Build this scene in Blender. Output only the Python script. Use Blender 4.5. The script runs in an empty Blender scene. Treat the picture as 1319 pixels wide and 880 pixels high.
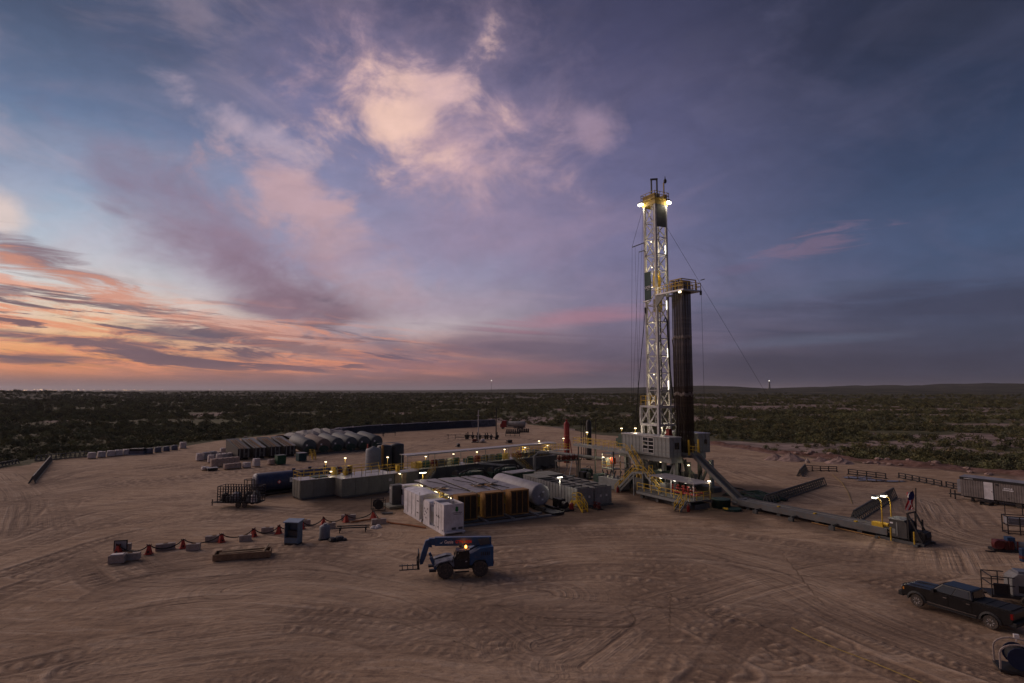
import bpy, math, random
import numpy as np
from mathutils import Vector, Matrix

random.seed(7)
rng = np.random.default_rng(11)
scene = bpy.context.scene
col = scene.collection

# ------------------------------------------------------------------ camera
FPX, CX, CY, CAMH = 740.0, 659.5, 440.0, 16.0          # photo 1319 x 880
PITCH = math.atan(62 / FPX)
cam_data = bpy.data.cameras.new('camera')
cam_data.sensor_width = 36.0
cam_data.lens = 36.0 * FPX / 1319.0
cam_data.clip_end = 60000
cam = bpy.data.objects.new('camera', cam_data)
col.objects.link(cam)
cam.location = (0, 0, CAMH)
cam.rotation_euler = (math.radians(90) + PITCH, 0, 0)
scene.camera = cam


def at(px, py, z=0.0):
    """where the line of sight of a photo pixel meets the level z"""
    dx, dz = (px - CX) / FPX, -(py - CY) / FPX
    d = (dx, math.cos(PITCH) - dz * math.sin(PITCH), math.sin(PITCH) + dz * math.cos(PITCH))
    t = (z - CAMH) / d[2]
    return Vector((d[0] * t, d[1] * t, z))


def azel(px, py):
    dx, dz = (px - CX) / FPX, -(py - CY) / FPX
    d = Vector((dx, math.cos(PITCH) - dz * math.sin(PITCH), math.sin(PITCH) + dz * math.cos(PITCH))).normalized()
    return math.degrees(math.atan2(d.x, d.y)), math.degrees(math.asin(d.z))


def lin(c):
    return tuple((x / 255 / 12.92) if x / 255 <= 0.04045 else ((x / 255 + 0.055) / 1.055) ** 2.4 for x in c)


# ------------------------------------------------------------------ sky
SUN_AZ, SUN_EL = -62.0, 9.0          # azimuth measured from +Y towards +X
world = bpy.data.worlds.new('World')
scene.world = world
world.use_nodes = True
wt = world.node_tree
wt.nodes.clear()


class Nodes:
    """tiny expression helper over a node tree"""
    def __init__(self, tree):
        self.t = tree

    def put(self, sock, v):
        if isinstance(v, bpy.types.NodeSocket):
            self.t.links.new(v, sock)
        elif v is not None:
            sock.default_value = v

    def m(self, op, a, b=None, c=None, clamp=False):
        n = self.t.nodes.new('ShaderNodeMath')
        n.operation = op
        n.use_clamp = clamp
        for i, v in enumerate((a, b, c)):
            if v is not None:
                self.put(n.inputs[i], v)
        return n.outputs[0]

    def ramp01(self, v, a, b, smooth=True):
        n = self.t.nodes.new('ShaderNodeMapRange')
        n.interpolation_type = 'SMOOTHSTEP' if smooth else 'LINEAR'
        self.put(n.inputs[0], v)
        n.inputs[1].default_value = a
        n.inputs[2].default_value = b
        n.inputs[3].default_value = 0
        n.inputs[4].default_value = 1
        return n.outputs[0]

    def mix(self, f, a, b, mode='MIX'):
        n = self.t.nodes.new('ShaderNodeMix')
        n.data_type = 'RGBA'
        n.blend_type = mode
        self.put(n.inputs[0], f)
        for s, v in ((n.inputs[6], a), (n.inputs[7], b)):
            if isinstance(v, tuple) and len(v) == 3:
                v = v + (1,)
            self.put(s, v)
        return n.outputs[2]

    def noise(self, vec, scale, detail=4, rough=0.55, dist=0.0, color=False):
        n = self.t.nodes.new('ShaderNodeTexNoise')
        self.put(n.inputs['Vector'], vec)
        n.inputs['Scale'].default_value = scale
        n.inputs['Detail'].default_value = detail
        n.inputs['Roughness'].default_value = rough
        n.inputs['Distortion'].default_value = dist
        return n.outputs['Color' if color else 'Fac']

    def comb(self, x, y, z=0.0):
        n = self.t.nodes.new('ShaderNodeCombineXYZ')
        for s, v in zip(n.inputs, (x, y, z)):
            self.put(s, v)
        return n.outputs[0]

    def ramp(self, f, stops):
        n = self.t.nodes.new('ShaderNodeValToRGB')
        self.put(n.inputs[0], f)
        e = n.color_ramp.elements
        while len(e) > 1:
            e.remove(e[-1])
        e[0].position = stops[0][0]
        e[0].color = tuple(stops[0][1]) + (1,)
        for p, c in stops[1:]:
            x = e.new(p)
            x.color = tuple(c) + (1,)
        return n.outputs[0]


W = Nodes(wt)
tc = wt.nodes.new('ShaderNodeTexCoord')
sep = wt.nodes.new('ShaderNodeSeparateXYZ')
wt.links.new(tc.outputs['Generated'], sep.inputs[0])
dx_, dy_, dz_ = sep.outputs
DEG = 180 / math.pi
az = W.m('MULTIPLY', W.m('ARCTAN2', dx_, dy_), DEG)
el = W.m('MULTIPLY', W.m('ARCSINE', dz_), DEG)
eln = W.m('DIVIDE', W.m('MAXIMUM', el, 0.0), 90.0)


def col_ramp(x, pts):
    st = []
    for (y, c) in pts:
        e = max(azel(x, y)[1], 0) / 90
        st.append((e, lin(c)))
    st.sort(key=lambda s: s[0])
    st.append((1.0, tuple(k * 0.8 for k in st[-1][1])))
    return W.ramp(eln, st)


left = col_ramp(30, [(501, (118, 94, 94)), (490, (142, 104, 98)), (478, (198, 128, 96)), (460, (230, 152, 100)), (430, (238, 184, 134)),
                     (400, (232, 206, 176)), (360, (208, 206, 204)), (300, (180, 191, 206)), (220, (138, 156, 183)), (120, (100, 118, 150)), (0, (74, 86, 113))])
mid = col_ramp(470, [(501, (110, 89, 97)), (488, (130, 95, 97)), (470, (166, 117, 112)), (445, (184, 147, 142)), (415, (186, 170, 176)),
                     (350, (156, 152, 178)), (260, (138, 138, 170)), (150, (112, 114, 150)), (0, (82, 82, 112))])
midr = col_ramp(780, [(501, (84, 78, 92)), (480, (100, 87, 101)), (440, (112, 101, 121)), (390, (122, 115, 141)), (300, (112, 111, 145)),
                      (200, (96, 96, 131)), (100, (80, 80, 112)), (0, (66, 67, 95))])
right = col_ramp(1250, [(501, (55, 56, 69)), (470, (62, 64, 80)), (420, (66, 71, 92)), (360, (72, 84, 112)), (300, (68, 84, 115)),
                        (200, (57, 70, 99)), (100, (47, 57, 82)), (0, (39, 46, 66))])
a_l, a_m, a_mr, a_r = azel(30, 400)[0], azel(470, 400)[0], azel(780, 400)[0], azel(1250, 400)[0]
nz_soft = W.noise(tc.outputs['Generated'], 2.2, 3, 0.5)
azw = W.m('ADD', az, W.m('MULTIPLY', W.m('SUBTRACT', nz_soft, 0.5), 22.0))
sky = W.mix(W.ramp01(azw, a_l, a_m), left, mid)
sky = W.mix(W.ramp01(azw, a_m, a_mr), sky, midr)
sky = W.mix(W.ramp01(azw, a_mr, a_r), sky, right)
# west of the frame the afterglow fades off again towards the dark half of the sky
sky = W.mix(W.ramp01(azw, -95.0, -165.0), sky, right)

# shared cloud textures
v_streak = W.comb(W.m('MULTIPLY', az, 0.045), W.m('MULTIPLY', W.m('ADD', el, W.m('MULTIPLY', az, 0.06)), 0.42))
streak = W.noise(v_streak, 1.0, 5, 0.62, 0.9)
v_puff = W.comb(W.m('MULTIPLY', az, 0.11), W.m('MULTIPLY', el, 0.16))
puff = W.noise(v_puff, 1.0, 6, 0.60, 0.35)
fine = W.noise(W.comb(W.m('MULTIPLY', az, 0.16), W.m('MULTIPLY', el, 0.95)), 1.0, 5, 0.66, 0.8)
# diagonal drift of high cirrus
cir = W.noise(W.comb(W.m('MULTIPLY', W.m('ADD', az, W.m('MULTIPLY', el, 1.2)), 0.035), W.m('MULTIPLY', W.m('SUBTRACT', el, W.m('MULTIPLY', az, 0.35)), 0.13)), 1.0, 4, 0.58, 0.6)
sky = W.mix(W.m('MULTIPLY', W.ramp01(cir, 0.42, 0.72), 0.14), sky, W.mix(W.ramp01(az, -50.0, 35.0), lin((205, 172, 182)), lin((104, 104, 136))))


azel_v = W.comb(az, el)
stretch = {k: W.ramp01(n, lo, hi, False) for k, n, lo, hi in (('puff', puff, 0.28, 0.72), ('streak', streak, 0.28, 0.72), ('fine', fine, 0.30, 0.70), ('cir', cir, 0.28, 0.72))}


def blob(px, py, sx, sy, rot, c, op, tex='puff', warp=1.5, soft=0.25):
    """one cloud: an ellipse on the celestial sphere, its rim eaten by noise"""
    global sky
    a0, e0 = azel(px, py)
    kx, ky = abs(azel(px + 10, py)[0] - a0) / 10, abs(azel(px, py - 10)[1] - e0) / 10
    mp = wt.nodes.new('ShaderNodeMapping')
    mp.vector_type = 'TEXTURE'
    wt.links.new(azel_v, mp.inputs['Vector'])
    mp.inputs['Location'].default_value = (a0, e0, 0)
    mp.inputs['Rotation'].default_value = (0, 0, -math.radians(rot))
    mp.inputs['Scale'].default_value = (sx * kx, sy * ky, 1)
    ln = wt.nodes.new('ShaderNodeVectorMath')
    ln.operation = 'LENGTH'
    wt.links.new(mp.outputs[0], ln.inputs[0])
    d = W.m('MULTIPLY_ADD', stretch[tex], warp, ln.outputs['Value'])
    k = wt.nodes.new('ShaderNodeMapRange')
    k.interpolation_type = 'SMOOTHSTEP'
    wt.links.new(d, k.inputs[0])
    k.inputs[1].default_value = 1.45 + warp * 0.5
    k.inputs[2].default_value = soft + warp * 0.5
    k.inputs[3].default_value = 0
    k.inputs[4].default_value = op
    sky = W.mix(k.outputs[0], sky, lin(c))


# a broken mid-level deck over the whole sky, lit pink towards the afterglow
deck = W.noise(W.comb(W.m('MULTIPLY', az, 0.055), W.m('MULTIPLY', W.m('ADD', el, W.m('MULTIPLY', az, 0.10)), 0.115)), 1.0, 6, 0.60, 0.7)
deck_c = W.mix(W.ramp01(az, -45.0, 25.0), lin((206, 178, 184)), lin((100, 98, 126)))
sky = W.mix(W.m('MULTIPLY', W.ramp01(deck, 0.50, 0.72), 0.24), sky, deck_c)
deck_d = W.mix(W.ramp01(az, -45.0, 25.0), lin((128, 112, 136)), lin((68, 70, 92)))
sky = W.mix(W.m('MULTIPLY', W.ramp01(deck, 0.46, 0.30), 0.26), sky, deck_d)

# broad mauve veil and its darker tail
blob(320, 340, 210, 62, 33, (138, 112, 132), 0.78, 'puff', 1.0, 0.1)
blob(420, 398, 140, 42, 24, (122, 97, 112), 0.80, 'puff', 1.2, 0.1)
blob(475, 424, 70, 18, 8, (114, 93, 108), 0.65, 'streak', 1.2, 0.1)
# large pink cumulus
blob(590, 190, 185, 140, 30, (156, 136, 160), 0.55, 'puff', 1.2, 0.1)
blob(550, 176, 130, 78, 14, (204, 168, 174), 0.80, 'puff', 1.9, 0.0)
blob(515, 162, 90, 58, -18, (240, 200, 184), 0.86, 'puff', 2.6, -0.2)
blob(575, 118, 40, 44, -40, (206, 172, 178), 0.55, 'puff', 2.0, 0.0)
blob(388, 258, 84, 44, 15, (206, 168, 170), 0.70, 'puff', 2.4, 0.0)
blob(430, 330, 110, 56, 30, (184, 154, 162), 0.50, 'puff', 2.4, 0.0)
blob(600, 300, 200, 42, -5, (152, 132, 156), 0.40, 'cir', 1.6, 0.1)
blob(355, 184, 92, 20, 15, (190, 170, 184), 0.66, 'puff', 2.6, -0.2)
blob(764, 160, 36, 30, 20, (160, 138, 158), 0.78, 'puff', 1.2, 0.1)
blob(690, 148, 16, 14, 0, (132, 118, 146), 0.5, 'puff', 1.4, 0.1)
blob(1042, 317, 60, 13, -8, (120, 103, 127), 0.70, 'fine', 2.2, 0.1)
blob(960, 344, 38, 7, -6, (106, 96, 124), 0.55, 'streak', 1.4, 0.1)
blob(760, 312, 160, 7, -22, (134, 122, 150), 0.35, 'cir', 1.0, 0.1)
# pale gaps
blob(515, 425, 80, 18, 0, (198, 184, 190), 0.55, 'streak', 1.6, 0.1)
blob(255, 402, 120, 20, 10, (216, 198, 190), 0.60, 'streak', 1.4, 0.1)
blob(0, 275, 40, 24, 20, (240, 212, 198), 0.65, 'puff', 1.7, 0.1)

# low western streaks: broken bands, orange-lit and dark, sloping gently down to the north
low = W.m('MULTIPLY', W.m('MULTIPLY', W.ramp01(el, 0.7, 2.2), W.ramp01(W.m('ADD', el, W.m('MULTIPLY', az, 0.13)), 5.6, 1.6)), W.ramp01(az, 4.0, -14.0))
sl = W.m('ADD', el, W.m('MULTIPLY', az, 0.07))
f_or = W.noise(W.comb(W.m('MULTIPLY', az, 0.13), W.m('MULTIPLY', sl, 1.25), 3.7), 1.0, 6, 0.66, 0.5)
f_dk = W.noise(W.comb(W.m('MULTIPLY', az, 0.085), W.m('MULTIPLY', sl, 1.0), 9.1), 1.0, 6, 0.64, 0.6)
sky = W.mix(W.m('MULTIPLY', W.m('MULTIPLY', low, W.ramp01(f_or, 0.47, 0.60)), 0.82), sky, lin((228, 146, 112)))
sky = W.mix(W.m('MULTIPLY', W.m('MULTIPLY', low, W.ramp01(f_dk, 0.51, 0.58)), 0.92), sky, lin((106, 88, 100)))
blob(50, 336, 100, 24, 21, (128, 105, 116), 0.92, 'fine', 1.7, 0.1)
blob(105, 366, 130, 14, 17, (214, 148, 124), 0.75, 'fine', 2.2, 0.1)
blob(10, 376, 60, 9, 4, (122, 102, 112), 0.75, 'fine', 1.9, 0.1)
blob(330, 424, 190, 13, 9, (214, 150, 130), 0.60, 'fine', 2.2, 0.1)
blob(110, 440, 200, 10, 4, (110, 92, 104), 0.92, 'fine', 1.9, 0.2)
blob(245, 432, 90, 9, 4, (104, 93, 108), 0.85, 'fine', 1.9, 0.2)
blob(255, 464, 130, 7, 5, (112, 90, 100), 0.9, 'fine', 1.9, 0.2)
blob(40, 462, 90, 7, 2, (114, 92, 100), 0.88, 'fine', 1.8, 0.2)
blob(360, 446, 90, 8, 4, (116, 95, 106), 0.7, 'fine', 2.0, 0.2)
blob(150, 272, 24, 6, 14, (140, 128, 148), 0.6, 'streak', 1.4, 0.1)
blob(418, 388, 26, 7, 8, (100, 90, 108), 0.65, 'puff', 2.8, 0.1)
# centre bands
blob(610, 446, 140, 22, -3, (112, 95, 113), 0.78, 'streak', 1.6, 0.1)
blob(730, 412, 90, 12, -6, (172, 124, 138), 0.62, 'streak', 1.9, 0.1)
blob(560, 474, 180, 9, 0, (158, 112, 113), 0.50, 'fine', 1.7, 0.1)
blob(700, 472, 110, 8, 0, (132, 99, 112), 0.50, 'streak', 1.7, 0.1)
blob(730, 452, 120, 14, 0, (94, 86, 106), 0.58, 'streak', 1.6, 0.1)
blob(590, 393, 120, 15, -6, (164, 146, 164), 0.45, 'streak', 1.6, 0.1)
# right bands
blob(1180, 394, 260, 32, -4, (64, 66, 87), 0.72, 'streak', 1.5, 0.1)
blob(960, 408, 120, 17, -5, (84, 84, 108), 0.55, 'streak', 1.6, 0.1)
blob(1060, 438, 150, 8, -3, (92, 98, 120), 0.62, 'streak', 1.6, 0.1)
blob(1080, 470, 330, 26, 0, (60, 60, 77), 0.70, 'streak', 1.3, 0.1)
blob(1000, 382, 130, 10, -4, (86, 94, 120), 0.45, 'streak', 1.6, 0.1)
# fine mottle inside all cloud
mott = W.noise(W.comb(W.m('MULTIPLY', az, 0.30), W.m('MULTIPLY', el, 0.55)), 1.0, 6, 0.68, 0.4)
mk = wt.nodes.new('ShaderNodeVectorMath')
mk.operation = 'SCALE'
wt.links.new(sky, mk.inputs[0])
wt.links.new(W.m('MULTIPLY_ADD', W.ramp01(mott, 0.3, 0.7, False), 0.13, 0.935), mk.inputs['Scale'])
sky = mk.outputs[0]

nish = wt.nodes.new('ShaderNodeTexSky')
nish.sky_type = 'NISHITA'
nish.sun_disc = False
nish.sun_elevation = math.radians(1.0)
nish.sun_rotation = math.radians(SUN_AZ)
nish.altitude = 900
sky = W.mix(0.002, sky, nish.outputs[0], 'ADD')
bg = wt.nodes.new('ShaderNodeBackground')
wt.links.new(sky, bg.inputs[0])
bg.inputs[1].default_value = 1.0
wo = wt.nodes.new('ShaderNodeOutputWorld')
wt.links.new(bg.outputs[0], wo.inputs[0])
world.cycles.sampling_method = 'MANUAL'
world.cycles.sample_map_resolution = 512

# soft afterglow, low in the west
sun_d = bpy.data.lights.new('afterglow_sun', 'SUN')
sun_d.energy = 1.5
sun_d.angle = math.radians(50)
sun_d.color = (1.0, 0.74, 0.62)
sun = bpy.data.objects.new('afterglow_sun', sun_d)
col.objects.link(sun)
_a, _e = math.radians(SUN_AZ), math.radians(SUN_EL + 17)
sun.rotation_euler = Vector((math.sin(_a) * math.cos(_e), math.cos(_a) * math.cos(_e), math.sin(_e))).to_track_quat('Z', 'Y').to_euler()

vs = scene.view_settings
vs.view_transform = 'Standard'
vs.look = 'None'
vs.exposure = 0.0
vs.gamma = 1.0
vs.use_curve_mapping = False
scene.render.resolution_x, scene.render.resolution_y = 1024, 683

cy_ = scene.cycles
cy_.max_bounces = 5
cy_.diffuse_bounces = 2
cy_.glossy_bounces = 2
cy_.transparent_max_bounces = 4
cy_.caustics_reflective = False
cy_.caustics_refractive = False
cy_.sample_clamp_indirect = 3.0
# ------------------------------------------------------------------ materials
MATS = {}


def mat(name, rgb, rough=0.75, metal=0.0, var=0.18, scale=1.2, spec=0.3, bump=0.0, dirt=0.0, dirtcol=(0.16, 0.105, 0.075), emit=None, es=0.0):
    """painted / worn surface: colour drifts with two noises in object space, dust or rust as stains with their own shape"""
    if name in MATS:
        return MATS[name]
    m = bpy.data.materials.new(name)
    m.use_nodes = True
    t = m.node_tree
    b = t.nodes['Principled BSDF']
    K = Nodes(t)
    b.inputs['Roughness'].default_value = rough
    b.inputs['Metallic'].default_value = metal
    b.inputs['Specular IOR Level'].default_value = spec
    tcn = t.nodes.new('ShaderNodeTexCoord')
    oc = tcn.outputs['Object']
    n1 = K.noise(oc, scale, 5, 0.6)
    lo = tuple(max(0, c * (1 - var)) for c in rgb)
    hi = tuple(min(1, c * (1 + var)) for c in rgb)
    c = K.mix(K.ramp01(n1, 0.3, 0.7), lo, hi)
    if dirt > 0:
        n2 = K.noise(oc, scale * 2.3 + 0.7, 7, 0.68, 0.4)
        c = K.mix(K.m('MULTIPLY', K.ramp01(n2, 0.46, 0.66), dirt), c, dirtcol)
    t.links.new(c, b.inputs['Base Color'])
    if bump > 0:
        bn = t.nodes.new('ShaderNodeBump')
        bn.inputs['Strength'].default_value = bump
        bn.inputs['Distance'].default_value = 0.03
        t.links.new(K.noise(oc, scale * 8, 4, 0.6), bn.inputs['Height'])
        t.links.new(bn.outputs[0], b.inputs['Normal'])
    if emit:
        b.inputs['Emission Color'].default_value = tuple(emit) + (1,)
        b.inputs['Emission Strength'].default_value = es
    MATS[name] = m
    return m


RIG_GREY = mat('rig_grey_paint', (0.20, 0.215, 0.21), 0.6, dirt=0.35)
CATWALK_GREY = mat('catwalk_grey_paint', (0.115, 0.12, 0.122), 0.6, dirt=0.45, scale=0.6)
RIG_DARK = mat('rig_dark_grey_paint', (0.085, 0.09, 0.09), 0.65, dirt=0.4, dirtcol=(0.10, 0.07, 0.05))
MAST_WHITE = mat('mast_silver_paint', (0.42, 0.42, 0.43), 0.5, dirt=0.25)
YELLOW = mat('safety_yellow_paint', (0.55, 0.36, 0.03), 0.5, dirt=0.25, dirtcol=(0.2, 0.13, 0.05))
DULL_YELLOW = mat('worn_yellow_paint', (0.36, 0.25, 0.05), 0.6, dirt=0.45)
RED = mat('oilfield_red_paint', (0.22, 0.014, 0.013), 0.5, dirt=0.3)
DARK_RED = mat('dark_red_paint', (0.09, 0.010, 0.010), 0.55, dirt=0.35)
GREEN = mat('dark_green_paint', (0.012, 0.045, 0.035), 0.55, dirt=0.3)
BOARD_GREEN = mat('wind_wall_green', (0.006, 0.04, 0.036), 0.6)
OLIVE = mat('tank_olive_grey_paint', (0.20, 0.205, 0.17), 0.65, dirt=0.35, var=0.12)
TANK_GREY = mat('storage_grey_paint', (0.20, 0.205, 0.205), 0.6, dirt=0.35, scale=0.8)
PALE_TANK = mat('pale_grey_tank_paint', (0.27, 0.27, 0.29), 0.5, dirt=0.2, scale=0.6)
WHITE = mat('white_enclosure_paint', (0.62, 0.61, 0.63), 0.5, dirt=0.22, scale=0.9, dirtcol=(0.36, 0.28, 0.23))
WHITE2 = mat('off_white_plastic', (0.55, 0.52, 0.51), 0.6, dirt=0.35, dirtcol=(0.3, 0.23, 0.18))
BLACK = mat('black_steel', (0.022, 0.022, 0.024), 0.55, dirt=0.45, dirtcol=(0.06, 0.042, 0.03))
RUBBER = mat('tyre_rubber', (0.05, 0.045, 0.04), 0.9, dirt=0.8, dirtcol=(0.17, 0.125, 0.095), scale=3)
PIPE_BROWN = mat('drill_pipe_steel', (0.036, 0.023, 0.020), 0.6, metal=0.1, dirt=0.3, scale=0.5)
PIPE_JOINT = mat('tool_joint_steel', (0.22, 0.19, 0.17), 0.5, metal=0.3)
RUST = mat('rusty_brown_louvre', (0.30, 0.16, 0.05), 0.7, dirt=0.4, dirtcol=(0.13, 0.075, 0.03), scale=1.5)
LOUVRE_DARK = mat('radiator_core_dark', (0.075, 0.05, 0.03), 0.6, var=0.3, scale=3)
ROOF_SHEET = mat('generator_roof_sheet', (0.26, 0.25, 0.27), 0.55, dirt=0.3, scale=0.7)
GALV = mat('galvanised_steel', (0.40, 0.40, 0.41), 0.45, metal=0.5, dirt=0.2)
SHED_ROOF = mat('awning_sheet', (0.42, 0.41, 0.43), 0.5, dirt=0.25)
CONCRETE = mat('concrete_block', (0.34, 0.29, 0.26), 0.9, dirt=0.35, bump=0.4, scale=2)
WOOD = mat('weathered_wood', (0.24, 0.155, 0.09), 0.85, dirt=0.4, dirtcol=(0.1, 0.07, 0.045), scale=2)
PALE_WOOD = mat('pale_lumber', (0.42, 0.32, 0.20), 0.8, scale=2)
NAVY = mat('navy_tank_paint', (0.010, 0.022, 0.070), 0.45, dirt=0.2, spec=0.5)
LIFT_BLUE = mat('telehandler_blue_paint', (0.012, 0.060, 0.155), 0.42, dirt=0.25, spec=0.5)
LIFT_GREY = mat('telehandler_grey_hood', (0.14, 0.155, 0.19), 0.5, dirt=0.3)
CAR_BLACK = mat('truck_black_paint', (0.007, 0.0075, 0.009), 0.28, spec=0.5, dirt=0.3, dirtcol=(0.035, 0.028, 0.024), scale=0.8)
CAR_TRIM = mat('truck_black_trim', (0.020, 0.020, 0.021), 0.6)
GLASS = mat('dark_glass', (0.012, 0.014, 0.018), 0.08, spec=0.6, var=0.05)
CHROME = mat('chrome', (0.5, 0.5, 0.52), 0.2, metal=1.0)
HEADLAMP = mat('headlamp_glass', (0.35, 0.33, 0.31), 0.2)
TAIL_RED = mat('tail_lamp_red', (0.20, 0.006, 0.006), 0.3)
TARP = mat('grey_liner_tarp', (0.075, 0.072, 0.080), 0.6, var=0.45, scale=0.6)
LINER = mat('black_pit_liner', (0.022, 0.023, 0.032), 0.5, var=0.3)
CABLE = mat('black_cable', (0.018, 0.018, 0.019), 0.7)
HOSE_ORANGE = mat('orange_hose', (0.33, 0.13, 0.05), 0.7)
BLUE_SHED = mat('blue_painted_booth', (0.10, 0.15, 0.21), 0.6, dirt=0.2)
POLY_GREY = mat('grey_poly_tank', (0.16, 0.175, 0.20), 0.55, var=0.12)
POLY_DARK = mat('dark_poly_tank', (0.025, 0.03, 0.038), 0.5)
SACK = mat('white_sack_wrap', (0.55, 0.50, 0.48), 0.7, var=0.2, dirt=0.3, scale=1.4, bump=0.5, dirtcol=(0.34, 0.25, 0.2))
SACK_TAN = mat('tan_sack_pallet', (0.40, 0.31, 0.26), 0.8, var=0.2, dirt=0.4, scale=1.4, bump=0.5)
SACK_DARK = mat('dark_blue_tote', (0.11, 0.12, 0.16), 0.6, var=0.3, dirt=0.3)
TRAILER_GREY = mat('trailer_ribbed_siding', (0.185, 0.165, 0.155), 0.65, dirt=0.2)
FLAG_RED = mat('flag_red', (0.30, 0.02, 0.03), 0.8)
FLAG_WHITE = mat('flag_white', (0.6, 0.58, 0.58), 0.8)
FLAG_BLUE = mat('flag_blue', (0.015, 0.02, 0.09), 0.8)
LETTER_WHITE = mat('white_lettering', (0.70, 0.70, 0.72), 0.6, var=0.05)
LETTER_RED = mat('red_lettering', (0.55, 0.05, 0.03), 0.6, var=0.05)
LETTER_DARK = mat('dark_lettering', (0.07, 0.06, 0.07), 0.6, var=0.05)
LOGO_GREEN = mat('green_logo', (0.02, 0.16, 0.04), 0.6, var=0.05)
ROCK_PALE = mat('pale_caliche_rock', (0.33, 0.235, 0.20), 0.95, var=0.25, dirt=0.3, bump=0.8, scale=0.9)
LAMP_WARM = mat('lamp_lens_warm', (0.9, 0.85, 0.7), 0.3, emit=(1.0, 0.80, 0.50), es=4.5)
LAMP_COOL = mat('lamp_lens_white', (0.9, 0.9, 0.9), 0.3, emit=(1.0, 0.92, 0.76), es=6)
LAMP_TUBE = mat('lamp_tube_white', (0.9, 0.9, 0.9), 0.3, emit=(1.0, 0.92, 0.76), es=2.2)
LAMP_AMBER = mat('beacon_amber', (0.9, 0.4, 0.1), 0.3, emit=(1.0, 0.30, 0.04), es=14)
LAMP_FAR = mat('far_town_lights', (0.9, 0.6, 0.3), 0.3, emit=(1.0, 0.62, 0.34), es=3)
TRUNK = mat('shrub_stem', (0.09, 0.07, 0.05), 0.9)


def leaf_mat(name, rgb):
    m = bpy.data.materials.new(name)
    m.use_nodes = True
    t = m.node_tree
    b = t.nodes['Principled BSDF']
    K = Nodes(t)
    b.inputs['Roughness'].default_value = 0.85
    b.inputs['Specular IOR Level'].default_value = 0.15
    oi = t.nodes.new('ShaderNodeObjectInfo')
    g = t.nodes.new('ShaderNodeNewGeometry')
    n = K.noise(g.outputs['Position'], 0.35, 3, 0.6)
    c = K.mix(oi.outputs['Random'], tuple(k * 0.55 for k in rgb), tuple(k * 1.5 for k in rgb))
    c = K.mix(K.ramp01(n, 0.4, 0.75), c, (rgb[0] * 1.5, rgb[1] * 1.2, rgb[2] * 0.9))
    t.links.new(c, b.inputs['Base Color'])
    return m


LEAF_A = leaf_mat('mesquite_leaf', (0.135, 0.140, 0.068))
LEAF_B = leaf_mat('dark_scrub_leaf', (0.098, 0.104, 0.060))
LEAF_C = leaf_mat('dry_grass_tuft', (0.20, 0.165, 0.095))


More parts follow.
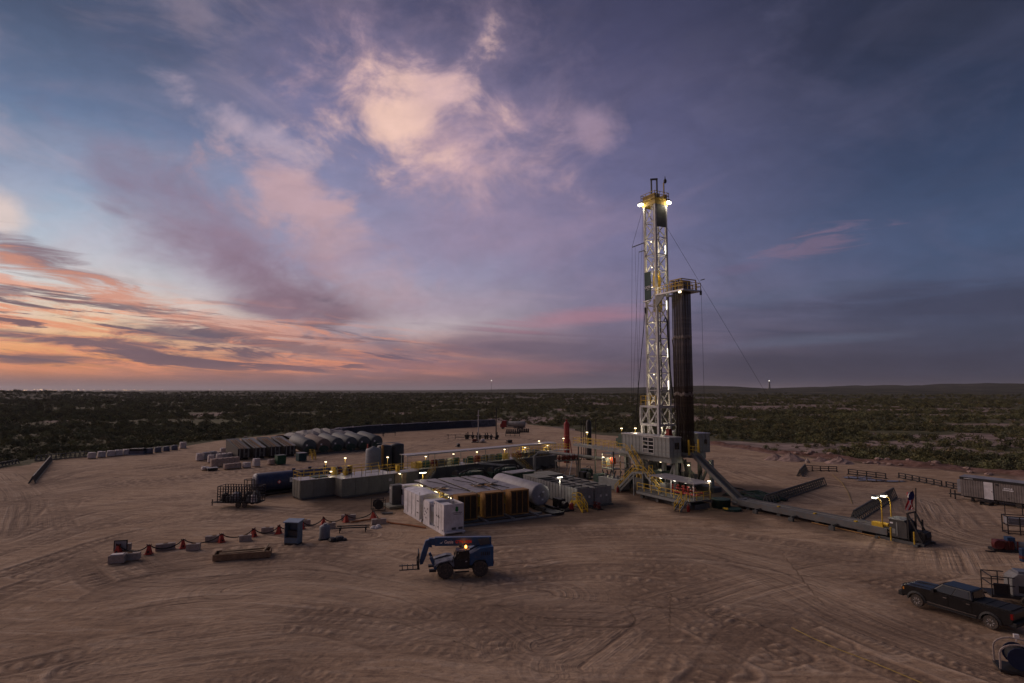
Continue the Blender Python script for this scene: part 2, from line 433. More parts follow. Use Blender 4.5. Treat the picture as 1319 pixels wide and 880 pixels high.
# ------------------------------------------------------------------ mesh helpers
class MB:
    def __init__(s):
        s.v, s.f = [], []

    def add(s, vs, fs):
        o = len(s.v)
        s.v += [tuple(p) for p in vs]
        s.f += [tuple(i + o for i in q) for q in fs]
        return s

    def bx(s, x0, x1, y0, y1, z0, z1):
        return s.add([(x0, y0, z0), (x1, y0, z0), (x1, y1, z0), (x0, y1, z0), (x0, y0, z1), (x1, y0, z1), (x1, y1, z1), (x0, y1, z1)],
                     [(0, 3, 2, 1), (4, 5, 6, 7), (0, 1, 5, 4), (1, 2, 6, 5), (2, 3, 7, 6), (3, 0, 4, 7)])

    def beam(s, p0, p1, w, h=None):
        h = h or w
        a, b = Vector(p0), Vector(p1)
        d = (b - a).normalized()
        up = Vector((0, 0, 1)) if abs(d.z) < 0.95 else Vector((1, 0, 0))
        x = d.cross(up).normalized() * (w / 2)
        y = x.cross(d).normalized() * (h / 2)
        vs = [p + i * x + j * y for p in (a, b) for (i, j) in ((-1, -1), (1, -1), (1, 1), (-1, 1))]
        return s.add(vs, [(0, 3, 2, 1), (4, 5, 6, 7), (0, 1, 5, 4), (1, 2, 6, 5), (2, 3, 7, 6), (3, 0, 4, 7)])

    def tube(s, p0, p1, r, n=6, r2=None):
        return s.path([p0, p1], r, n, r2)

    def path(s, pts, r, n=6, r2=None):
        pts = [Vector(p) for p in pts]
        r2 = r if r2 is None else r2
        rings, N = [], len(pts)
        for i, p in enumerate(pts):
            d = (pts[min(i + 1, N - 1)] - pts[max(i - 1, 0)]).normalized()
            up = Vector((0, 0, 1)) if abs(d.z) < 0.95 else Vector((1, 0, 0))
            x = d.cross(up).normalized()
            y = x.cross(d)
            rr = r + (r2 - r) * i / max(1, N - 1)
            rings.append([p + x * rr * math.cos(k * 2 * math.pi / n) + y * rr * math.sin(k * 2 * math.pi / n) for k in range(n)])
        vs = [q for rg in rings for q in rg]
        fs = [(i * n + k, i * n + (k + 1) % n, (i + 1) * n + (k + 1) % n, (i + 1) * n + k) for i in range(N - 1) for k in range(n)]
        fs += [tuple(range(n - 1, -1, -1)), tuple((N - 1) * n + k for k in range(n))]
        return s.add(vs, fs)

    def prism(s, poly, axis, d0, d1):
        """poly in the two other axes (cyclic order), extruded along axis"""
        def mk(p, d):
            return {'x': (d, p[0], p[1]), 'y': (p[0], d, p[1]), 'z': (p[0], p[1], d)}[axis]
        n = len(poly)
        vs = [mk(p, d0) for p in poly] + [mk(p, d1) for p in poly]
        fs = [tuple(range(n - 1, -1, -1)), tuple(range(n, 2 * n))] + [(i, (i + 1) % n, n + (i + 1) % n, n + i) for i in range(n)]
        return s.add(vs, fs)

    def lathe(s, prof, c=(0, 0, 0), n=16, axis='z'):
        vs, fs = [], []
        for (r, h) in prof:
            for k in range(n):
                t = 2 * math.pi * k / n
                q = (r * math.cos(t), r * math.sin(t), h)
                if axis == 'x':
                    q = (q[2], q[0], q[1])
                elif axis == 'y':
                    q = (q[0], q[2], q[1])
                vs.append((q[0] + c[0], q[1] + c[1], q[2] + c[2]))
        for i in range(len(prof) - 1):
            for k in range(n):
                fs.append((i * n + k, i * n + (k + 1) % n, (i + 1) * n + (k + 1) % n, (i + 1) * n + k))
        fs.append(tuple(range(n - 1, -1, -1)))
        fs.append(tuple((len(prof) - 1) * n + k for k in range(n)))
        return s.add(vs, fs)

    def quad(s, *p):
        return s.add(p, [tuple(range(len(p)))])

    def mesh(s, name, m, smooth=False):
        me = bpy.data.meshes.new(name)
        me.from_pydata(s.v, [], s.f)
        me.materials.append(m)
        if smooth:
            me.shade_smooth()
        me.update()
        return me

    def build(s, name, m, parent=None, smooth=False, **kw):
        return link(s.mesh(name, m, smooth), name, parent, **kw)


def link(me, name, parent=None, loc=None, rot=None, label=None, cat=None, group=None, kind=None):
    o = bpy.data.objects.new(name, me)
    col.objects.link(o)
    if parent is not None:
        o.parent = parent
    if loc is not None:
        o.location = loc
    if rot is not None:
        o.rotation_euler = rot if isinstance(rot, (tuple, list)) else (0, 0, rot)
    if label:
        o['label'] = label
    if cat:
        o['category'] = cat
    if group:
        o['group'] = group
    if kind:
        o['kind'] = kind
    return o


def thing(name, label, cat, loc=(0, 0, 0), rot=0.0, group=None):
    o = bpy.data.objects.new(name, None)
    o.empty_display_size = 0.3
    col.objects.link(o)
    o.location = loc
    o.rotation_euler = (0, 0, rot)
    o['label'] = label
    o['category'] = cat
    if group:
        o['group'] = group
    return o


def dup(root, loc, rot, label=None):
    r = root.copy()
    col.objects.link(r)
    r.location = loc
    r.rotation_euler = (0, 0, rot)
    if label:
        r['label'] = label
    for ch in list(root.children):
        c = ch.copy()
        col.objects.link(c)
        c.parent = r
        for g in ch.children:
            d = g.copy()
            col.objects.link(d)
            d.parent = c
    return r


# rig frame: x runs down the catwalk towards the near right, y to the far right
RA = math.radians(-61)
RU, RV = Vector((math.cos(RA), math.sin(RA), 0)), Vector((-math.sin(RA), math.cos(RA), 0))
RO = Vector((27.0, 93.0, 0))


def rig(a, b, z=0.0):
    return RO + RU * a + RV * b + Vector((0, 0, z))


def glow(parent, loc, watts, colr=(1.0, 0.82, 0.55), size=0.15, spot=None, rot=None):
    d = bpy.data.lights.new('lamp_glow', 'SPOT' if spot else 'POINT')
    d.energy = watts
    d.color = colr
    d.shadow_soft_size = size
    if spot:
        d.spot_size = math.radians(spot)
        d.spot_blend = 0.6
    o = bpy.data.objects.new('lamp_glow', d)
    col.objects.link(o)
    o.parent = parent
    o.location = loc
    if rot:
        o.rotation_euler = rot
    return o


def lamp(parent, loc, pole=0.0, watts=40, m=None, size=0.22, name='work_lamp'):
    """lamp head on a short pole: pole foot at loc"""
    m = m or LAMP_WARM
    x, y, z = loc
    hd = MB().bx(x - size * .8, x + size * .8, y - size * .6, y + size * .6, z + pole, z + pole + size * .5)
    if pole > 0:
        hd.tube((x, y, z), (x, y, z + pole), 0.035, 5)
    h = hd.build(name, DULL_YELLOW if pole > 0 else RIG_DARK, parent)
    MB().bx(x - size * .65, x + size * .65, y - size * .5, y + size * .5, z + pole - size * .55, z + pole - 0.005).build('lens', m, h)
    if watts:
        glow(h, (x, y, z + pole - size * .55 - 0.25), watts)
    return h


def railing(parent, pts, h=1.05, m=None, post=1.5, r=0.035, name='railing'):
    b = MB()
    for p, q in zip(pts[:-1], pts[1:]):
        p, q = Vector(p), Vector(q)
        for k in (h, h * 0.52):
            b.beam(p + Vector((0, 0, k)), q + Vector((0, 0, k)), r * 1.7)
        n = max(1, round((q - p).length / post))
        for i in range(n + 1):
            c = p.lerp(q, i / n)
            b.beam(c, c + Vector((0, 0, h + r * .8)), r * 1.7)
    return b.build(name, m or YELLOW, parent)


def stair(parent, top, bot, width, side, m=None, rm=None, rails=True):
    """flight between two points; side = unit vector across the flight"""
    top, bot, side = Vector(top), Vector(bot), Vector(side)
    for s in (-1, 1):
        MB().beam(top + side * s * width / 2, bot + side * s * width / 2, 0.07, 0.28).build('stringer', m or RIG_GREY, parent)
        if rails:
            e = side * s * (width / 2 - 0.0)
            b = MB()
            for k in (1.0, 0.55):
                b.beam(top + e + Vector((0, 0, k)), bot + e + Vector((0, 0, k)), 0.065)
            n = max(2, round((top - bot).length / 1.2))
            for i in range(n + 1):
                c = top.lerp(bot, i / n) + e
                b.beam(c, c + Vector((0, 0, 1.03)), 0.065)
            b.build('handrail', rm or YELLOW, parent)
    b = MB()
    n = max(4, int(abs(top.z - bot.z) / 0.24))
    d = (bot - top)
    d.z = 0
    d = d.normalized() * 0.13
    for i in range(1, n):
        c = top.lerp(bot, i / n)
        p, q = c - side * (width / 2 - .05), c + side * (width / 2 - .05)
        b.add([p - d, p + d, q + d, q - d, p - d - Vector((0, 0, .04)), p + d - Vector((0, 0, .04)), q + d - Vector((0, 0, .04)), q - d - Vector((0, 0, .04))],
              [(0, 1, 2, 3), (7, 6, 5, 4), (0, 4, 5, 1), (1, 5, 6, 2), (2, 6, 7, 3), (3, 7, 4, 0)])
    b.build('tread', m or RIG_GREY, parent, kind='stuff')


def text_mesh(body, size, m, parent, mtx, name='lettering', width=None, bold=0.0):
    cu = bpy.data.curves.new('lettering', 'FONT')
    cu.body = body
    cu.size = size
    cu.align_x = 'CENTER'
    cu.align_y = 'CENTER'
    cu.extrude = 0.012
    cu.offset = bold
    cu.resolution_u = 2
    tmp = bpy.data.objects.new('tmp_text', cu)
    col.objects.link(tmp)
    dg = bpy.context.evaluated_depsgraph_get()
    me = bpy.data.meshes.new_from_object(tmp.evaluated_get(dg))
    bpy.data.objects.remove(tmp)
    if width:
        xs = [v.co.x for v in me.vertices]
        k = width / (max(xs) - min(xs))
        for v in me.vertices:
            v.co.x *= k
    me.transform(mtx)
    me.materials.clear()
    me.materials.append(m)
    return link(me, name, parent)


def face_mtx(origin, xdir, ydir):
    x, y = Vector(xdir).normalized(), Vector(ydir).normalized()
    z = x.cross(y)
    M = Matrix((x, y, z)).transposed().to_4x4()
    M.translation = Vector(origin)
    return M


def ribbed(b, p0, p1, z0, z1, step, depth, nrm):
    """corrugated wall from p0 to p1 (xy), ribs pushed out along nrm"""
    p0, p1, nrm = Vector((p0[0], p0[1], 0)), Vector((p1[0], p1[1], 0)), Vector((nrm[0], nrm[1], 0))
    n = max(2, int((p1 - p0).length / step))
    pts = []
    for i in range(n):
        for (t, d) in ((0, 0), (.5, 0), (.6, 1), (.9, 1)):
            pts.append(p0.lerp(p1, (i + t) / n) + nrm * depth * d)
    pts.append(p1)
    for a, c in zip(pts[:-1], pts[1:]):
        b.quad((a.x, a.y, z0), (c.x, c.y, z0), (c.x, c.y, z1), (a.x, a.y, z1))
    return b
# ------------------------------------------------------------------ ground
# pad edge as distance from the drone spot along each bearing x/y
_edge = [(-900, 640), (-300, 622), (0, 604), (50, 596), (115, 589), (245, 574), (300, 566), (400, 556), (440, 552), (640, 544), (700, 549), (760, 559), (800, 563),
         (910, 573), (985, 584), (1060, 592), (1160, 604), (1240, 611), (1319, 622), (1700, 648), (2300, 670)]
_eu = np.array([(p - CX) / FPX for p, q in _edge])
_ed = np.array([at(p, q).y for p, q in _edge])


def vnoise(x, y, seed=0):
    """smooth value noise, numpy"""
    xi, yi = np.floor(x).astype(np.int64), np.floor(y).astype(np.int64)
    xf, yf = x - xi, y - yi
    xf, yf = xf * xf * (3 - 2 * xf), yf * yf * (3 - 2 * yf)

    def h(i, j):
        n = (i * 374761393 + j * 668265263 + seed * 1274126177) & 0x7fffffff
        n = ((n ^ (n >> 13)) * 1274126177) & 0x7fffffff
        n = n ^ (n >> 16)
        return (n % 65536) / 65535.0
    a, b, c, d = h(xi, yi), h(xi + 1, yi), h(xi, yi + 1), h(xi + 1, yi + 1)
    return (a * (1 - xf) + b * xf) * (1 - yf) + (c * (1 - xf) + d * xf) * yf


def fbm(x, y, o=4, seed=0):
    s, w, t = 0, 0.5, 0
    for k in range(o):
        s = s + w * vnoise(x * 2 ** k, y * 2 ** k, seed + k)
        t += w
        w *= 0.5
    return s / t


def pad_mask(x, y):
    """signed: >0 on the pad, metres to its edge along the bearing"""
    yy = np.maximum(y, 1.0)
    e = np.interp(np.clip(x / yy, -4, 4), _eu, _ed)
    e = e + (fbm(x * 0.12, y * 0.12, 3, 5) - 0.5) * 6.0
    return np.where(y < 20, 50.0, e - y)


def bare_field(x, y):
    """0..1: pale bare caliche between the scrub; more of it on the eastern side"""
    n = fbm(x * 0.026, y * 0.030, 5, 71)
    reg = fbm(x * 0.0045, y * 0.006, 3, 72)
    k = np.clip(x / np.maximum(y, 1.0) * 0.16, -0.08, 0.10)
    return np.clip((n + (reg - 0.5) * 0.55 + k - 0.57) / 0.05, 0, 1)


# wheel tracks: bundles of curved lanes on the pad, as polylines of photo-ground points
_lanes = [
    [(0, 700), (120, 660), (260, 640), (330, 655), (480, 662)], [(0, 740), (140, 690), (300, 664), (470, 690)],
    [(0, 650), (140, 625), (300, 612), (420, 600), (520, 585)], [(20, 640), (160, 612), (250, 600)],
    [(60, 780), (130, 745), (290, 722), (420, 716), (520, 742), (700, 765)], [(0, 820), (260, 770), (520, 790), (800, 800)],
    [(130, 715), (175, 750), (400, 735), (560, 770)], [(640, 700), (760, 690), (900, 690), (1060, 715), (1200, 735)],
    [(620, 740), (800, 715), (950, 720), (1100, 760), (1319, 800)], [(700, 830), (900, 770), (1050, 790), (1150, 830)],
    [(860, 700), (1000, 740), (1120, 800), (1319, 870)], [(1180, 640), (1200, 680), (1260, 700), (1319, 705)],
    [(1040, 620), (1160, 640), (1230, 680), (1260, 740)], [(950, 590), (1040, 612), (1130, 625)], [(920, 600), (1000, 625), (1080, 650)],
    [(500, 800), (660, 760), (820, 760), (1000, 850)], [(100, 860), (400, 820), (700, 870)], [(560, 575), (640, 562), (700, 570)],
    [(520, 580), (600, 560), (680, 558)], [(0, 625), (60, 612), (130, 600)], [(0, 610), (30, 640), (20, 690)], [(330, 600), (430, 590), (470, 575)],
    [(300, 760), (380, 745), (520, 760), (600, 790), (700, 860)], [(760, 860), (850, 790), (980, 750), (1150, 720)],
]


def _smooth(pts, n=40):
    P = np.array([[p.x, p.y] for p in (at(*q) for q in pts)])
    t = np.linspace(0, len(P) - 1, n)
    out = np.stack([np.interp(t, range(len(P)), P[:, k]) for k in (0, 1)], 1)
    for _ in range(6):
        out[1:-1] = (out[:-2] + 2 * out[1:-1] + out[2:]) / 4
    return out


_r2 = random.Random(3)
TRACKS = []
for ln in _lanes:
    base = _smooth(ln)
    for _ in range(7):
        off = _r2.uniform(-6, 6)
        tt = np.gradient(base, axis=0)
        nn = np.stack([-tt[:, 1], tt[:, 0]], 1)
        nn /= np.linalg.norm(nn, axis=1)[:, None] + 1e-6
        wob = np.interp(np.arange(40), [0, 13, 26, 39], [_r2.uniform(-2, 2) for _ in range(4)])
        TRACKS.append((base + nn * (off + wob)[:, None], _r2.uniform(0.15, 0.30), _r2.uniform(0.35, 1.0)))


def track_field(x, y):
    """per-vertex rut depth (0..1) from pairs of wheel tracks"""
    F = np.zeros_like(x)
    G = np.zeros(x.size)
    flat = np.stack([x.ravel(), y.ravel()], 1)
    Ff = F.ravel()
    order = np.argsort(flat[:, 1])
    ys = flat[order, 1]
    for (P, w, s) in TRACKS:
        y0, y1 = P[:, 1].min() - 2, P[:, 1].max() + 2
        i0, i1 = np.searchsorted(ys, [y0, y1])
        idx = order[i0:i1]
        Q = flat[idx]
        m = (Q[:, 0] > P[:, 0].min() - 2) & (Q[:, 0] < P[:, 0].max() + 2)
        idx, Q = idx[m], Q[m]
        if not len(idx):
            continue
        best = np.full(len(idx), 9.0)
        for a, b in zip(P[:-1], P[1:]):
            d = b - a
            L2 = d @ d + 1e-9
            near = np.abs(Q[:, 0] - (a[0] + b[0]) / 2) < abs(d[0]) / 2 + 2
            near &= np.abs(Q[:, 1] - (a[1] + b[1]) / 2) < abs(d[1]) / 2 + 2
            q = Q[near]
            if not len(q):
                continue
            t = np.clip(((q - a) @ d) / L2, 0, 1)
            ds = np.abs(np.linalg.norm(q - a - t[:, None] * d, axis=1) - 0.95)
            best[near] = np.minimum(best[near], ds)
        fade = fbm(Q[:, 0] * 0.15, Q[:, 1] * 0.15, 2, 9)
        val = np.exp(-(best / w) ** 2) * s * np.clip(fade * 2.4 - 0.6, 0, 1)
        Ff[idx] = np.maximum(Ff[idx], val)
        G[idx] = np.maximum(G[idx], np.exp(-((best - 1.9 * w) / (w * .7)) ** 2) * s * np.clip(fade * 2.4 - 0.6, 0, 1))
    return Ff.reshape(x.shape), G.reshape(x.shape)


def lane_fields(x, y):
    """three sets of curved driving lanes: across-lane and along-lane coordinates and a weight, per vertex"""
    flat = np.stack([x.ravel(), y.ravel()], 1)
    order = np.argsort(flat[:, 1])
    ys = flat[order, 1]
    out = []
    for k in range(3):
        D, S = np.full(len(flat), 99.0), np.zeros(len(flat))
        for li in range(k, len(_lanes), 3):
            P = _smooth(_lanes[li], 26)
            i0, i1 = np.searchsorted(ys, [P[:, 1].min() - 9, P[:, 1].max() + 9])
            idx = order[i0:i1]
            Q = flat[idx]
            m = (Q[:, 0] > P[:, 0].min() - 9) & (Q[:, 0] < P[:, 0].max() + 9)
            idx, Q = idx[m], Q[m]
            cum = 0.0
            for a, b in zip(P[:-1], P[1:]):
                d = b - a
                L = math.hypot(*d) + 1e-9
                near = (np.abs(Q[:, 0] - (a[0] + b[0]) / 2) < abs(d[0]) / 2 + 9) & (np.abs(Q[:, 1] - (a[1] + b[1]) / 2) < abs(d[1]) / 2 + 9)
                q, qi = Q[near], idx[near]
                if len(q):
                    t = ((q - a) @ d) / (L * L)
                    tc_ = np.clip(t, 0, 1)
                    e = q - a - tc_[:, None] * d
                    ds = np.linalg.norm(e, axis=1) * np.sign(d[0] * (q[:, 1] - a[1]) - d[1] * (q[:, 0] - a[0]))
                    better = np.abs(ds) < np.abs(D[qi])
                    D[qi[better]] = ds[better]
                    S[qi[better]] = cum + tc_[better] * L + li * 300
                cum += L
        out.append((D.reshape(x.shape), S.reshape(x.shape), np.exp(-(D.reshape(x.shape) / 4.2) ** 2)))
    return out


def make_ground():
    apex = 25.0
    U = np.concatenate([np.linspace(-2.6, -0.98, 60, endpoint=False), np.linspace(-0.98, 0.98, 1000), np.linspace(0.98, 2.6, 61)[1:]])
    ys = [-24.0]
    while ys[-1] < 45000:
        y = ys[-1]
        D = max(y, 22.0)
        step = 0.0010 * D * D / 16.0 * (1 if y > 24 else 6)
        step = max(step, 0.10)
        if y > 260:
            step = max(step, 0.006 * y)
        ys.append(y + min(step, 0.08 * D))
    Y = np.array(ys)
    UU, YY = np.meshgrid(U, Y)
    XX = UU * (YY + apex)
    pm = pad_mask(XX, YY)
    on = np.clip(pm / 3.0 + 0.5, 0, 1)
    tr, sh = track_field(XX, YY)
    tr, sh = tr * on, sh * on * (1 - tr)
    lf = lane_fields(XX, YY)
    dist = np.hypot(XX, YY)
    near = np.exp(-(dist / 110) ** 2)
    Z = (fbm(XX * 0.05, YY * 0.05, 3, 1) - 0.5) * 0.25 * on
    Z += (fbm(XX * 0.7, YY * 0.7, 3, 2) - 0.5) * 0.10 * near * on
    Z += (fbm(XX * 2.2, YY * 2.2, 2, 4) - 0.5) * 0.05 * near * on
    Z += 0.05 * sh - 0.085 * tr
    # shoulders of loose dirt beside the ruts
    off = 1 - on
    Z += off * ((fbm(XX * 0.02, YY * 0.02, 4, 21) - 0.5) * 1.6 - 0.2)
    # windrow of reddish spoil along the east edge
    az_ = np.arctan2(XX, np.maximum(YY, 1))
    east = np.clip((XX / np.maximum(YY, 1) - 0.30) / 0.05, 0, 1) * (YY > 20)
    lump = 0.5 + fbm(XX * 0.25, YY * 0.25, 3, 31)
    ber = np.exp(-((pm + 4.0) / 3.2) ** 2) * 1.15 * east * lump
    Z += ber
    west = np.clip((-XX / np.maximum(YY, 1) - 0.50) / 0.1, 0, 1) * (YY > 20)
    Z += np.exp(-((pm + 3.0) / 2.5) ** 2) * 0.5 * west * lump
    # far country: low ridges
    far = np.clip((dist - 500) / 2500, 0, 1)
    r1 = fbm(XX / 900, YY / 700, 4, 41)
    Z += far * (r1 - 0.5) * 26
    d1 = np.clip(1 - np.abs(dist - 5200) / 1900, 0, 1)
    Z += d1 * np.clip(az_ + 0.25, 0, 0.95) * (26 + 95 * fbm(XX / 700, YY / 900, 4, 43))
    for (ax, dd, hh, ww) in ((-0.735, 1500, 9, 190), (-0.655, 1750, 7, 240), (-0.43, 2300, 9, 260), (0.33, 2600, 26, 240), (0.20, 3000, 16, 300), (0.52, 2900, 22, 380)):
        Z += hh * np.exp(-(((XX - math.sin(ax) * dd) / ww) ** 2 + ((YY - math.cos(ax) * dd) / (ww * 1.6)) ** 2))
    Z -= np.clip(dist - 9000, 0, None) * 0.0008
    # mud and oil soaked ground around the rig, with ragged outlines
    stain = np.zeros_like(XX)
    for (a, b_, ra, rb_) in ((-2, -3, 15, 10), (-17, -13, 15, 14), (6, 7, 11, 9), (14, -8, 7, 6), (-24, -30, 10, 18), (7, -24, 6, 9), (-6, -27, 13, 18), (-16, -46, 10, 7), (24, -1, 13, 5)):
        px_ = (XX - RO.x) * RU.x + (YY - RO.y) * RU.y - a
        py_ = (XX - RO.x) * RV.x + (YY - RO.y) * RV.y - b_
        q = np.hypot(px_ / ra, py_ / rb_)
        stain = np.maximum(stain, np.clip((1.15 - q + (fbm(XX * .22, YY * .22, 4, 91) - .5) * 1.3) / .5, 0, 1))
    nv = Z.size
    co = np.stack([XX, YY, Z], -1).reshape(-1, 3)
    r, c = Z.shape
    i = (np.arange(r - 1)[:, None] * c + np.arange(c - 1)[None]).ravel()
    quads = np.stack([i, i + 1, i + c + 1, i + c], 1)
    qon = on.ravel()[quads].mean(1) > 0.5
    for nm, sel, mt in (('well_pad', qon, GROUND_MAT), ('brushland', ~qon, GROUND_MAT)):
        qs = quads[sel]
        used = np.unique(qs)
        remap = np.full(nv, -1)
        remap[used] = np.arange(len(used))
        qs = remap[qs]
        me = bpy.data.meshes.new(nm)
        me.vertices.add(len(used))
        me.vertices.foreach_set('co', co[used].ravel().astype(np.float32))
        me.loops.add(qs.size)
        me.loops.foreach_set('vertex_index', qs.ravel().astype(np.int32))
        me.polygons.add(len(qs))
        me.polygons.foreach_set('loop_start', (np.arange(len(qs)) * 4).astype(np.int32))
        me.polygons.foreach_set('loop_total', np.full(len(qs), 4, np.int32))
        me.update(calc_edges=True)
        lanes_at = [(n_ + str(k_), (lf[k_][j_] if j_ < 2 else lf[k_][j_] * on)) for k_ in range(3) for j_, n_ in enumerate(('lane_d', 'lane_s', 'lane_w'))]
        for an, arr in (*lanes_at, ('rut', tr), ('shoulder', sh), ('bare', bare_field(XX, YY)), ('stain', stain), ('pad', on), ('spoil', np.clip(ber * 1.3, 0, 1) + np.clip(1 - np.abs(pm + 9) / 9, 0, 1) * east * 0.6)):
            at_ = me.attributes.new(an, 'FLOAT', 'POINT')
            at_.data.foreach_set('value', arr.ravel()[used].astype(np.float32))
        me.materials.append(mt)
        me.shade_smooth()
        o = link(me, nm, kind='structure')


def ground_material():
    m = bpy.data.materials.new('pad_dirt_and_scrub_soil')
    m.use_nodes = True
    t = m.node_tree
    K = Nodes(t)
    b = t.nodes['Principled BSDF']
    b.inputs['Roughness'].default_value = 0.95
    b.inputs['Specular IOR Level'].default_value = 0.12
    g = t.nodes.new('ShaderNodeNewGeometry')
    P = g.outputs['Position']

    def attr(n):
        a = t.nodes.new('ShaderNodeAttribute')
        a.attribute_name = n
        return a.outputs['Fac']
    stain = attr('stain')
    pad, rut, spoil, shoulder, bare = attr('pad'), attr('rut'), attr('spoil'), attr('shoulder'), attr('bare')
    # pad dirt
    big = K.noise(P, 0.035, 5, 0.55, 0.6)
    medn = K.noise(P, 0.22, 6, 0.62, 0.8)
    mp = t.nodes.new('ShaderNodeMapping')
    t.links.new(P, mp.inputs[0])
    mp.inputs['Rotation'].default_value = (0, 0, math.radians(12))
    mp.inputs['Scale'].default_value = (0.35, 2.2, 1)
    scr = K.noise(mp.outputs[0], 0.55, 6, 0.65, 1.2)
    mp2 = t.nodes.new('ShaderNodeMapping')
    t.links.new(P, mp2.inputs[0])
    mp2.inputs['Rotation'].default_value = (0, 0, math.radians(-38))
    mp2.inputs['Scale'].default_value = (0.35, 2.0, 1)
    scr2 = K.noise(mp2.outputs[0], 0.5, 6, 0.65, 1.2)
    scr = K.m('ADD', K.m('MULTIPLY', scr, 0.5), K.m('MULTIPLY', scr2, 0.5))
    grit = K.noise(P, 5.0, 5, 0.7)
    fleck = K.noise(P, 2.1, 5, 0.72, 0.5)
    c = K.mix(K.ramp01(big, 0.32, 0.68), (0.355, 0.240, 0.152), (0.510, 0.366, 0.244))
    c = K.mix(K.m('MULTIPLY', K.ramp01(scr, 0.50, 0.60), 0.70), c, (0.205, 0.140, 0.096))
    c = K.mix(K.m('MULTIPLY', K.ramp01(scr, 0.49, 0.40), 0.60), c, (0.545, 0.420, 0.310))
    c = K.mix(K.m('MULTIPLY', K.ramp01(medn, 0.52, 0.66), 0.50), c, (0.190, 0.128, 0.090))
    c = K.mix(K.m('MULTIPLY', K.ramp01(fleck, 0.52, 0.66), 0.55), c, (0.165, 0.112, 0.082))
    c = K.mix(K.m('MULTIPLY', K.ramp01(grit, 0.48, 0.70), 0.35), c, (0.17, 0.118, 0.088))
    lanes_h = None
    for k_ in range(3):
        ld, ls, lw = attr('lane_d%d' % k_), attr('lane_s%d' % k_), attr('lane_w%d' % k_)
        st = K.noise(K.comb(K.m('MULTIPLY', ld, 1.5), K.m('MULTIPLY', ls, 0.035), 5.0 * k_), 1.0, 5, 0.66, 0.25)
        gate = K.m('MULTIPLY', lw, K.ramp01(K.noise(P, 0.05 + 0.01 * k_, 3, 0.6), 0.38, 0.58))
        c = K.mix(K.m('MULTIPLY', gate, 0.40), c, (0.44, 0.325, 0.228))
        c = K.mix(K.m('MULTIPLY', K.m('MULTIPLY', gate, K.ramp01(st, 0.53, 0.62)), 0.75), c, (0.160, 0.108, 0.076))
        c = K.mix(K.m('MULTIPLY', K.m('MULTIPLY', gate, K.ramp01(st, 0.47, 0.38)), 0.60), c, (0.60, 0.465, 0.345))
        hh = K.m('MULTIPLY', gate, K.m('SUBTRACT', 0.5, st))
        lanes_h = hh if lanes_h is None else K.m('ADD', lanes_h, hh)
    c = K.mix(K.m('MULTIPLY', shoulder, 0.45), c, (0.56, 0.43, 0.32))
    c = K.mix(K.m('MULTIPLY', rut, 0.75), c, (0.165, 0.112, 0.080))
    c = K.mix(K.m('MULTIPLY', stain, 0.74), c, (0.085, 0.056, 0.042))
    # spoil windrow
    sp = K.noise(P, 0.6, 6, 0.7)
    spc = K.mix(K.ramp01(sp, 0.35, 0.68), (0.12, 0.062, 0.046), (0.24, 0.145, 0.115))
    # scrub soil
    s3 = K.noise(P, 0.14, 5, 0.65)
    s4 = K.noise(P, 0.012, 4, 0.6)
    grass = K.mix(K.ramp01(s3, 0.35, 0.7), (0.070, 0.070, 0.038), (0.150, 0.135, 0.074))
    grass = K.mix(K.m('MULTIPLY', K.ramp01(s4, 0.5, 0.65), 0.6), grass, (0.115, 0.122, 0.055))
    pale = K.mix(K.ramp01(s3, 0.35, 0.65), (0.17, 0.128, 0.105), (0.36, 0.275, 0.235))
    soil = K.mix(bare, grass, pale)
    # beyond the scattered shrubs the scrub is a mottle in the soil
    ln = t.nodes.new('ShaderNodeVectorMath')
    ln.operation = 'LENGTH'
    t.links.new(P, ln.inputs[0])
    fars = K.ramp01(ln.outputs['Value'], 500.0, 1500.0)
    f1 = K.noise(P, 0.010, 7, 0.7, 0.3)
    f2 = K.noise(P, 0.0016, 5, 0.6)
    farc = K.mix(K.ramp01(f1, 0.40, 0.62), (0.045, 0.047, 0.034), (0.095, 0.088, 0.058))
    farc = K.mix(K.m('MULTIPLY', K.ramp01(f1, 0.60, 0.68), K.ramp01(f2, 0.5, 0.62)), farc, (0.26, 0.205, 0.17))
    soil = K.mix(fars, soil, farc)
    soil = K.mix(K.m('MINIMUM', spoil, 1.0), soil, spc)
    edge = K.ramp01(K.m('ADD', pad, K.m('MULTIPLY', K.m('SUBTRACT', medn, 0.5), 0.8)), 0.35, 0.65)
    c = K.mix(edge, soil, c)
    t.links.new(c, b.inputs['Base Color'])
    bm = t.nodes.new('ShaderNodeBump')
    bm.inputs['Strength'].default_value = 0.8
    bm.inputs['Distance'].default_value = 0.16
    hsum = K.m('ADD', K.m('MULTIPLY', lanes_h, 3.0), K.m('MULTIPLY', scr, 1.0))
    hsum = K.m('ADD', hsum, K.m('ADD', K.m('MULTIPLY', grit, 0.35), K.m('MULTIPLY', medn, 0.8)))
    t.links.new(hsum, bm.inputs['Height'])
    t.links.new(bm.outputs[0], b.inputs['Normal'])
    return m


GROUND_MAT = ground_material()
make_ground()


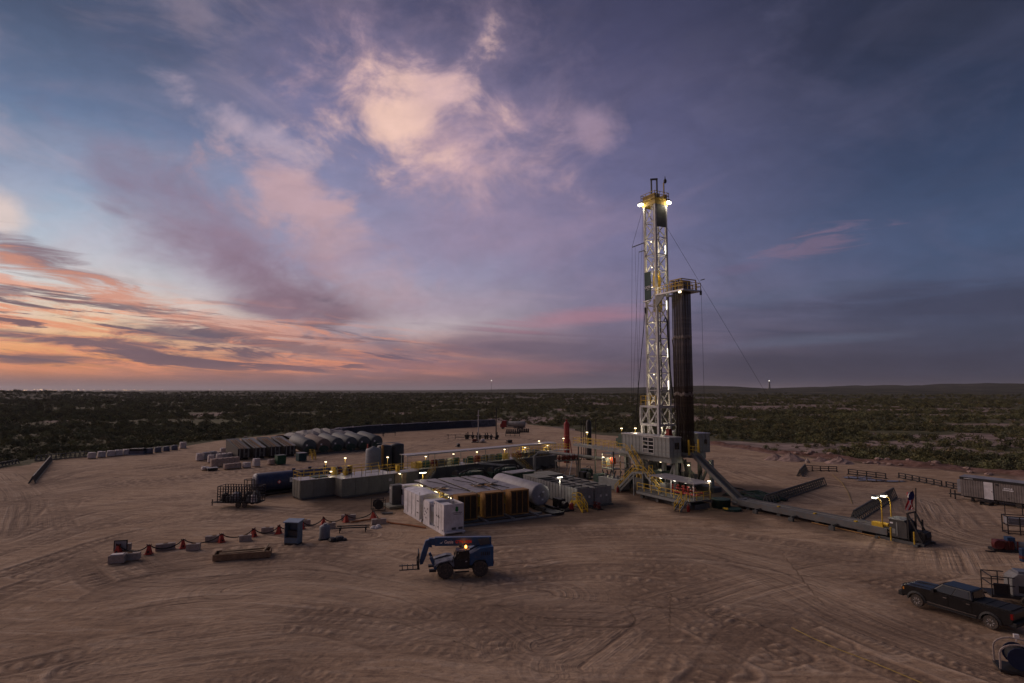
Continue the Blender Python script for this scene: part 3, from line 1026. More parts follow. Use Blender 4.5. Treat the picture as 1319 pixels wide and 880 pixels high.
# ------------------------------------------------------------------ scrub
def shrub_mesh(name, m, n, h, w, leaf, seed):
    r = random.Random(seed)
    b = MB()
    for k in range(3):
        a = r.uniform(0, 6.28)
        b.tube((0, 0, -0.2), (math.cos(a) * w * .3, math.sin(a) * w * .3, h * .5), 0.05, 3, 0.02)
    lobes = [(r.uniform(-.5, .5) * w, r.uniform(-.5, .5) * w, h * r.uniform(.35, .75), r.uniform(.3, .5) * w) for _ in range(7)]
    for _ in range(n):
        lx, ly, lz, lr = r.choice(lobes)
        d = Vector((r.gauss(0, 1), r.gauss(0, 1), r.gauss(0, .8))).normalized() * lr * r.uniform(.55, 1.05)
        p = Vector((lx, ly, lz)) + d
        p.z = max(p.z, 0.05)
        s = leaf * r.uniform(.6, 1.4)
        e1 = Vector((r.gauss(0, 1), r.gauss(0, 1), r.gauss(0, 1))).normalized() * s
        e2 = Vector((r.gauss(0, 1), r.gauss(0, 1), r.gauss(0, 1))).normalized() * s
        b.add([p - e1 * .5, p + e2 * .6, p + e1 * .5], [(0, 1, 2)])
    return b.mesh(name, m)


SHRUBS = [shrub_mesh('desert_shrub', LEAF_A, 190, 1.9, 2.2, .55, 1), shrub_mesh('desert_shrub', LEAF_B, 170, 1.5, 2.0, .5, 2),
          shrub_mesh('desert_shrub', LEAF_B, 210, 2.5, 2.6, .6, 3), shrub_mesh('desert_shrub', LEAF_A, 130, 1.0, 1.7, .45, 4),
          shrub_mesh('grass_tuft', LEAF_C, 90, 0.6, 1.4, .4, 5)]
for me in SHRUBS:
    me.materials.append(me.materials[0])


def scatter():
    # clumped positions; density falls with distance
    pts, kinds, scl = [], [], []
    rr = np.random.default_rng(5)
    for (d0, d1, n, s) in ((105, 200, 6500, 0.55), (200, 330, 11000, 0.65), (330, 600, 15000, 0.8), (600, 1100, 15000, 1.1), (1100, 2000, 11000, 1.5)):
        d = np.sqrt(rr.uniform(d0 ** 2, d1 ** 2, n * 3))
        a = rr.uniform(-0.86, 0.86, n * 3)
        x, y = d * np.sin(a), d * np.cos(a)
        keep = pad_mask(x, y) < -7
        cl = fbm(x * 0.028, y * 0.028, 4, 61)
        keep &= (cl + rr.uniform(-.22, .22, len(x))) > 0.47
        keep &= bare_field(x, y) < rr.uniform(.05, 1.15, len(x))
        x, y = x[keep][:n], y[keep][:n]
        pts.append(np.stack([x, y], 1))
        scl.append((.35 + 1.15 * rr.uniform(0, 1, len(x)) ** 2.0) * 1.15 * s)
        kinds.append(rr.choice(5, len(x), p=[.27, .27, .12, .2, .14]))
    return np.concatenate(pts), np.concatenate(scl), np.concatenate(kinds)


_depsg = bpy.context.evaluated_depsgraph_get()
_P, _S, _K = scatter()
_brush = bpy.data.objects['brushland']
from mathutils.bvhtree import BVHTree
_bvh = BVHTree.FromObject(_brush, _depsg)
_Z = np.zeros(len(_P))
for i, (x, y) in enumerate(_P):
    h = _bvh.ray_cast(Vector((x, y, 400)), Vector((0, 0, -1)))
    _Z[i] = h[0].z if h[0] else 0.0
_size = _S / np.hypot(_P[:, 0], _P[:, 1])
_inview = np.abs(np.arctan2(_P[:, 0], _P[:, 1])) < 0.71
_order = np.argsort(-(_size * _inview * (_K < 4)))
_single = set(_order[:160].tolist())
for i in _order[:160]:
    o = link(SHRUBS[_K[i]], 'desert_shrub', None, (_P[i, 0], _P[i, 1], _Z[i]), random.uniform(0, 6.28),
             label='low dark green desert shrub growing on the brushland just past the pad edge', cat='shrub', group='shrubs beyond the pad edge')
    o.scale = (_S[i],) * 3


def instance_cloud(name, idx, me):
    """points carrying copies of one shrub mesh"""
    pm_ = bpy.data.meshes.new(name)
    pm_.from_pydata([(_P[i, 0], _P[i, 1], _Z[i]) for i in idx], [], [])
    pm_.attributes.new('size', 'FLOAT', 'POINT').data.foreach_set('value', np.array([_S[i] for i in idx], np.float32))
    pm_.attributes.new('turn', 'FLOAT', 'POINT').data.foreach_set('value', rng.uniform(0, 6.28, len(idx)).astype(np.float32))
    return pm_


def scrub_stuff():
    groups = {}
    for i in range(len(_P)):
        if i not in _single:
            groups.setdefault(int(_K[i]), []).append(i)
    idx_all = [i for k in sorted(groups) for i in groups[k]]
    pm_ = instance_cloud('scrub_cover', idx_all, None)
    pm_.attributes.new('kindno', 'INT', 'POINT').data.foreach_set('value', np.array([_K[i] for i in idx_all], np.int32))
    o = link(pm_, 'scrub_cover', kind='stuff', label='dense mesquite scrub and grass tufts covering the plain', cat='scrub')
    ng = bpy.data.node_groups.new('scrub_scatter', 'GeometryNodeTree')
    ng.interface.new_socket('Geometry', in_out='INPUT', socket_type='NodeSocketGeometry')
    ng.interface.new_socket('Geometry', in_out='OUTPUT', socket_type='NodeSocketGeometry')
    N = ng.nodes.new
    gi, go = N('NodeGroupInput'), N('NodeGroupOutput')
    join = N('GeometryNodeJoinGeometry')

    def named(n, ty):
        a = N('GeometryNodeInputNamedAttribute')
        a.data_type = ty
        a.inputs['Name'].default_value = n
        return a.outputs['Attribute']
    sz, tn, kn = named('size', 'FLOAT'), named('turn', 'FLOAT'), named('kindno', 'INT')
    cx_ = N('ShaderNodeCombineXYZ')
    ng.links.new(tn, cx_.inputs[2])
    for k, me in enumerate(SHRUBS):
        src = bpy.data.objects.new('scrub_source', me)      # never linked into the scene
        oi = N('GeometryNodeObjectInfo')
        oi.inputs['Object'].default_value = src
        cmp_ = N('FunctionNodeCompare')
        cmp_.data_type = 'INT'
        cmp_.operation = 'EQUAL'
        ng.links.new(kn, cmp_.inputs[2])
        cmp_.inputs[3].default_value = k
        ip = N('GeometryNodeInstanceOnPoints')
        ng.links.new(gi.outputs[0], ip.inputs['Points'])
        ng.links.new(cmp_.outputs[0], ip.inputs['Selection'])
        ng.links.new(oi.outputs['Geometry'], ip.inputs['Instance'])
        ng.links.new(cx_.outputs[0], ip.inputs['Rotation'])
        ng.links.new(sz, ip.inputs['Scale'])
        ng.links.new(ip.outputs[0], join.inputs[0])
    ng.links.new(join.outputs[0], go.inputs[0])
    md = o.modifiers.new('scatter', 'NODES')
    md.node_group = ng


scrub_stuff()
# ================================================================== drilling rig
FLOOR = 5.8


def make_mast():
    root = thing('derrick_mast', 'tall silver lattice drilling mast with floodlit crown and dark green sign panel', 'drilling mast', rig(-4.7, 0, 0), RA)
    hx, hy, z0, z1 = 1.3, 1.2, FLOOR + 0.35, 48.4
    leg = MB().bx(-.17, .17, -.17, .17, z0, z1).mesh('leg', MAST_WHITE)
    for sx in (-1, 1):
        for sy in (-1, 1):
            link(leg, 'leg', root, (sx * hx, sy * hy, 0))
    n, zb = 12, 13.0
    bh = (z1 - 0.8 - zb) / n
    for face in ('-y', '+x', '+y', '-x'):
        ax, half, off = ('x', hx, hy) if face[1] == 'y' else ('y', hy, hx)
        s = -1 if face[0] == '-' else 1

        def P(t, z):
            return (t * half, s * off, z) if ax == 'x' else (s * off, t * half, z)
        gm = MB().beam(P(-.9, 0), P(.9, 0), .13).mesh('girt', MAST_WHITE)
        d1 = MB().beam(P(-.9, 0.08), P(.9, bh - .08), .15).mesh('brace', MAST_WHITE)
        d2 = MB().beam(P(.9, 0.08), P(-.9, bh - .08), .15).mesh('brace', MAST_WHITE)
        for i in range(n + 1):
            link(gm, 'girt', root, (0, 0, zb + i * bh))
            if i < n and not (face == '-y' and i in (6, 7)):
                link(d1 if (i + (face in ('+x', '-x'))) % 2 else d2, 'brace', root, (0, 0, zb + i * bh))
    # ladder on the left face
    b = MB()
    for k in (-.22, .22):
        b.beam((0.75 + k, -hy - .16, z0 + 4), (0.75 + k, -hy - .16, z1), .05)
    for i in range(int((z1 - z0 - 4) / .4)):
        b.beam((0.53, -hy - .16, z0 + 4.2 + i * .4), (0.97, -hy - .16, z0 + 4.2 + i * .4), .035)
    b.build('ladder', MAST_WHITE, root)
    # guide rails and the drilling line inside
    for x, y, w, m in ((-.55, .3, .22, MAST_WHITE), (-.1, .75, .2, MAST_WHITE)):
        MB().beam((x, y, z0), (x, y, z1 - 1), w).build('guide_rail', m, root)
    for k in range(6):
        MB().tube((-.25 + .1 * k, 0.1, 36.0), (-.3 + .12 * k, 0.1, z1), .02, 4).build('drilling_line', CABLE, root)
    # travelling block and top drive
    blk = MB().prism([(-.55, 33.6), (.55, 33.6), (.62, 35.2), (.35, 36.3), (-.35, 36.3), (-.62, 35.2)], 'y', -.25, .45).build('travelling_block', YELLOW, root)
    MB().lathe([(.5, -.05), (.5, .05)], (0, .5, 35.2), 14, 'y').build('sheave', RIG_DARK, blk)
    td = MB().bx(-.5, .55, -.3, .7, 29.2, 31.4).bx(-.3, .3, -.2, .4, 31.4, 33.2).build('top_drive', DULL_YELLOW, root)
    MB().tube((0, .1, 26.5), (0, .1, 29.2), .12, 8).build('quill', GALV, td)
    MB().bx(.1, .85, -.25, .25, 31.6, 33.4).build('motor_housing', WHITE2, td)
    bl = MB().bx(.95, 1.1, -.95, -.8, 36.6, 36.75).build('block_lamp', LAMP_WARM, root)
    glow(bl, (.95, -.8, 35.6), 90, (1, .84, .5), .25)
    # sign panel on the left face
    sg = MB().bx(-1.36, .22, -hy - .3, -hy - .22, 31.2, 36.0).build('sign_panel', BOARD_GREEN, root)
    text_mesh('CACTUS', .62, LETTER_WHITE, sg, face_mtx((-.57, -hy - .315, 33.35), (1, 0, 0), (0, 0, 1)), width=1.35, bold=.012)
    text_mesh('DRILLING', .22, LETTER_WHITE, sg, face_mtx((-.42, -hy - .315, 32.95), (1, 0, 0), (0, 0, 1)), width=.62)
    MB().bx(-1.35, .1, -hy - .7, -hy - .17, 30.9, 31.05).build('sign_ledge', GALV, root)
    # wind board below the crown, on the right face
    MB().bx(hx + .18, hx + .22, -hy + .18, hy - .18, 43.6, 47.6).build('wind_board', RIG_DARK, root)
    # crown
    cr = MB().bx(-1.75, 1.75, -1.65, 1.65, 48.4, 48.62).bx(-1.5, 1.5, -1.4, -1.15, 48.62, 49.4).bx(-1.5, 1.5, 1.15, 1.4, 48.62, 49.4)
    cr = cr.build('crown_platform', DULL_YELLOW, root)
    MB().bx(-1.55, 1.55, -1.45, 1.45, 47.5, 48.39).build('crown_skirt', DULL_YELLOW, root)
    for k in range(3):
        MB().lathe([(.62, -.07), (.62, .07)], (-.6 + k * .6, 0, 49.1), 16, 'y').build('crown_sheave', RIG_DARK, root)
    railing(root, [(-1.7, -1.6, 48.62), (1.7, -1.6, 48.62), (1.7, 1.6, 48.62), (-1.7, 1.6, 48.62), (-1.7, -1.6, 48.62)], 1.05, DULL_YELLOW, 1.1, .04)
    gp = MB().beam((.1, -.8, 48.62), (.1, -.8, 52.2), .2).beam((.7, -.1, 48.62), (.7, -.1, 52.2), .2).beam((0, -.95, 52.2), (.8, 0.02, 52.2), .26)
    gp.build('gin_pole', RIG_DARK, root)
    bp = MB().beam((1.2, 1.0, 48.62), (1.2, 1.0, 51.6), .16).build('beacon_post', DULL_YELLOW, root)
    MB().lathe([(.05, 51.4), (.26, 51.6), (.26, 52.0), (.1, 52.2), (.03, 52.7)], (1.45, 1.1, 0), 10).build('beacon', BLACK, bp)
    for (x, y) in ((-1.65, -1.95), (-1.2, -1.95), (1.75, 1.7), (2.0, 1.2)):
        h = MB().bx(x - .22, x + .22, y - .2, y + .2, 48.15, 48.4).build('crown_floodlight', RIG_DARK, root)
        MB().bx(x - .22, x + .22, y - .21, y + .2, 47.8, 48.14).build('lens', LAMP_COOL, h)
        glow(h, (x, y - .1, 47.5), 65, (1, .86, .6), .2)
    # light tubes up the near right leg
    for z in (16.0, 21.4, 29.5, 39.0, 44.5):
        t = MB().bx(hx - .02, hx + .08, hy - .36, hy - .24, z, z + 1.5).build('light_tube', LAMP_TUBE, root)
        glow(t, (hx - .9, hy - .9, z + .7), 62, (1, .84, .54), .35)
    for z in (14.0, 18.5, 23.5, 27.5, 33.5, 37.0, 41.5):  # small lamps added inside the mast to brighten the bracing
        h = MB().bx(-hx + .2, -hx + .32, -.1, .1, z, z + .14).build('mast_fill_lamp', LAMP_WARM, root)
        glow(h, (-hx + 1.1, -.2, z - .3), 62, (1, .80, .46), .35)
    # raising arms and tugger lines on the left side
    arm = MB().beam((-hx, -hy, 41.4), (-2.6, -3.0, 40.6), .14).beam((-hx, -hy, 40.0), (-1.6, -2.4, 39.6), .14).build('tugger_boom', RIG_GREY, root)
    MB().tube((-1.4, -1.5, 47.3), (-2.6, -3.0, 40.7), .03, 4).build('stay_line', CABLE, root)
    for (p, q) in (((-2.6, -3.0, 40.6), (-3.3, -3.2, 13.0)), ((-1.6, -2.4, 39.6), (-3.0, -3.1, 14.0)), ((-1.4, -1.5, 46.8), (-2.5, -2.8, 9.0)),
                   ((-1.3, -1.6, 44.0), (-1.5, -1.9, 14.0)), ((-2.3, -2.6, 40.8), (-2.2, -2.5, 12.0))):
        MB().tube(p, q, .022, 4).build('tugger_line', CABLE, root)
    MB().tube((-1.3, -1.5, 29.4), (-2.9, -2.9, 9.2), .06, 5).lathe([(.12, 29.0), (.14, 30.0)], (-1.3, -1.5, 0), 6).build('hoist_strut', BLACK, root)
    # mud hose hanging in a loop on the right side
    pts = [(1.1, .4, 27.5), (1.35, .6, 28.2), (1.5, .8, 27.4)]
    for k in range(15):
        t = k / 14
        pts.append((1.5 + .9 * math.sin(t * math.pi) * .4, .8 + 1.5 * t, 27 - 12.5 * math.sin(t * math.pi * .93) ** .55 if t > 0 else 27))
    pts.append((1.3, 2.1, 24.5))
    MB().path(pts, .125, 6).build('mud_hose', CABLE, root, True)
    MB().tube((1.0, -.3, z0), (1.0, -.3, 27.5), .11, 8).build('standpipe', RIG_DARK, root)
    # lower gantry box that carries the mast legs
    g0, g1, hw = 10.2, 13.2, 2.1
    gm = MB().bx(-hw - .15, hw + .15, -.14, .14, -.16, .16).mesh('gantry_beam', MAST_WHITE)
    for z in (g0, g1):
        for s in (-1, 1):
            link(gm, 'gantry_beam', root, (0, s * hw, z))
            link(gm, 'gantry_beam', root, (s * hw, 0, z), math.pi / 2)
    pm = MB().bx(-.2, .2, -.2, .2, g0 + .16, g1 - .16).mesh('gantry_post', MAST_WHITE)
    lm = MB().bx(-.22, .22, -.22, .22, FLOOR + .3, g0 - .16).mesh('gantry_leg', MAST_WHITE)
    for sx in (-1, 1):
        for sy in (-1, 1):
            link(pm, 'gantry_post', root, (sx * hw, sy * hw, 0))
            link(lm, 'gantry_leg', root, (sx * (hw - .15), sy * (hw - .15), 0))
    for s in (-1, 1):
        for (x0, x1) in ((-hw, 0), (0, hw)):
            MB().beam((x0, s * hw, g0 + .2), (x1, s * hw, g1 - .2), .18).build('gantry_brace', MAST_WHITE, root)
            MB().beam((s * hw, x1, g0 + .2), (s * hw, x0, g1 - .2), .18).build('gantry_brace', MAST_WHITE, root)
        MB().beam((-hw + .3, s * (hw - .2), FLOOR + .4), (0, s * (hw - .2), g0 - .2), .2).build('gantry_brace', MAST_WHITE, root)
        MB().beam((hw - .3, s * (hw - .2), FLOOR + .4), (0, s * (hw - .2), g0 - .2), .2).build('gantry_brace', MAST_WHITE, root)
    railing(root, [(-hw, -hw, g1 + .16), (hw * .7, -hw, g1 + .16)], 1.6, YELLOW, 1.2, .05)
    for (x, y) in ((-1.0, 1.0), (1.0, -.6), (1.2, 1.3)):
        h = MB().bx(x - .12, x + .12, y - .1, y + .1, 9.65, 9.78).build('gantry_lamp', LAMP_WARM, root)
        glow(h, (x, y, 9.3), 60, (1, .85, .58), .2)
    return root


make_mast()


def make_racking_board():
    root = thing('racking_board', 'grey platform with yellow cage high on the mast holding the pipe tops', 'platform', rig(0, 0, 31.7), RA)
    b = MB().bx(-3.3, 2.9, -1.6, -1.0, 0, .22).bx(-3.3, 2.9, 1.9, 2.5, 0, .22).bx(2.3, 2.9, -1.0, 1.9, 0, .22).bx(-3.3, -2.6, -1.0, 1.9, 0, .22)
    b.build('deck', GALV, root)
    for k in range(8):
        MB().bx(-.35, 2.3, -.93 + k * .34, -.83 + k * .34, .08, .2).build('finger', DULL_YELLOW, root)
    railing(root, [(-3.2, -1.5, .22), (2.8, -1.5, .22), (2.8, 2.4, .22), (-.5, 2.4, .22)], 1.2, YELLOW, .9, .045)
    cg = MB()
    for x in (-.4, .9, 2.1):
        cg.beam((x, -1.15, .22), (x, -1.15, 2.0), .14)
        cg.beam((x, 2.05, .22), (x, 2.05, 2.0), .14)
        cg.beam((x, -1.15, 2.0), (x, 2.05, 2.0), .14)
    cg.beam((-.4, -1.15, 1.1), (2.1, -1.15, 1.1), .12).beam((-.4, -1.15, 2.0), (2.1, -1.15, 2.0), .14)
    cg.build('pipe_cage', DULL_YELLOW, root)
    MB().prism([(-3.3, 0), (-1.0, 0), (-3.3, -2.0)], 'y', -1.5, -1.36).build('bracket', RIG_GREY, root)
    MB().prism([(-3.3, 0), (-1.0, 0), (-3.3, -2.0)], 'y', 2.26, 2.4).build('bracket', RIG_GREY, root)
    MB().beam((2.9, 2.3, 1.9), (3.5, 2.6, 2.0), .12).beam((2.85, 2.35, -.5), (2.85, 2.35, .2), .25).build('tugger_post', RIG_DARK, root)
    h = MB().bx(1.6, 2.0, -1.3, -1.1, -.26, -.02).build('board_lamp', LAMP_WARM, root)
    glow(root, (-2.2, -.6, .9), 60)


make_racking_board()

# stands of drill pipe leaning in the racking board
_stand = MB()
_r = random.Random(4)
_stand.tube((0, 0, 0), (0, 0, 27.4), .075, 7)
stand_me = _stand.mesh('pipe_stand', PIPE_BROWN, True)
joint_me = MB().lathe([(.075, -.25), (.095, -.2), (.095, .2), (.075, .25)], (0, 0, 0), 7).mesh('tool_joint', PIPE_JOINT, True)
for i in range(9):
    for k in range(8):
        if 1 < i < 8 and 0 < k < 7 and i < 7:
            continue                                      # inside the bundle, nothing of it shows
        p = rig(-.35 + i * .265, -.78 + k * .27 + (i % 2) * .05, FLOOR + .38)
        st = thing('drill_pipe_stand', 'brown stand of drill pipe racked upright in the bundle beside the mast', 'drill pipe', p, 0, 'drill pipe stands racked in the derrick')
        link(stand_me, 'pipe_body', st)
        for z in (9.1, 18.2):
            link(joint_me, 'tool_joint', st, (0, 0, z + _r.uniform(-.15, .15)))


def make_substructure():
    root = thing('rig_substructure', 'dark steel substructure carrying the drill floor above the well', 'substructure', rig(0, 0, 0), RA)
    for (y0, y1) in ((-5.2, -3.0), (2.6, 4.6)):
        MB().bx(-9, 3.2 if y0 < 0 else .9, y0, y1, FLOOR - .9, FLOOR - .02).build('floor_girder', RIG_GREY, root)
        MB().bx(-9.5, 4, y0 + .1, y1 - .1, .02, .75).build('base_box', RIG_DARK, root)
        for x in (-8.4, -4.0, .5, 2.9):
            MB().bx(x - .22, x + .22, (y0 + y1) / 2 - .3, (y0 + y1) / 2 + .3, .75, FLOOR - .9).build('post', RIG_GREY, root)
        for (xa, xb) in ((-8.2, -4.2), (.3, -3.8), (.7, 2.7)):
            MB().beam((xa, (y0 + y1) / 2, .9), (xb, (y0 + y1) / 2, FLOOR - 1.0), .3).build('diagonal_brace', RIG_GREY, root)
    MB().bx(-9, 1.3, -3.0, 2.6, FLOOR - .5, FLOOR - .06).build('floor_frame', RIG_DARK, root)
    MB().bx(-9.1, 4.6, -3.2, -.3, FLOOR, FLOOR + .32).bx(-9.1, 1.4, -.3, 3.25, FLOOR, FLOOR + .318).build('drill_floor', RIG_DARK, root)
    # blow-out preventer stack over the well
    bop = MB().lathe([(.55, .3), (.55, 1.0), (.95, 1.05), (.95, 1.9), (.6, 1.95), (.6, 2.2), (1.0, 2.25), (1.0, 3.1), (.5, 3.2), (.5, 4.6)], (1.6, -.2, 0), 14)
    bop.build('blowout_preventer', OLIVE, root)
    MB().bx(.2, 3.1, -.6, .3, 1.2, 1.75).bx(.2, 3.1, -.6, .3, 2.4, 2.95).build('preventer_ram', RIG_DARK, root)
    # machinery packed between the legs
    rs = random.Random(51)
    for k in range(12):
        x, y = rs.uniform(-8.3, .4), rs.choice((rs.uniform(-2.6, 2.2), rs.uniform(-4.8, -3.2)))
        w_, d_, h_ = rs.uniform(.5, 1.4), rs.uniform(.4, 1.0), rs.uniform(1.2, 4.2)
        MB().bx(x - w_, x + w_, y - d_, y + d_, .76 if y < -3 else .02, h_).build('equipment_box', (BLACK, RIG_DARK, BLACK, GREEN)[k % 4], root)
    for k in range(16):
        x, y = rs.uniform(-9, 3), rs.uniform(-5.0, 3)
        MB().path([(x, y, FLOOR - .5), (x + rs.uniform(-.4, .4), y + rs.uniform(-.3, .3), 3.2), (x + rs.uniform(-1, 1), y + rs.uniform(-.5, .5), .5)], rs.uniform(.07, .16), 6).build('hanging_hose', (BLACK, CABLE, RIG_DARK)[k % 3], root)
    for k in range(3):
        MB().beam((-8.6, -5.0, 1.6 + k * 1.1), (-1.5, -4.9, 1.5 + k * 1.1), .16).build('side_pipe', RIG_DARK, root)
    railing(root, [(4.5, -2.9, FLOOR + .32), (4.5, -2.8, FLOOR + .32)], 1.1)
    railing(root, [(4.5, -.6, FLOOR + .32), (1.4, -.2, FLOOR + .32), (1.4, 2.6, FLOOR + .32)], 1.1)
    for y in (-2.75, -.75):
        MB().beam((4.4, y, FLOOR + .3), (4.4, y, FLOOR + 2.6), .22).build('gate_post', YELLOW, root)
    MB().bx(-1.6, -.9, -1.6, -1.0, FLOOR + .32, FLOOR + 3.9).bx(-1.7, -.8, -1.7, -.9, FLOOR + 2.0, FLOOR + 3.1).build('iron_roughneck', RED, root)
    for (x, y, z, w) in ((3.9, -2.4, 4.5, 34), (3.2, 1.9, 4.4, 30), (-2.5, -2.0, 4.3, 30)):
        h = MB().bx(x - .1, x + .1, y - .1, y + .1, z, z + .12).build('cellar_lamp', LAMP_WARM, root)
        glow(h, (x, y, z - .3), w, (1, .85, .55))
    # control station hung on the off side of the floor
    st = MB().bx(-13.2, -10.6, -5.6, -3.6, 2.3, 2.45).bx(-13.2, -10.6, -5.6, -3.6, 4.9, 5.02).build('control_platform', RIG_GREY, root)
    MB().bx(-11.7, -11.0, -5.0, -4.3, 3.2, 4.3).build('red_cabinet', mat('signal_red_cabinet', (0.62, 0.08, 0.03), .5), root)
    MB().bx(-13.4, -12.5, -5.2, -4.2, 2.9, 4.1).build('grey_cabinet', TANK_GREY, root)
    railing(root, [(-13.2, -5.6, 2.45), (-10.6, -5.6, 2.45), (-10.6, -3.6, 2.45)], 1.1)
    for (x, y) in ((-13.15, -5.55), (-10.65, -5.55), (-10.65, -3.65)):
        MB().beam((x, y, .2), (x, y, 4.9), .1).build('platform_post', GALV, root)
    h = MB().bx(-12.2, -11.5, -4.85, -4.7, 4.78, 4.87).build('platform_lamp', LAMP_COOL, root)
    glow(h, (-11.8, -5.2, 4.5), 150, (1, .88, .5))
    for (x, y) in ((-9.8, -6.2), (-8.6, -6.0), (-10.5, -6.6)):
        MB().beam((x, y, 0), (x - .9, y - .3, 2.4), .14).beam((x, y, 0), (x + .5, y + .5, 2.4), .14).build('pipe_prop', BLACK, root)


make_substructure()


def clad_house(name, label, a0, a1, b0, b1, z0, z1, m, window=None):
    root = thing(name, label, 'cabin', rig(a0, b0, z0), RA)
    L, Wd, Hh = a1 - a0, b1 - b0, z1 - z0
    # each wall sheet is a panel of its own with a raised seam
    n = int(round(L / .82))
    pw = L / n
    side = MB().bx(.02, pw - .02, 0, .05, 0, Hh - .1).bx(0, .07, -.035, .0, 0, Hh - .1).mesh('wall_panel', m)
    for i in range(n):
        if window and window[0] <= i < window[1]:
            continue
        link(side, 'wall_panel', root, (i * pw, 0, 0))
    for i in range(n):
        link(side, 'wall_panel', root, ((i + 1) * pw, Wd, 0), math.pi)
    ne = max(2, int(round(Wd / .8)))
    ew = Wd / ne
    end = MB().bx(.02, ew - .02, 0, .05, 0, Hh - .1).bx(0, .07, -.035, 0, 0, Hh - .1).mesh('wall_panel', m)
    for i in range(ne):
        link(end, 'wall_panel', root, (L, i * ew, 0), math.pi / 2)
        link(end, 'wall_panel', root, (0, (i + 1) * ew, 0), -math.pi / 2)
    MB().bx(.06, L - .06, .06, Wd - .06, 0, .12).build('floor_frame', RIG_DARK, root)
    MB().bx(-.08, L + .08, -.1, Wd + .1, Hh - .1, Hh + .03).build('roof', GALV, root)
    return root, L, Wd, Hh, pw


def make_cabins():
    root, L, Wd, Hh, pw = clad_house('driller_cabin', 'long grey ribbed cabin with grid windows on the near side of the drill floor', -7.6, 3.3, -7.4 + 1.75, -3.25, FLOOR - .02, FLOOR + 3.0, RIG_GREY, (6, 9))
    x0, x1 = 6 * pw, 9 * pw
    wd = MB().bx(x0, x1, 0, .05, 0, .35).bx(x0, x1, 0, .05, 2.72, Hh - .1).build('window_wall', RIG_GREY, root)
    fr = MB()
    for i in range(3):
        x = x0 + (x1 - x0) * i / 2
        fr.bx(x - .06, x + .06, -.05, .08, .35, 2.72)
    for z in (.35, .92, 1.52, 2.12, 2.72):
        fr.bx(x0, x1, -.045, .075, z - .05, z + .05)
    fr.build('window_frame', GALV, root)
    for i in range(2):
        for k, z in enumerate((.4, .97, 1.57, 2.17)):
            xa = x0 + (x1 - x0) * i / 2 + .07
            MB().bx(xa, xa + (x1 - x0) / 2 - .14, .01, .03, z, z + .5).build('pane', GLASS if (k, i) != (0, 0) else TANK_GREY, root)
    w = MB().bx(L + .05, L + .09, Wd * .45, Wd * .8, 1.2, 2.2).build('end_window', GLASS, root)
    MB().bx(-.1, -.05, .5, 1.6, .3, 2.4).build('end_opening', GREEN, root)
    # off-driller's side cabin
    root, L, Wd, Hh, pw = clad_house('tool_cabin', 'grey metal cabin behind the racked drill pipe on the far side of the drill floor', -6.5, .6, 3.3, 5.9, FLOOR - .02, FLOOR + 3.1, RIG_GREY)
    MB().bx(L + .05, L + .09, 1.3, 1.9, 1.4, 2.1).build('end_window', GLASS, root)
    # engine / drawworks lumps behind the driller's cabin
    root = thing('drawworks', 'dark green drawworks machinery standing behind the grey cabin', 'winch', rig(-9.2, -2.2, FLOOR + .32), RA)
    MB().lathe([(.9, -1.4), (.9, -1.2), (.55, -1.15), (.55, 1.15), (.9, 1.2), (.9, 1.4)], (0, 0, 1.2), 16, 'y').build('drum', GREEN, root)
    MB().bx(-1.3, 1.3, -1.9, -1.45, 0, 2.2).bx(-1.3, 1.3, 1.45, 1.9, 0, 2.2).build('side_frame', GREEN, root)
    MB().bx(-2.3, -1.3, -1.6, 1.6, 0, 1.5).build('motor', GREEN, root)
    lamp(root, (-.6, -1.7, 2.2), 1.1, 60)
    lamp(root, (2.6, -1.4, 2.2), 1.3, 60)


make_cabins()


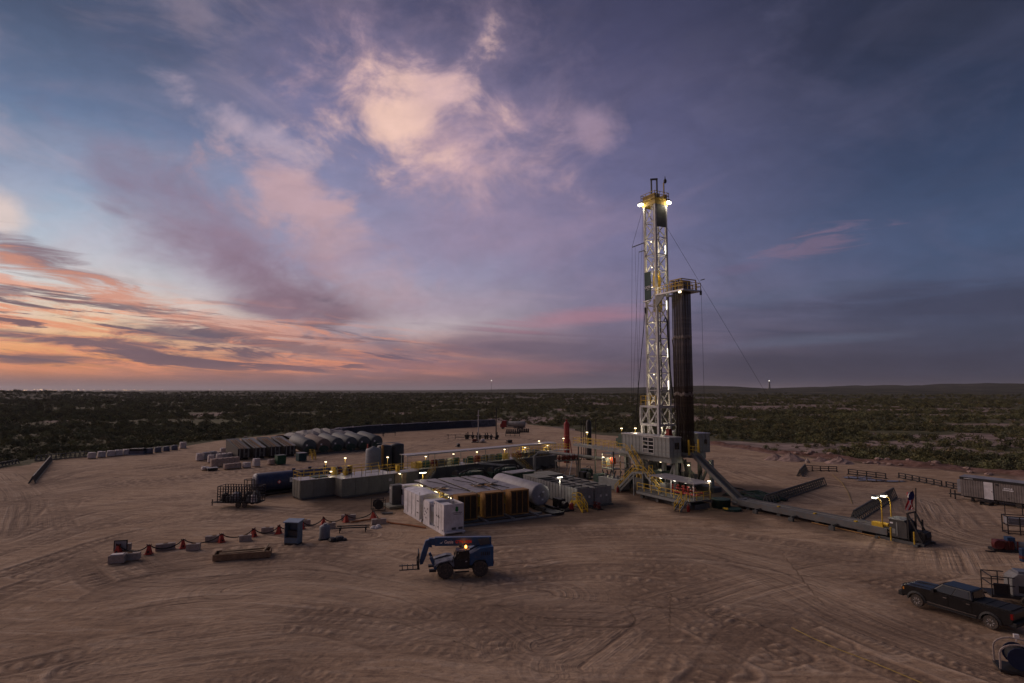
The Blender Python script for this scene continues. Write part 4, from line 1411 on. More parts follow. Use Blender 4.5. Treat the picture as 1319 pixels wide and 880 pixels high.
def make_access():
    # high walkway, landing and three flights
    root = thing('rig_walkway', 'grey elevated walkway with yellow railing leading up to the drill floor', 'walkway', rig(0, 0, 0), RA)
    zt = 6.2
    MB().bx(-19, -3.9, -7.6, -6.1, zt - .12, zt).build('deck', RIG_GREY, root)
    MB().bx(-19, -3.9, -7.62, -7.5, zt - .4, zt - .12).build('edge_beam', RIG_GREY, root)
    for x in (-18.5, -13.5, -8.5, -4.4):
        MB().bx(x - .09, x + .09, -6.9, -6.72, .1, zt - .12).build('post', RIG_DARK, root)
    railing(root, [(-4.4, -7.55, zt), (-19, -7.55, zt), (-19, -6.15, zt)], 1.1)
    railing(root, [(-8.3, -6.15, zt), (-18, -6.15, zt)], 1.1)
    lamp(root, (-16.5, -6.3, zt), 2.2, 45)
    lamp(root, (-11.0, -7.0, 4.6), 0, 30)
    st = thing('upper_stair', 'yellow railed stair flight from the landing up to the cabin walkway', 'stairs', rig(0, 0, 0), RA)
    stair(st, (-3.9, -7.3, zt), (-.5, -7.9, 3.55), .95, (0, 1, 0))
    ld = thing('stair_landing', 'grey arched stair landing with yellow rails above the manifold deck', 'landing', rig(0, 0, 0), RA)
    MB().bx(-.6, 1.6, -9.5, -7.4, 3.4, 3.52).build('deck', RIG_GREY, ld)
    for (x, y) in ((-.5, -9.4), (1.5, -9.4), (-.5, -7.5), (1.5, -7.5)):
        MB().bx(x - .08, x + .08, y - .08, y + .08, 0.02, 3.4).build('post', RIG_GREY, ld)
    railing(ld, [(-.55, -9.45, 3.52), (1.55, -9.45, 3.52)], 1.1)
    railing(ld, [(1.55, -8.2, 3.52), (1.55, -7.45, 3.52)], 1.1)
    st = thing('ground_stair', 'yellow railed stair flight from the ground up to the landing, red extinguisher at its foot', 'stairs', rig(0, 0, 0), RA)
    stair(st, (-.6, -8.95, 3.5), (-4.3, -9.5, .05), .95, (0, 1, 0))
    st = thing('deck_stair', 'yellow railed stair flight from the landing down to the manifold deck', 'stairs', rig(0, 0, 0), RA)
    stair(st, (1.6, -8.75, 3.5), (5.2, -9.0, 1.25), .95, (0, 1, 0))
    st = thing('front_stair', 'short yellow railed stair at the front edge of the manifold deck', 'stairs', rig(0, 0, 0), RA)
    stair(st, (11.0, -10.7, 1.2), (11.4, -12.4, .05), 1.0, (1, 0, 0))
    ex = MB().lathe([(.05, 0), (.14, .02), (.14, .5), (.05, .62), (.04, .75)], (0, 0, 0), 10)
    for (a, b, lb) in ((-3.5, -10.1, 'red fire extinguisher at the foot of the ground stair'), (12.2, -11.2, 'red fire extinguisher beside the front stair of the manifold deck')):
        e = thing('fire_extinguisher', lb, 'extinguisher', rig(a, b, .03), RA)
        o = ex.build('cylinder', RED, e)
        o.scale = (1.5, 1.5, 1.4)
        MB().beam((.0, 0, 1.0), (.25, 0, .85), .05).build('handle', BLACK, e)


make_access()


def make_manifold_deck():
    root = thing('manifold_deck', 'raised railed deck with sheet roof over lit red choke manifold beside the rig', 'deck', rig(0, 0, 0), RA)
    MB().bx(1.4, 11.9, -10.6, -6.4, 1.05, 1.2).build('deck_plate', RIG_DARK, root)
    MB().bx(1.4, 11.9, -10.6, -10.42, .7, 1.05).bx(1.4, 11.9, -6.6, -6.4, .7, 1.05).build('edge_beam', RIG_GREY, root)
    for x in (2.2, 5.4, 8.6, 11.4):
        MB().lathe([(.3, -.2), (.3, .2)], (x, -10.1, .35), 12, 'y').build('support_roller', RIG_DARK, root)
    MB().bx(1.6, 11.8, -9.6, -6.8, .02, .69).build('skid', RIG_DARK, root)
    MB().prism([(3.0, 3.45), (11.9, 3.35), (11.9, 3.43), (3.0, 3.55)], 'y', -9.7, -6.2).build('roof', ROOF_SHEET, root)
    for (x, y) in ((3.2, -9.5), (11.6, -9.5), (3.2, -6.5), (11.6, -6.5), (7.4, -9.5)):
        MB().bx(x - .06, x + .06, y - .06, y + .06, 1.2, 3.36).build('roof_post', GALV, root)
    railing(root, [(1.5, -10.5, 1.2), (10.4, -10.5, 1.2)], 1.1)
    railing(root, [(11.8, -10.5, 1.2), (11.8, -6.6, 1.2)], 1.1)
    rm = random.Random(9)
    for k in range(9):
        x = 6.6 + k * .5
        v = MB().lathe([(.1, 1.5), (.16, 1.55), (.16, 1.75), (.1, 1.8), (.1, 2.15), (.2, 2.18), (.2, 2.26), (.05, 2.28), (.05, 2.5), (.22, 2.52), (.22, 2.58), (.03, 2.6)], (x, -8.4 + .5 * (k % 2), 0), 9)
        v.build('valve', RED, root)
    MB().tube((6.2, -8.4, 1.65), (11.2, -8.4, 1.65), .13, 8).tube((6.2, -7.9, 1.65), (11.2, -7.9, 1.65), .13, 8).tube((6.2, -7.4, 1.95), (11.2, -7.4, 1.95), .13, 8).build('manifold_pipe', RED, root)
    MB().bx(4.2, 5.4, -8.6, -7.4, 1.2, 2.5).build('pump_case', TANK_GREY, root)
    MB().bx(3.2, 3.9, -9.2, -8.2, 1.2, 2.1).lathe([(.25, 2.1), (.25, 2.9), (.1, 3.0)], (3.5, -8.7, 0), 10).build('filter_pot', OLIVE, root)
    for (x, y) in ((4.8, -8.9), (7.6, -9.0), (9.8, -9.0), (9.0, -7.2)):
        h = MB().bx(x - .22, x + .22, y - .05, y + .05, 3.22, 3.29).build('roof_lamp', LAMP_COOL, root)
        glow(h, (x, y, 3.0), 20, (1, .88, .68))
    lamp(root, (11.9, -6.9, 1.2), 2.5, 45, LAMP_COOL)
    root = thing('yellow_valve_stand', 'small yellow valve stand tucked under the drill floor behind the landing', 'valve', rig(-2.2, -6.6, 0), RA)
    MB().bx(-1.2, 1.2, -.5, .5, .02, 2.2).build('skid_box', RIG_DARK, root)
    MB().lathe([(.3, 2.2), (.3, 2.6), (.5, 2.65), (.5, 3.0), (.2, 3.1), (.2, 3.5)], (.4, 0, 0), 10).lathe([(.25, 2.2), (.25, 3.0), (.4, 3.05), (.4, 3.3)], (-.6, 0, 0), 10).build('valve_body', DULL_YELLOW, root)
    root = thing('accumulator_skid', 'low grey equipment skid with green end tank beside the ground stair', 'skid', rig(-9.5, -9.2, 0), RA)
    MB().bx(0, 5.2, 0, 2.2, .15, 1.7).build('housing', RIG_GREY, root)
    MB().bx(-1.6, -.05, .1, 2.0, .15, 1.9).build('end_tank', GREEN, root)
    MB().bx(-1.7, 5.3, -.05, 2.25, .02, .15).build('skid_base', RIG_DARK, root)
    for k in range(4):
        MB().tube((.6 + k, 1.1, 1.7), (.6 + k, 1.1, 2.2), .2, 8).build('bottle', TANK_GREY, root)
    # green cellar tank and junk under the slide
    root = thing('trip_tank', 'dark green round tank sitting low under the pipe slide', 'tank', rig(12.3, -5.2, 0), RA)
    MB().lathe([(1.25, .05), (1.25, 1.1), (1.32, 1.12), (1.32, 1.2), (1.1, 1.2)], (0, 0, 0), 18).build('shell', GREEN, root, True)
    MB().tube((-1.2, .5, .9), (1.8, .9, .9), .1, 6).build('pipe', RIG_GREY, root)
    root = thing('cellar_ring', 'flat dark green steel ring lying on the ground beside the catwalk', 'steel ring', rig(14.3, -5.4, 0), RA)
    MB().lathe([(1.0, .04), (1.2, .06), (1.2, .34), (1.0, .36), (.7, .3)], (0, 0, 0), 18).build('ring', GREEN, root)
    MB().bx(-.3, .4, -1.35, -1.15, .3, .5).build('yellow_clamp', YELLOW, root)
    root = thing('hose_bundle', 'heap of dark green hoses and pipe beyond the foot of the pipe slide', 'hoses', rig(10.2, 4.2, 0), RA)
    rm = random.Random(2)
    for k in range(14):
        y = rm.uniform(-2.6, 2.6)
        MB().path([(-3.5 + rm.uniform(-.6, .6), y, .25), (-1, y + rm.uniform(-.6, .6), .3 + rm.uniform(0, .6)), (1.2, y + rm.uniform(-.5, .5), .3 + rm.uniform(0, .5)), (3.6, y + rm.uniform(-.5, .5), .2)], .13, 6).build('hose', GREEN if k % 3 else BLACK, root, True)


make_manifold_deck()


def make_slide_and_catwalk():
    bq = -2.25
    root = thing('pipe_slide', 'steep grey trough ramp from the drill floor down to the catwalk', 'ramp', rig(0, bq, 0), RA)
    p0, p1 = Vector((4.6, .45, FLOOR + .35)), Vector((13.2, -.1, .75))
    for s in (-1, 1):
        MB().beam(p0 + Vector((0, s * .62, .15)), p1 + Vector((0, s * .62, .15)), .22, .5).build('side_rail', CATWALK_GREY, root)
    MB().beam(p0, p1, 1.05, .12).build('trough', RIG_DARK, root)
    d = (p1 - p0).normalized()
    for k in range(9):
        c = p0.lerp(p1, (k + .5) / 9) - Vector((0, 0, .2))
        MB().beam(c + Vector((0, -.6, 0)), c + Vector((0, .6, 0)), .12).build('cross_tie', RIG_DARK, root)
    MB().bx(12.7, 13.9, -1.2, 1.1, .3, 1.15).build('foot_block', CATWALK_GREY, root)

    root = thing('catwalk', 'long low grey pipe catwalk with a twin rail top running out from the rig', 'catwalk', rig(13.6, bq - .2, 0), RA + math.radians(1.6))
    Lc = 19.0
    for s in (-1, 1):
        MB().bx(0, Lc, s * 1.0 - .13, s * 1.0 + .13, .45, 1.15).build('side_beam', CATWALK_GREY, root)
        MB().bx(0, Lc, s * .45 - .07, s * .45 + .07, 1.0, 1.12).build('skate_rail', TANK_GREY, root)
    n = 13
    pl = MB().bx(.03, Lc / n - .03, -.86, .86, .88, .98).mesh('deck_plate', RIG_DARK)
    for k in range(n):
        link(pl, 'deck_plate', root, (k * Lc / n, 0, 0))
    for x in (3.6, 8.6, 13.6):
        MB().bx(x - .1, x + .1, -2.2, 2.2, .5, .66).build('outrigger_arm', RIG_DARK, root)
        for s in (-1, 1):
            MB().bx(x - .3, x + .3, s * 2.2 - .18, s * 2.2 + .18, .02, .5).build('outrigger_foot', RIG_DARK, root)
    for x in (1.5, 6.0, 11.0, 16.0):
        MB().bx(x - .25, x + .25, -.9, .9, .02, .5).build('stool', RIG_DARK, root)
    for x in (5.8, 10.6, 15.4):
        MB().bx(x - .12, x + .12, -.7, -.3, 1.12, 1.25).build('yellow_stop', YELLOW, root)
    MB().tube((10.6, -1.25, .2), (18.5, -1.6, .2), .06, 5).build('kick_pipe', RUST, root)
    # powered end with control cabin
    root = thing('catwalk_power_unit', 'grey control cabin and engine on the end of the catwalk beside the flag', 'power unit', rig(33.0, bq + .2, 0), RA + math.radians(1.6))
    MB().bx(-1.0, 3.2, -1.25, -1.0, .02, .3).bx(-1.0, 3.2, 1.0, 1.25, .02, .3).bx(-1.4, -1.1, -1.6, 1.4, .02, .28).bx(2.4, 2.8, -1.7, 1.5, .02, .26).build('skid_frame', RIG_DARK, root)
    bevel_cabin = MB().prism([(-.2, .45), (1.5, .45), (1.5, 2.05), (1.2, 2.25), (-.2, 2.25)], 'y', -.9, .9).build('cabin', mat('sooty_grey_paint', (0.055, 0.056, 0.056), .65, dirt=.4, dirtcol=(.09, .065, .05)), root)
    MB().bx(-.28, 1.3, -.98, .98, 2.255, 2.33).build('roof', RIG_GREY, root)
    for y in (-.8, .8):
        MB().beam((1.6, y, 3.1), (2.9, y, .3), .14).beam((1.6, y, .4), (1.6, y, 3.15), .14).build('raking_strut', BLACK, root)
    MB().beam((1.6, -.8, 3.1), (1.6, .8, 3.1), .12).build('strut_tie', BLACK, root)
    MB().bx(.5, .62, -.93, -.9, .6, 2.0).bx(.1, .4, -.93, -.9, .8, 1.3).build('service_hatch', RIG_GREY, root)
    MB().bx(-.1, .2, -.925, -.9, 1.8, 1.95).build('data_plate', LETTER_WHITE, root)
    MB().lathe([(.5, -.5), (.5, .5)], (2.6, .2, .9), 14, 'y').bx(1.7, 3.0, -.6, .8, .4, 1.3).build('engine', BLACK, root)
    MB().tube((2.2, .9, 1.2), (2.2, .9, 2.4), .09, 6).build('exhaust', BLACK, root)
    for x, y in ((.2, -1.45), (2.5, -1.6)):
        MB().tube((x, y, .1), (x, y, 1.5), .07, 6).build('bollard', YELLOW, root)
    MB().bx(-2.2, -1.1, -.55, .15, 1.1, 1.55).lathe([(.2, -.4), (.2, .4)], (-1.0, -.2, 1.4), 10, 'x').build('yellow_winch', YELLOW, root)
    for (x, y, hh) in ((-.9, -.85, 4.3), (-.3, -.2, 4.5)):
        MB().path([(x, y, .9), (x, y, hh - .6), (x - .1, y - .05, hh - .15), (x - .45, y - .1, hh)], .06, 6).build('lamp_pole', YELLOW, root)
        h = MB().bx(x - .85, x - .35, y - .35, y + .2, hh + .02, hh + .2).build('lamp_head', RIG_DARK, root)
        MB().bx(x - .82, x - .38, y - .32, y + .17, hh - .12, hh + .015).build('lens', LAMP_COOL, h)
        glow(h, (x - .6, y - .1, hh - .5), 30, (1, .85, .6))
    fl = thing('flag', 'United States flag hanging on a dark pole behind the catwalk control cabin', 'flag', rig(34.5, bq + 1.1, 0), RA)
    MB().tube((0, 0, .3), (.25, 0, 5.6), .06, 6).build('pole', BLACK, fl)
    # limp cloth: stripes are strips of the same hanging sheet
    ns = 7
    for k in range(ns):
        b = MB()
        pts = []
        for j in range(9):
            z = 5.3 - j * .24
            for e in (0, 1):
                t = (k + e) / ns
                pts.append((-.02 - t * .62 + .1 * math.sin(j * .9 + t * 5), -.12 + .22 * math.sin(t * 8 + j * .5), z - t * .35))
        b.add(pts, [(2 * j, 2 * j + 1, 2 * j + 3, 2 * j + 2) for j in range(8)])
        b.build('stripe', (FLAG_RED, FLAG_WHITE)[k % 2], fl)
    b = MB()
    pts = []
    for j in range(5):
        z = 5.31 - j * .24
        for e in range(5):
            t = e / 10
            pts.append((-.02 - t * .62 + .1 * math.sin(j * .9 + t * 5), -.16 + .22 * math.sin(t * 8 + j * .5), z - t * .35))
    b.add(pts, [(5 * j + e, 5 * j + e + 1, 5 * j + e + 6, 5 * j + e + 5) for j in range(4) for e in range(4)])
    b.build('canton', FLAG_BLUE, fl)


make_slide_and_catwalk()

# guy line down to the far right
g = thing('guy_line', 'thin steel guy line from the mast top down to the ground beyond the pad', 'cable', rig(-3.4, 1.2, 44.0), 0)
_e = at(1040, 596) - rig(-3.4, 1.2, 44.0)
MB().tube((0, 0, 0), tuple(_e), .028, 4).build('wire', CABLE, g)
MB().lathe([(.5, -.1), (.5, .35), (.2, .7), (.08, 1.0)], tuple(_e), 8).build('anchor', CONCRETE, g)
g = thing('pipe_hoist_line', 'thin vertical cable hanging beside the racked drill pipe', 'cable', rig(3.0, 2.3, 32.2), 0)
MB().tube((0, 0, 0), (0, 0, -24.0), .022, 4).build('wire', CABLE, g)
MB().lathe([(.02, -24.6), (.12, -24.4), (.12, -24.0), (.02, -23.9)], (0, 0, 0), 6).build('hook', BLACK, g)
# ================================================================== power and mud equipment
def make_generators():
    b0s = (-40.7, -37.1, -33.5)
    descr = ('next to the white units', 'between its two neighbours', 'next to the pale round tank')
    # a shared skid with steel outrunners
    sk = thing('generator_skid', 'grey steel skid frame with open slots under the brown radiators', 'skid', rig(0, 0, 0), RA)
    for k, x in enumerate((2.4, 3.6, 5.4)):
        MB().bx(x - .2, x + .2, -41.2, -29.4 + .9 * k, .02, .22).build('skid_beam', TANK_GREY, sk)
    for y in (-41.0, -37.3, -33.7, -30.2):
        MB().bx(-11, 5.6, y - .14, y + .14, .225, .42).build('cross_beam', TANK_GREY, sk)
    for i, b0 in enumerate(b0s):
        root = thing('generator_set', 'generator enclosure with grey sheet roof and brown louvred radiator, ' + descr[i], 'generator', rig(0, b0, .42), RA, 'generator sets under the grey roofs')
        wd = 3.2
        # frame posts and lattice along the open flanks
        for x in (-10.6, -7.4, -4.2, -1.0, 1.8):
            for y in (.1, wd - .1):
                MB().bx(x - .07, x + .07, y - .07, y + .07, 0, 2.75).build('post', TANK_GREY, root)
        for y in (.1, wd - .1):
            MB().beam((-10.6, y, 2.3), (1.8, y, 2.3), .09).beam((-10.6, y, 1.9), (1.8, y, 1.9), .07).build('tie_rail', TANK_GREY, root)
        eng = MB().bx(-7.5, -1.2, .9, 2.3, .3, 1.5).bx(-6.8, -3.0, 1.1, 2.1, 1.5, 2.1).build('engine_block', DULL_YELLOW, root)
        for k in range(6):
            MB().lathe([(.2, 0), (.2, .3), (.1, .35)], (-6.5 + k * .7, 1.6, 2.1), 8).build('cylinder_head', DULL_YELLOW, eng)
        MB().lathe([(.75, -1.2), (.75, 1.2)], (-9.0, 1.6, 1.1), 14, 'x').build('alternator', TANK_GREY, root)
        MB().tube((-3.0, 1.6, 1.9), (-1.0, 1.6, 2.2), .3, 10).build('exhaust_pipe', GALV, root)
        # roof sheets, one by one, slightly uneven
        nx, ny = 4, 2
        rr = random.Random(20 + i)
        for ix in range(nx):
            for iy in range(ny):
                if (ix, iy) == (2, i % 2):
                    x0, x1 = -10.9 + 3.3 * ix, -10.9 + 3.3 * (ix + 1)
                    y0, y1 = iy * wd / 2, (iy + 1) * wd / 2
                    MB().bx(x0 + .9, x0 + 2.6, y0 + .15, y1 - .2, 2.62, 2.75).build('exhaust_vent', RUST, root)
                    o = MB().bx(-.75, .75, -.5, .5, -.05, .05).build('vent_flap', GALV, root)
                    o.location = (x0 + 2.5, (y0 + y1) / 2 - .2, 3.05)
                    o.rotation_euler = (.05, -.28, .1)
                    MB().bx(x0 + .02, x0 + .85, y0 + .02, y1 - .02, 2.78, 2.83).bx(x0 + 2.65, x1 - .02, y0 + .02, y1 - .02, 2.78, 2.83).build('roof_sheet', ROOF_SHEET, root)
                    continue
                x0, x1 = -10.9 + 3.3 * ix, -10.9 + 3.3 * (ix + 1)
                y0, y1 = iy * wd / 2 - .02, (iy + 1) * wd / 2
                b = MB()
                j = [rr.uniform(-.03, .04) for _ in range(9)]
                pts = []
                for a_ in range(3):
                    for c_ in range(3):
                        pts.append((x0 + .015 + (x1 - x0 - .03) * a_ / 2, y0 + .015 + (y1 - y0 - .03) * c_ / 2, 2.78 + j[a_ * 3 + c_] * (1 if a_ == 1 or c_ == 1 else .5)))
                low = [(p[0], p[1], p[2] - .05) for p in pts]
                q = []
                for a_ in range(2):
                    for c_ in range(2):
                        k = a_ * 3 + c_
                        q += [(k, k + 3, k + 4, k + 1), (9 + k, 9 + k + 1, 9 + k + 4, 9 + k + 3)]
                ring = [0, 1, 2, 5, 8, 7, 6, 3]
                q += [(ring[t], ring[(t + 1) % 8], 9 + ring[(t + 1) % 8], 9 + ring[t]) for t in range(8)]
                b.add(pts + low, q).build('roof_sheet', ROOF_SHEET, root)
        # curled front lip of the roof
        MB().prism([(2.25, 2.72), (2.9, 2.62), (2.92, 2.66), (2.25, 2.80)], 'y', 0, wd).build('roof_lip', RUST, root)
        # radiator: brown frame with dark louvre panels
        wd = 2.75
        rd = MB().bx(2.95, 4.3, .05, .2, 0, 3.0).bx(2.95, 4.3, wd - .18, wd - .05, 0, 3.0).bx(2.95, 4.3, .18, wd - .18, 2.85, 3.0).bx(2.95, 4.3, .18, wd - .18, 0, .15)
        rd.bx(2.95, 3.05, .18, wd - .18, .15, 2.85)
        rd = rd.build('radiator_frame', RUST, root)
        npn = 3
        pw = (wd - .36) / npn
        b = MB().bx(-.02, .0, .03, pw - .03, .16, 2.84)
        for k in range(18):
            b.quad((.0, .04, .2 + k * .145), (.0, pw - .04, .2 + k * .145), (.11, pw - .04, .14 + k * .145), (.11, .04, .14 + k * .145))
        lm = b.mesh('louvre_panel', LOUVRE_DARK)
        for k in range(npn):
            link(lm, 'louvre_panel', rd, (4.16, .18 + k * pw, 0))
            if k:
                MB().bx(4.1, 4.32, .18 + k * pw - .04, .18 + k * pw + .04, .15, 2.85).build('mullion', RUST, rd)
        # side louvres of the radiator
        MB().bx(3.3, 4.1, .02, .05, .4, 2.7).build('side_panel', RUST, rd)
        for x in ((-8.5, -3.4, 1.2) if i == 0 else ()):
            h = MB().bx(x - .4, x + .4, .3, .4, 2.2, 2.3).build('strip_lamp', LAMP_WARM, root)
            glow(h, (x, .4, 2.0), 55, (1, .78, .35))
    # black hoses lying over the roof
    for k, pts in enumerate(([(-9, -39.5, 3.3), (-5, -38.6, 3.33), (-2, -38.9, 3.36), (1.8, -37.9, 3.36)], [(-8, -36, 3.33), (-4, -35.0, 3.36), (-1.5, -35.6, 3.38), (2, -35.2, 3.36)],
                             [(-10.5, -33, 3.34), (-6, -32.2, 3.38), (-2, -33.0, 3.37), (2, -32.4, 3.36)])):
        h = thing('roof_hose', ('black hose lying along the roof sheets near the white units', 'black hose lying along the middle roof sheets', 'black hose lying along the roof sheets near the pale round tank')[k], 'hose', rig(0, 0, 0), RA)
        MB().path(pts, .05, 6).build('hose_run', CABLE, h)
    lp = thing('generator_yard_lamp', 'lit strip lamp behind the far edge of the generator roof', 'lamp', rig(-13.6, -38.4, 0), RA)
    MB().beam((0, 0, 0), (0, 0, 3.7), .08).build('post', DULL_YELLOW, lp)
    h = MB().bx(-.06, .06, -.5, .5, 3.7, 3.78).build('lens', LAMP_COOL, lp)
    glow(lp, (0, -.2, 3.4), 45)


make_generators()


def make_white_units():
    def skid(root, x0, x1, y0, y1, m=WHITE):
        MB().bx(x0 - .15, x1 + .15, y0, y0 + .22, .02, .3).bx(x0 - .15, x1 + .15, y1 - .22, y1, .02, .3).build('skid', m, root)
    # gas engine power house with open top, nearest the telehandler
    r3 = thing('white_power_house', 'white open-topped enclosure with green leaf logo, last in the white row', 'power unit', rig(5.0, -43.9, 0), RA)
    L, Wd, Hh = 3.0, 2.4, 3.3
    skid(r3, 0, L, 0, Wd)
    for nm, args in (('side_wall', (0, L, 0, .06)), ('side_wall', (0, L, Wd - .06, Wd)), ('end_wall', (0, .06, .06, Wd - .06)), ('end_wall', (L - .06, L, .06, Wd - .06))):
        MB().bx(args[0], args[1], args[2], args[3], .3, Hh).build(nm, WHITE, r3)
    MB().bx(.06, L - .06, .06, Wd - .06, .3, 2.3).build('inner_deck', LIFT_GREY, r3)
    MB().bx(1.3, 2.9, .1, 1.2, 2.3, 3.22).build('silencer_box', WHITE, r3)
    for k in range(3):
        MB().lathe([(.16, 2.3), (.16, 3.3), (.2, 3.32)], (.6 + .25 * k, 1.9, 0), 8).build('stack', GALV, r3)
    MB().lathe([(.11, -1.25), (.11, 1.25)], (L + .22, Wd / 2, .28), 10, 'y').build('bumper_tube', WHITE, r3)
    lg = MB().lathe([(.02, -.01), (.2, -.005), (.2, .005), (.02, .01)], (L + .012, 1.55, 2.62), 8, 'x').prism([(1.42, 2.45), (1.68, 2.45), (1.72, 2.9), (1.55, 3.02), (1.38, 2.9)], 'x', L + .008, L + .016)
    lg.build('leaf_logo', LOGO_GREEN, r3)
    rr = random.Random(3)
    for row, (z, hgt, y0, y1) in enumerate(((2.28, .1, 1.05, 2.15), (2.12, .08, 1.15, 2.05))):
        y = y0
        while y < y1:
            w_ = rr.uniform(.04, .09)
            MB().bx(L + .004, L + .012, y, y + w_, z, z + hgt * rr.uniform(.7, 1)).build('letter_mark', LETTER_DARK, r3)
            y += w_ + .03
    for y in (.95, 1.75):
        MB().bx(L + .005, L + .03, y, y + .5, .5, .75).build('grille', RIG_DARK, r3)
    for k, x in enumerate((.75, 1.5, 2.25)):
        MB().bx(x - .015, x + .015, -.02, 0, .35, 3.2).build('door_seam', TANK_GREY, r3)
    for (x, z) in ((.9, 1.8), (1.3, 1.75), (1.5, 1.85), (1.6, 1.7), (.25, 3.0), (2.75, .5), (.2, .55), (1.3, .6)):
        MB().bx(x - .08, x + .08, -.03, 0, z - .07, z + .07).build('latch', LETTER_DARK, r3)
    # switchgear unit with dark louvre end
    r2 = thing('white_switchgear_unit', 'white rounded unit with dark louvred end, middle of the white row', 'power unit', rig(1.6, -43.9, 0), RA)
    skid(r2, 0, 3.2, 0, 2.4)
    MB().prism([(0, .3), (2.0, .3), (2.0, 2.75), (1.85, 2.9), (.3, 2.9), (0, 2.6)], 'y', 0, 2.35).build('body', WHITE, r2)
    MB().bx(2.0, 3.0, .15, 2.3, .3, 2.45).build('louvre_housing', LIFT_GREY, r2)
    for k in range(3):
        MB().bx(2.15 + .3 * k, 2.3 + .3 * k, .1, .16, .6, 1.9).build('louvre_blade', TANK_GREY, r2)
    for (x, z) in ((.4, 1.9), (.7, 1.6), (.5, 1.2), (1.1, 1.5), (1.4, 2.0), (.9, .9)):
        MB().bx(x - .08, x + .08, -.03, 0, z - .08, z + .08).build('latch', LETTER_DARK, r2)
    # long container
    r1 = thing('white_container_unit', 'largest white box unit with vertical door seams at the head of the white row', 'power unit', rig(-5.6, -43.9, 0), RA)
    skid(r1, 0, 6.2, 0, 2.5)
    MB().bx(0, 6.0, 0, 2.5, .3, 3.1).build('body', WHITE, r1)
    MB().prism([(-.05, 3.1), (2.55, 3.1), (1.25, 3.3)], 'x', -.05, 6.05).build('roof', WHITE, r1)
    for x in (1.5, 3.0, 4.5):
        MB().bx(x - .03, x + .03, -.03, 0, .35, 3.05).build('door_seam', TANK_GREY, r1)
    for z in (.9, 2.3):
        MB().bx(4.9, 5.5, -.03, 0, z, z + .12).build('door_bar', LETTER_DARK, r1)
    MB().bx(6.0, 6.05, .4, 2.1, 2.5, 2.9).build('end_panel', WHITE2, r1)
    MB().tube((6.4, -.2, .3), (6.4, -.2, 3.6), .035, 5).build('grounding_mast', GALV, r1)
    r0 = thing('grey_side_cabinet', 'slim pale grey cabinet set against the head of the largest white unit', 'cabinet', rig(-7.0, -43.4, 0), RA)
    MB().bx(0, 1.2, 0, 1.8, .1, 2.4).build('body', PALE_TANK, r0)
    MB().bx(-.05, 1.25, -.05, 1.85, 2.4, 2.48).build('roof', WHITE, r0)
    r0 = thing('tall_dark_cabinet', 'tall dark grey steel cabinet on a low skid beside the white units', 'cabinet', rig(-11.0, -44.2, 0), RA)
    MB().bx(-.6, 2.4, -.7, 1.6, .02, .3).build('skid', OLIVE, r0)
    MB().bx(0, 1.3, 0, 1.3, .3, 2.9).build('body', RIG_DARK, r0)
    MB().bx(.1, 1.2, -.03, 0, .5, 2.7).build('door', TANK_GREY, r0)
    MB().bx(.2, .5, -.06, -.03, 2.3, 2.55).build('sign', LETTER_WHITE, r0)
    rt = thing('white_cooler_unit', 'small white unit with a row of dark angled vents against the generator roof', 'cooler', rig(-11.5, -41.9, 0), RA)
    MB().prism([(0, 0.05), (0, 1.9), (.7, 2.8), (2.6, 2.9), (2.6, .05)], 'y', -1.0, 1.6).build('body', WHITE, rt)
    for k in range(4):
        o = MB().bx(.12, .62, -1.06, -1.0, 1.55, 2.3).build('vent', GLASS, rt)
        o.location = (.55 * k, 0, .05)
    MB().bx(2.6, 2.75, -.8, 1.4, .3, 2.6).build('core', LIFT_GREY, rt)


make_white_units()


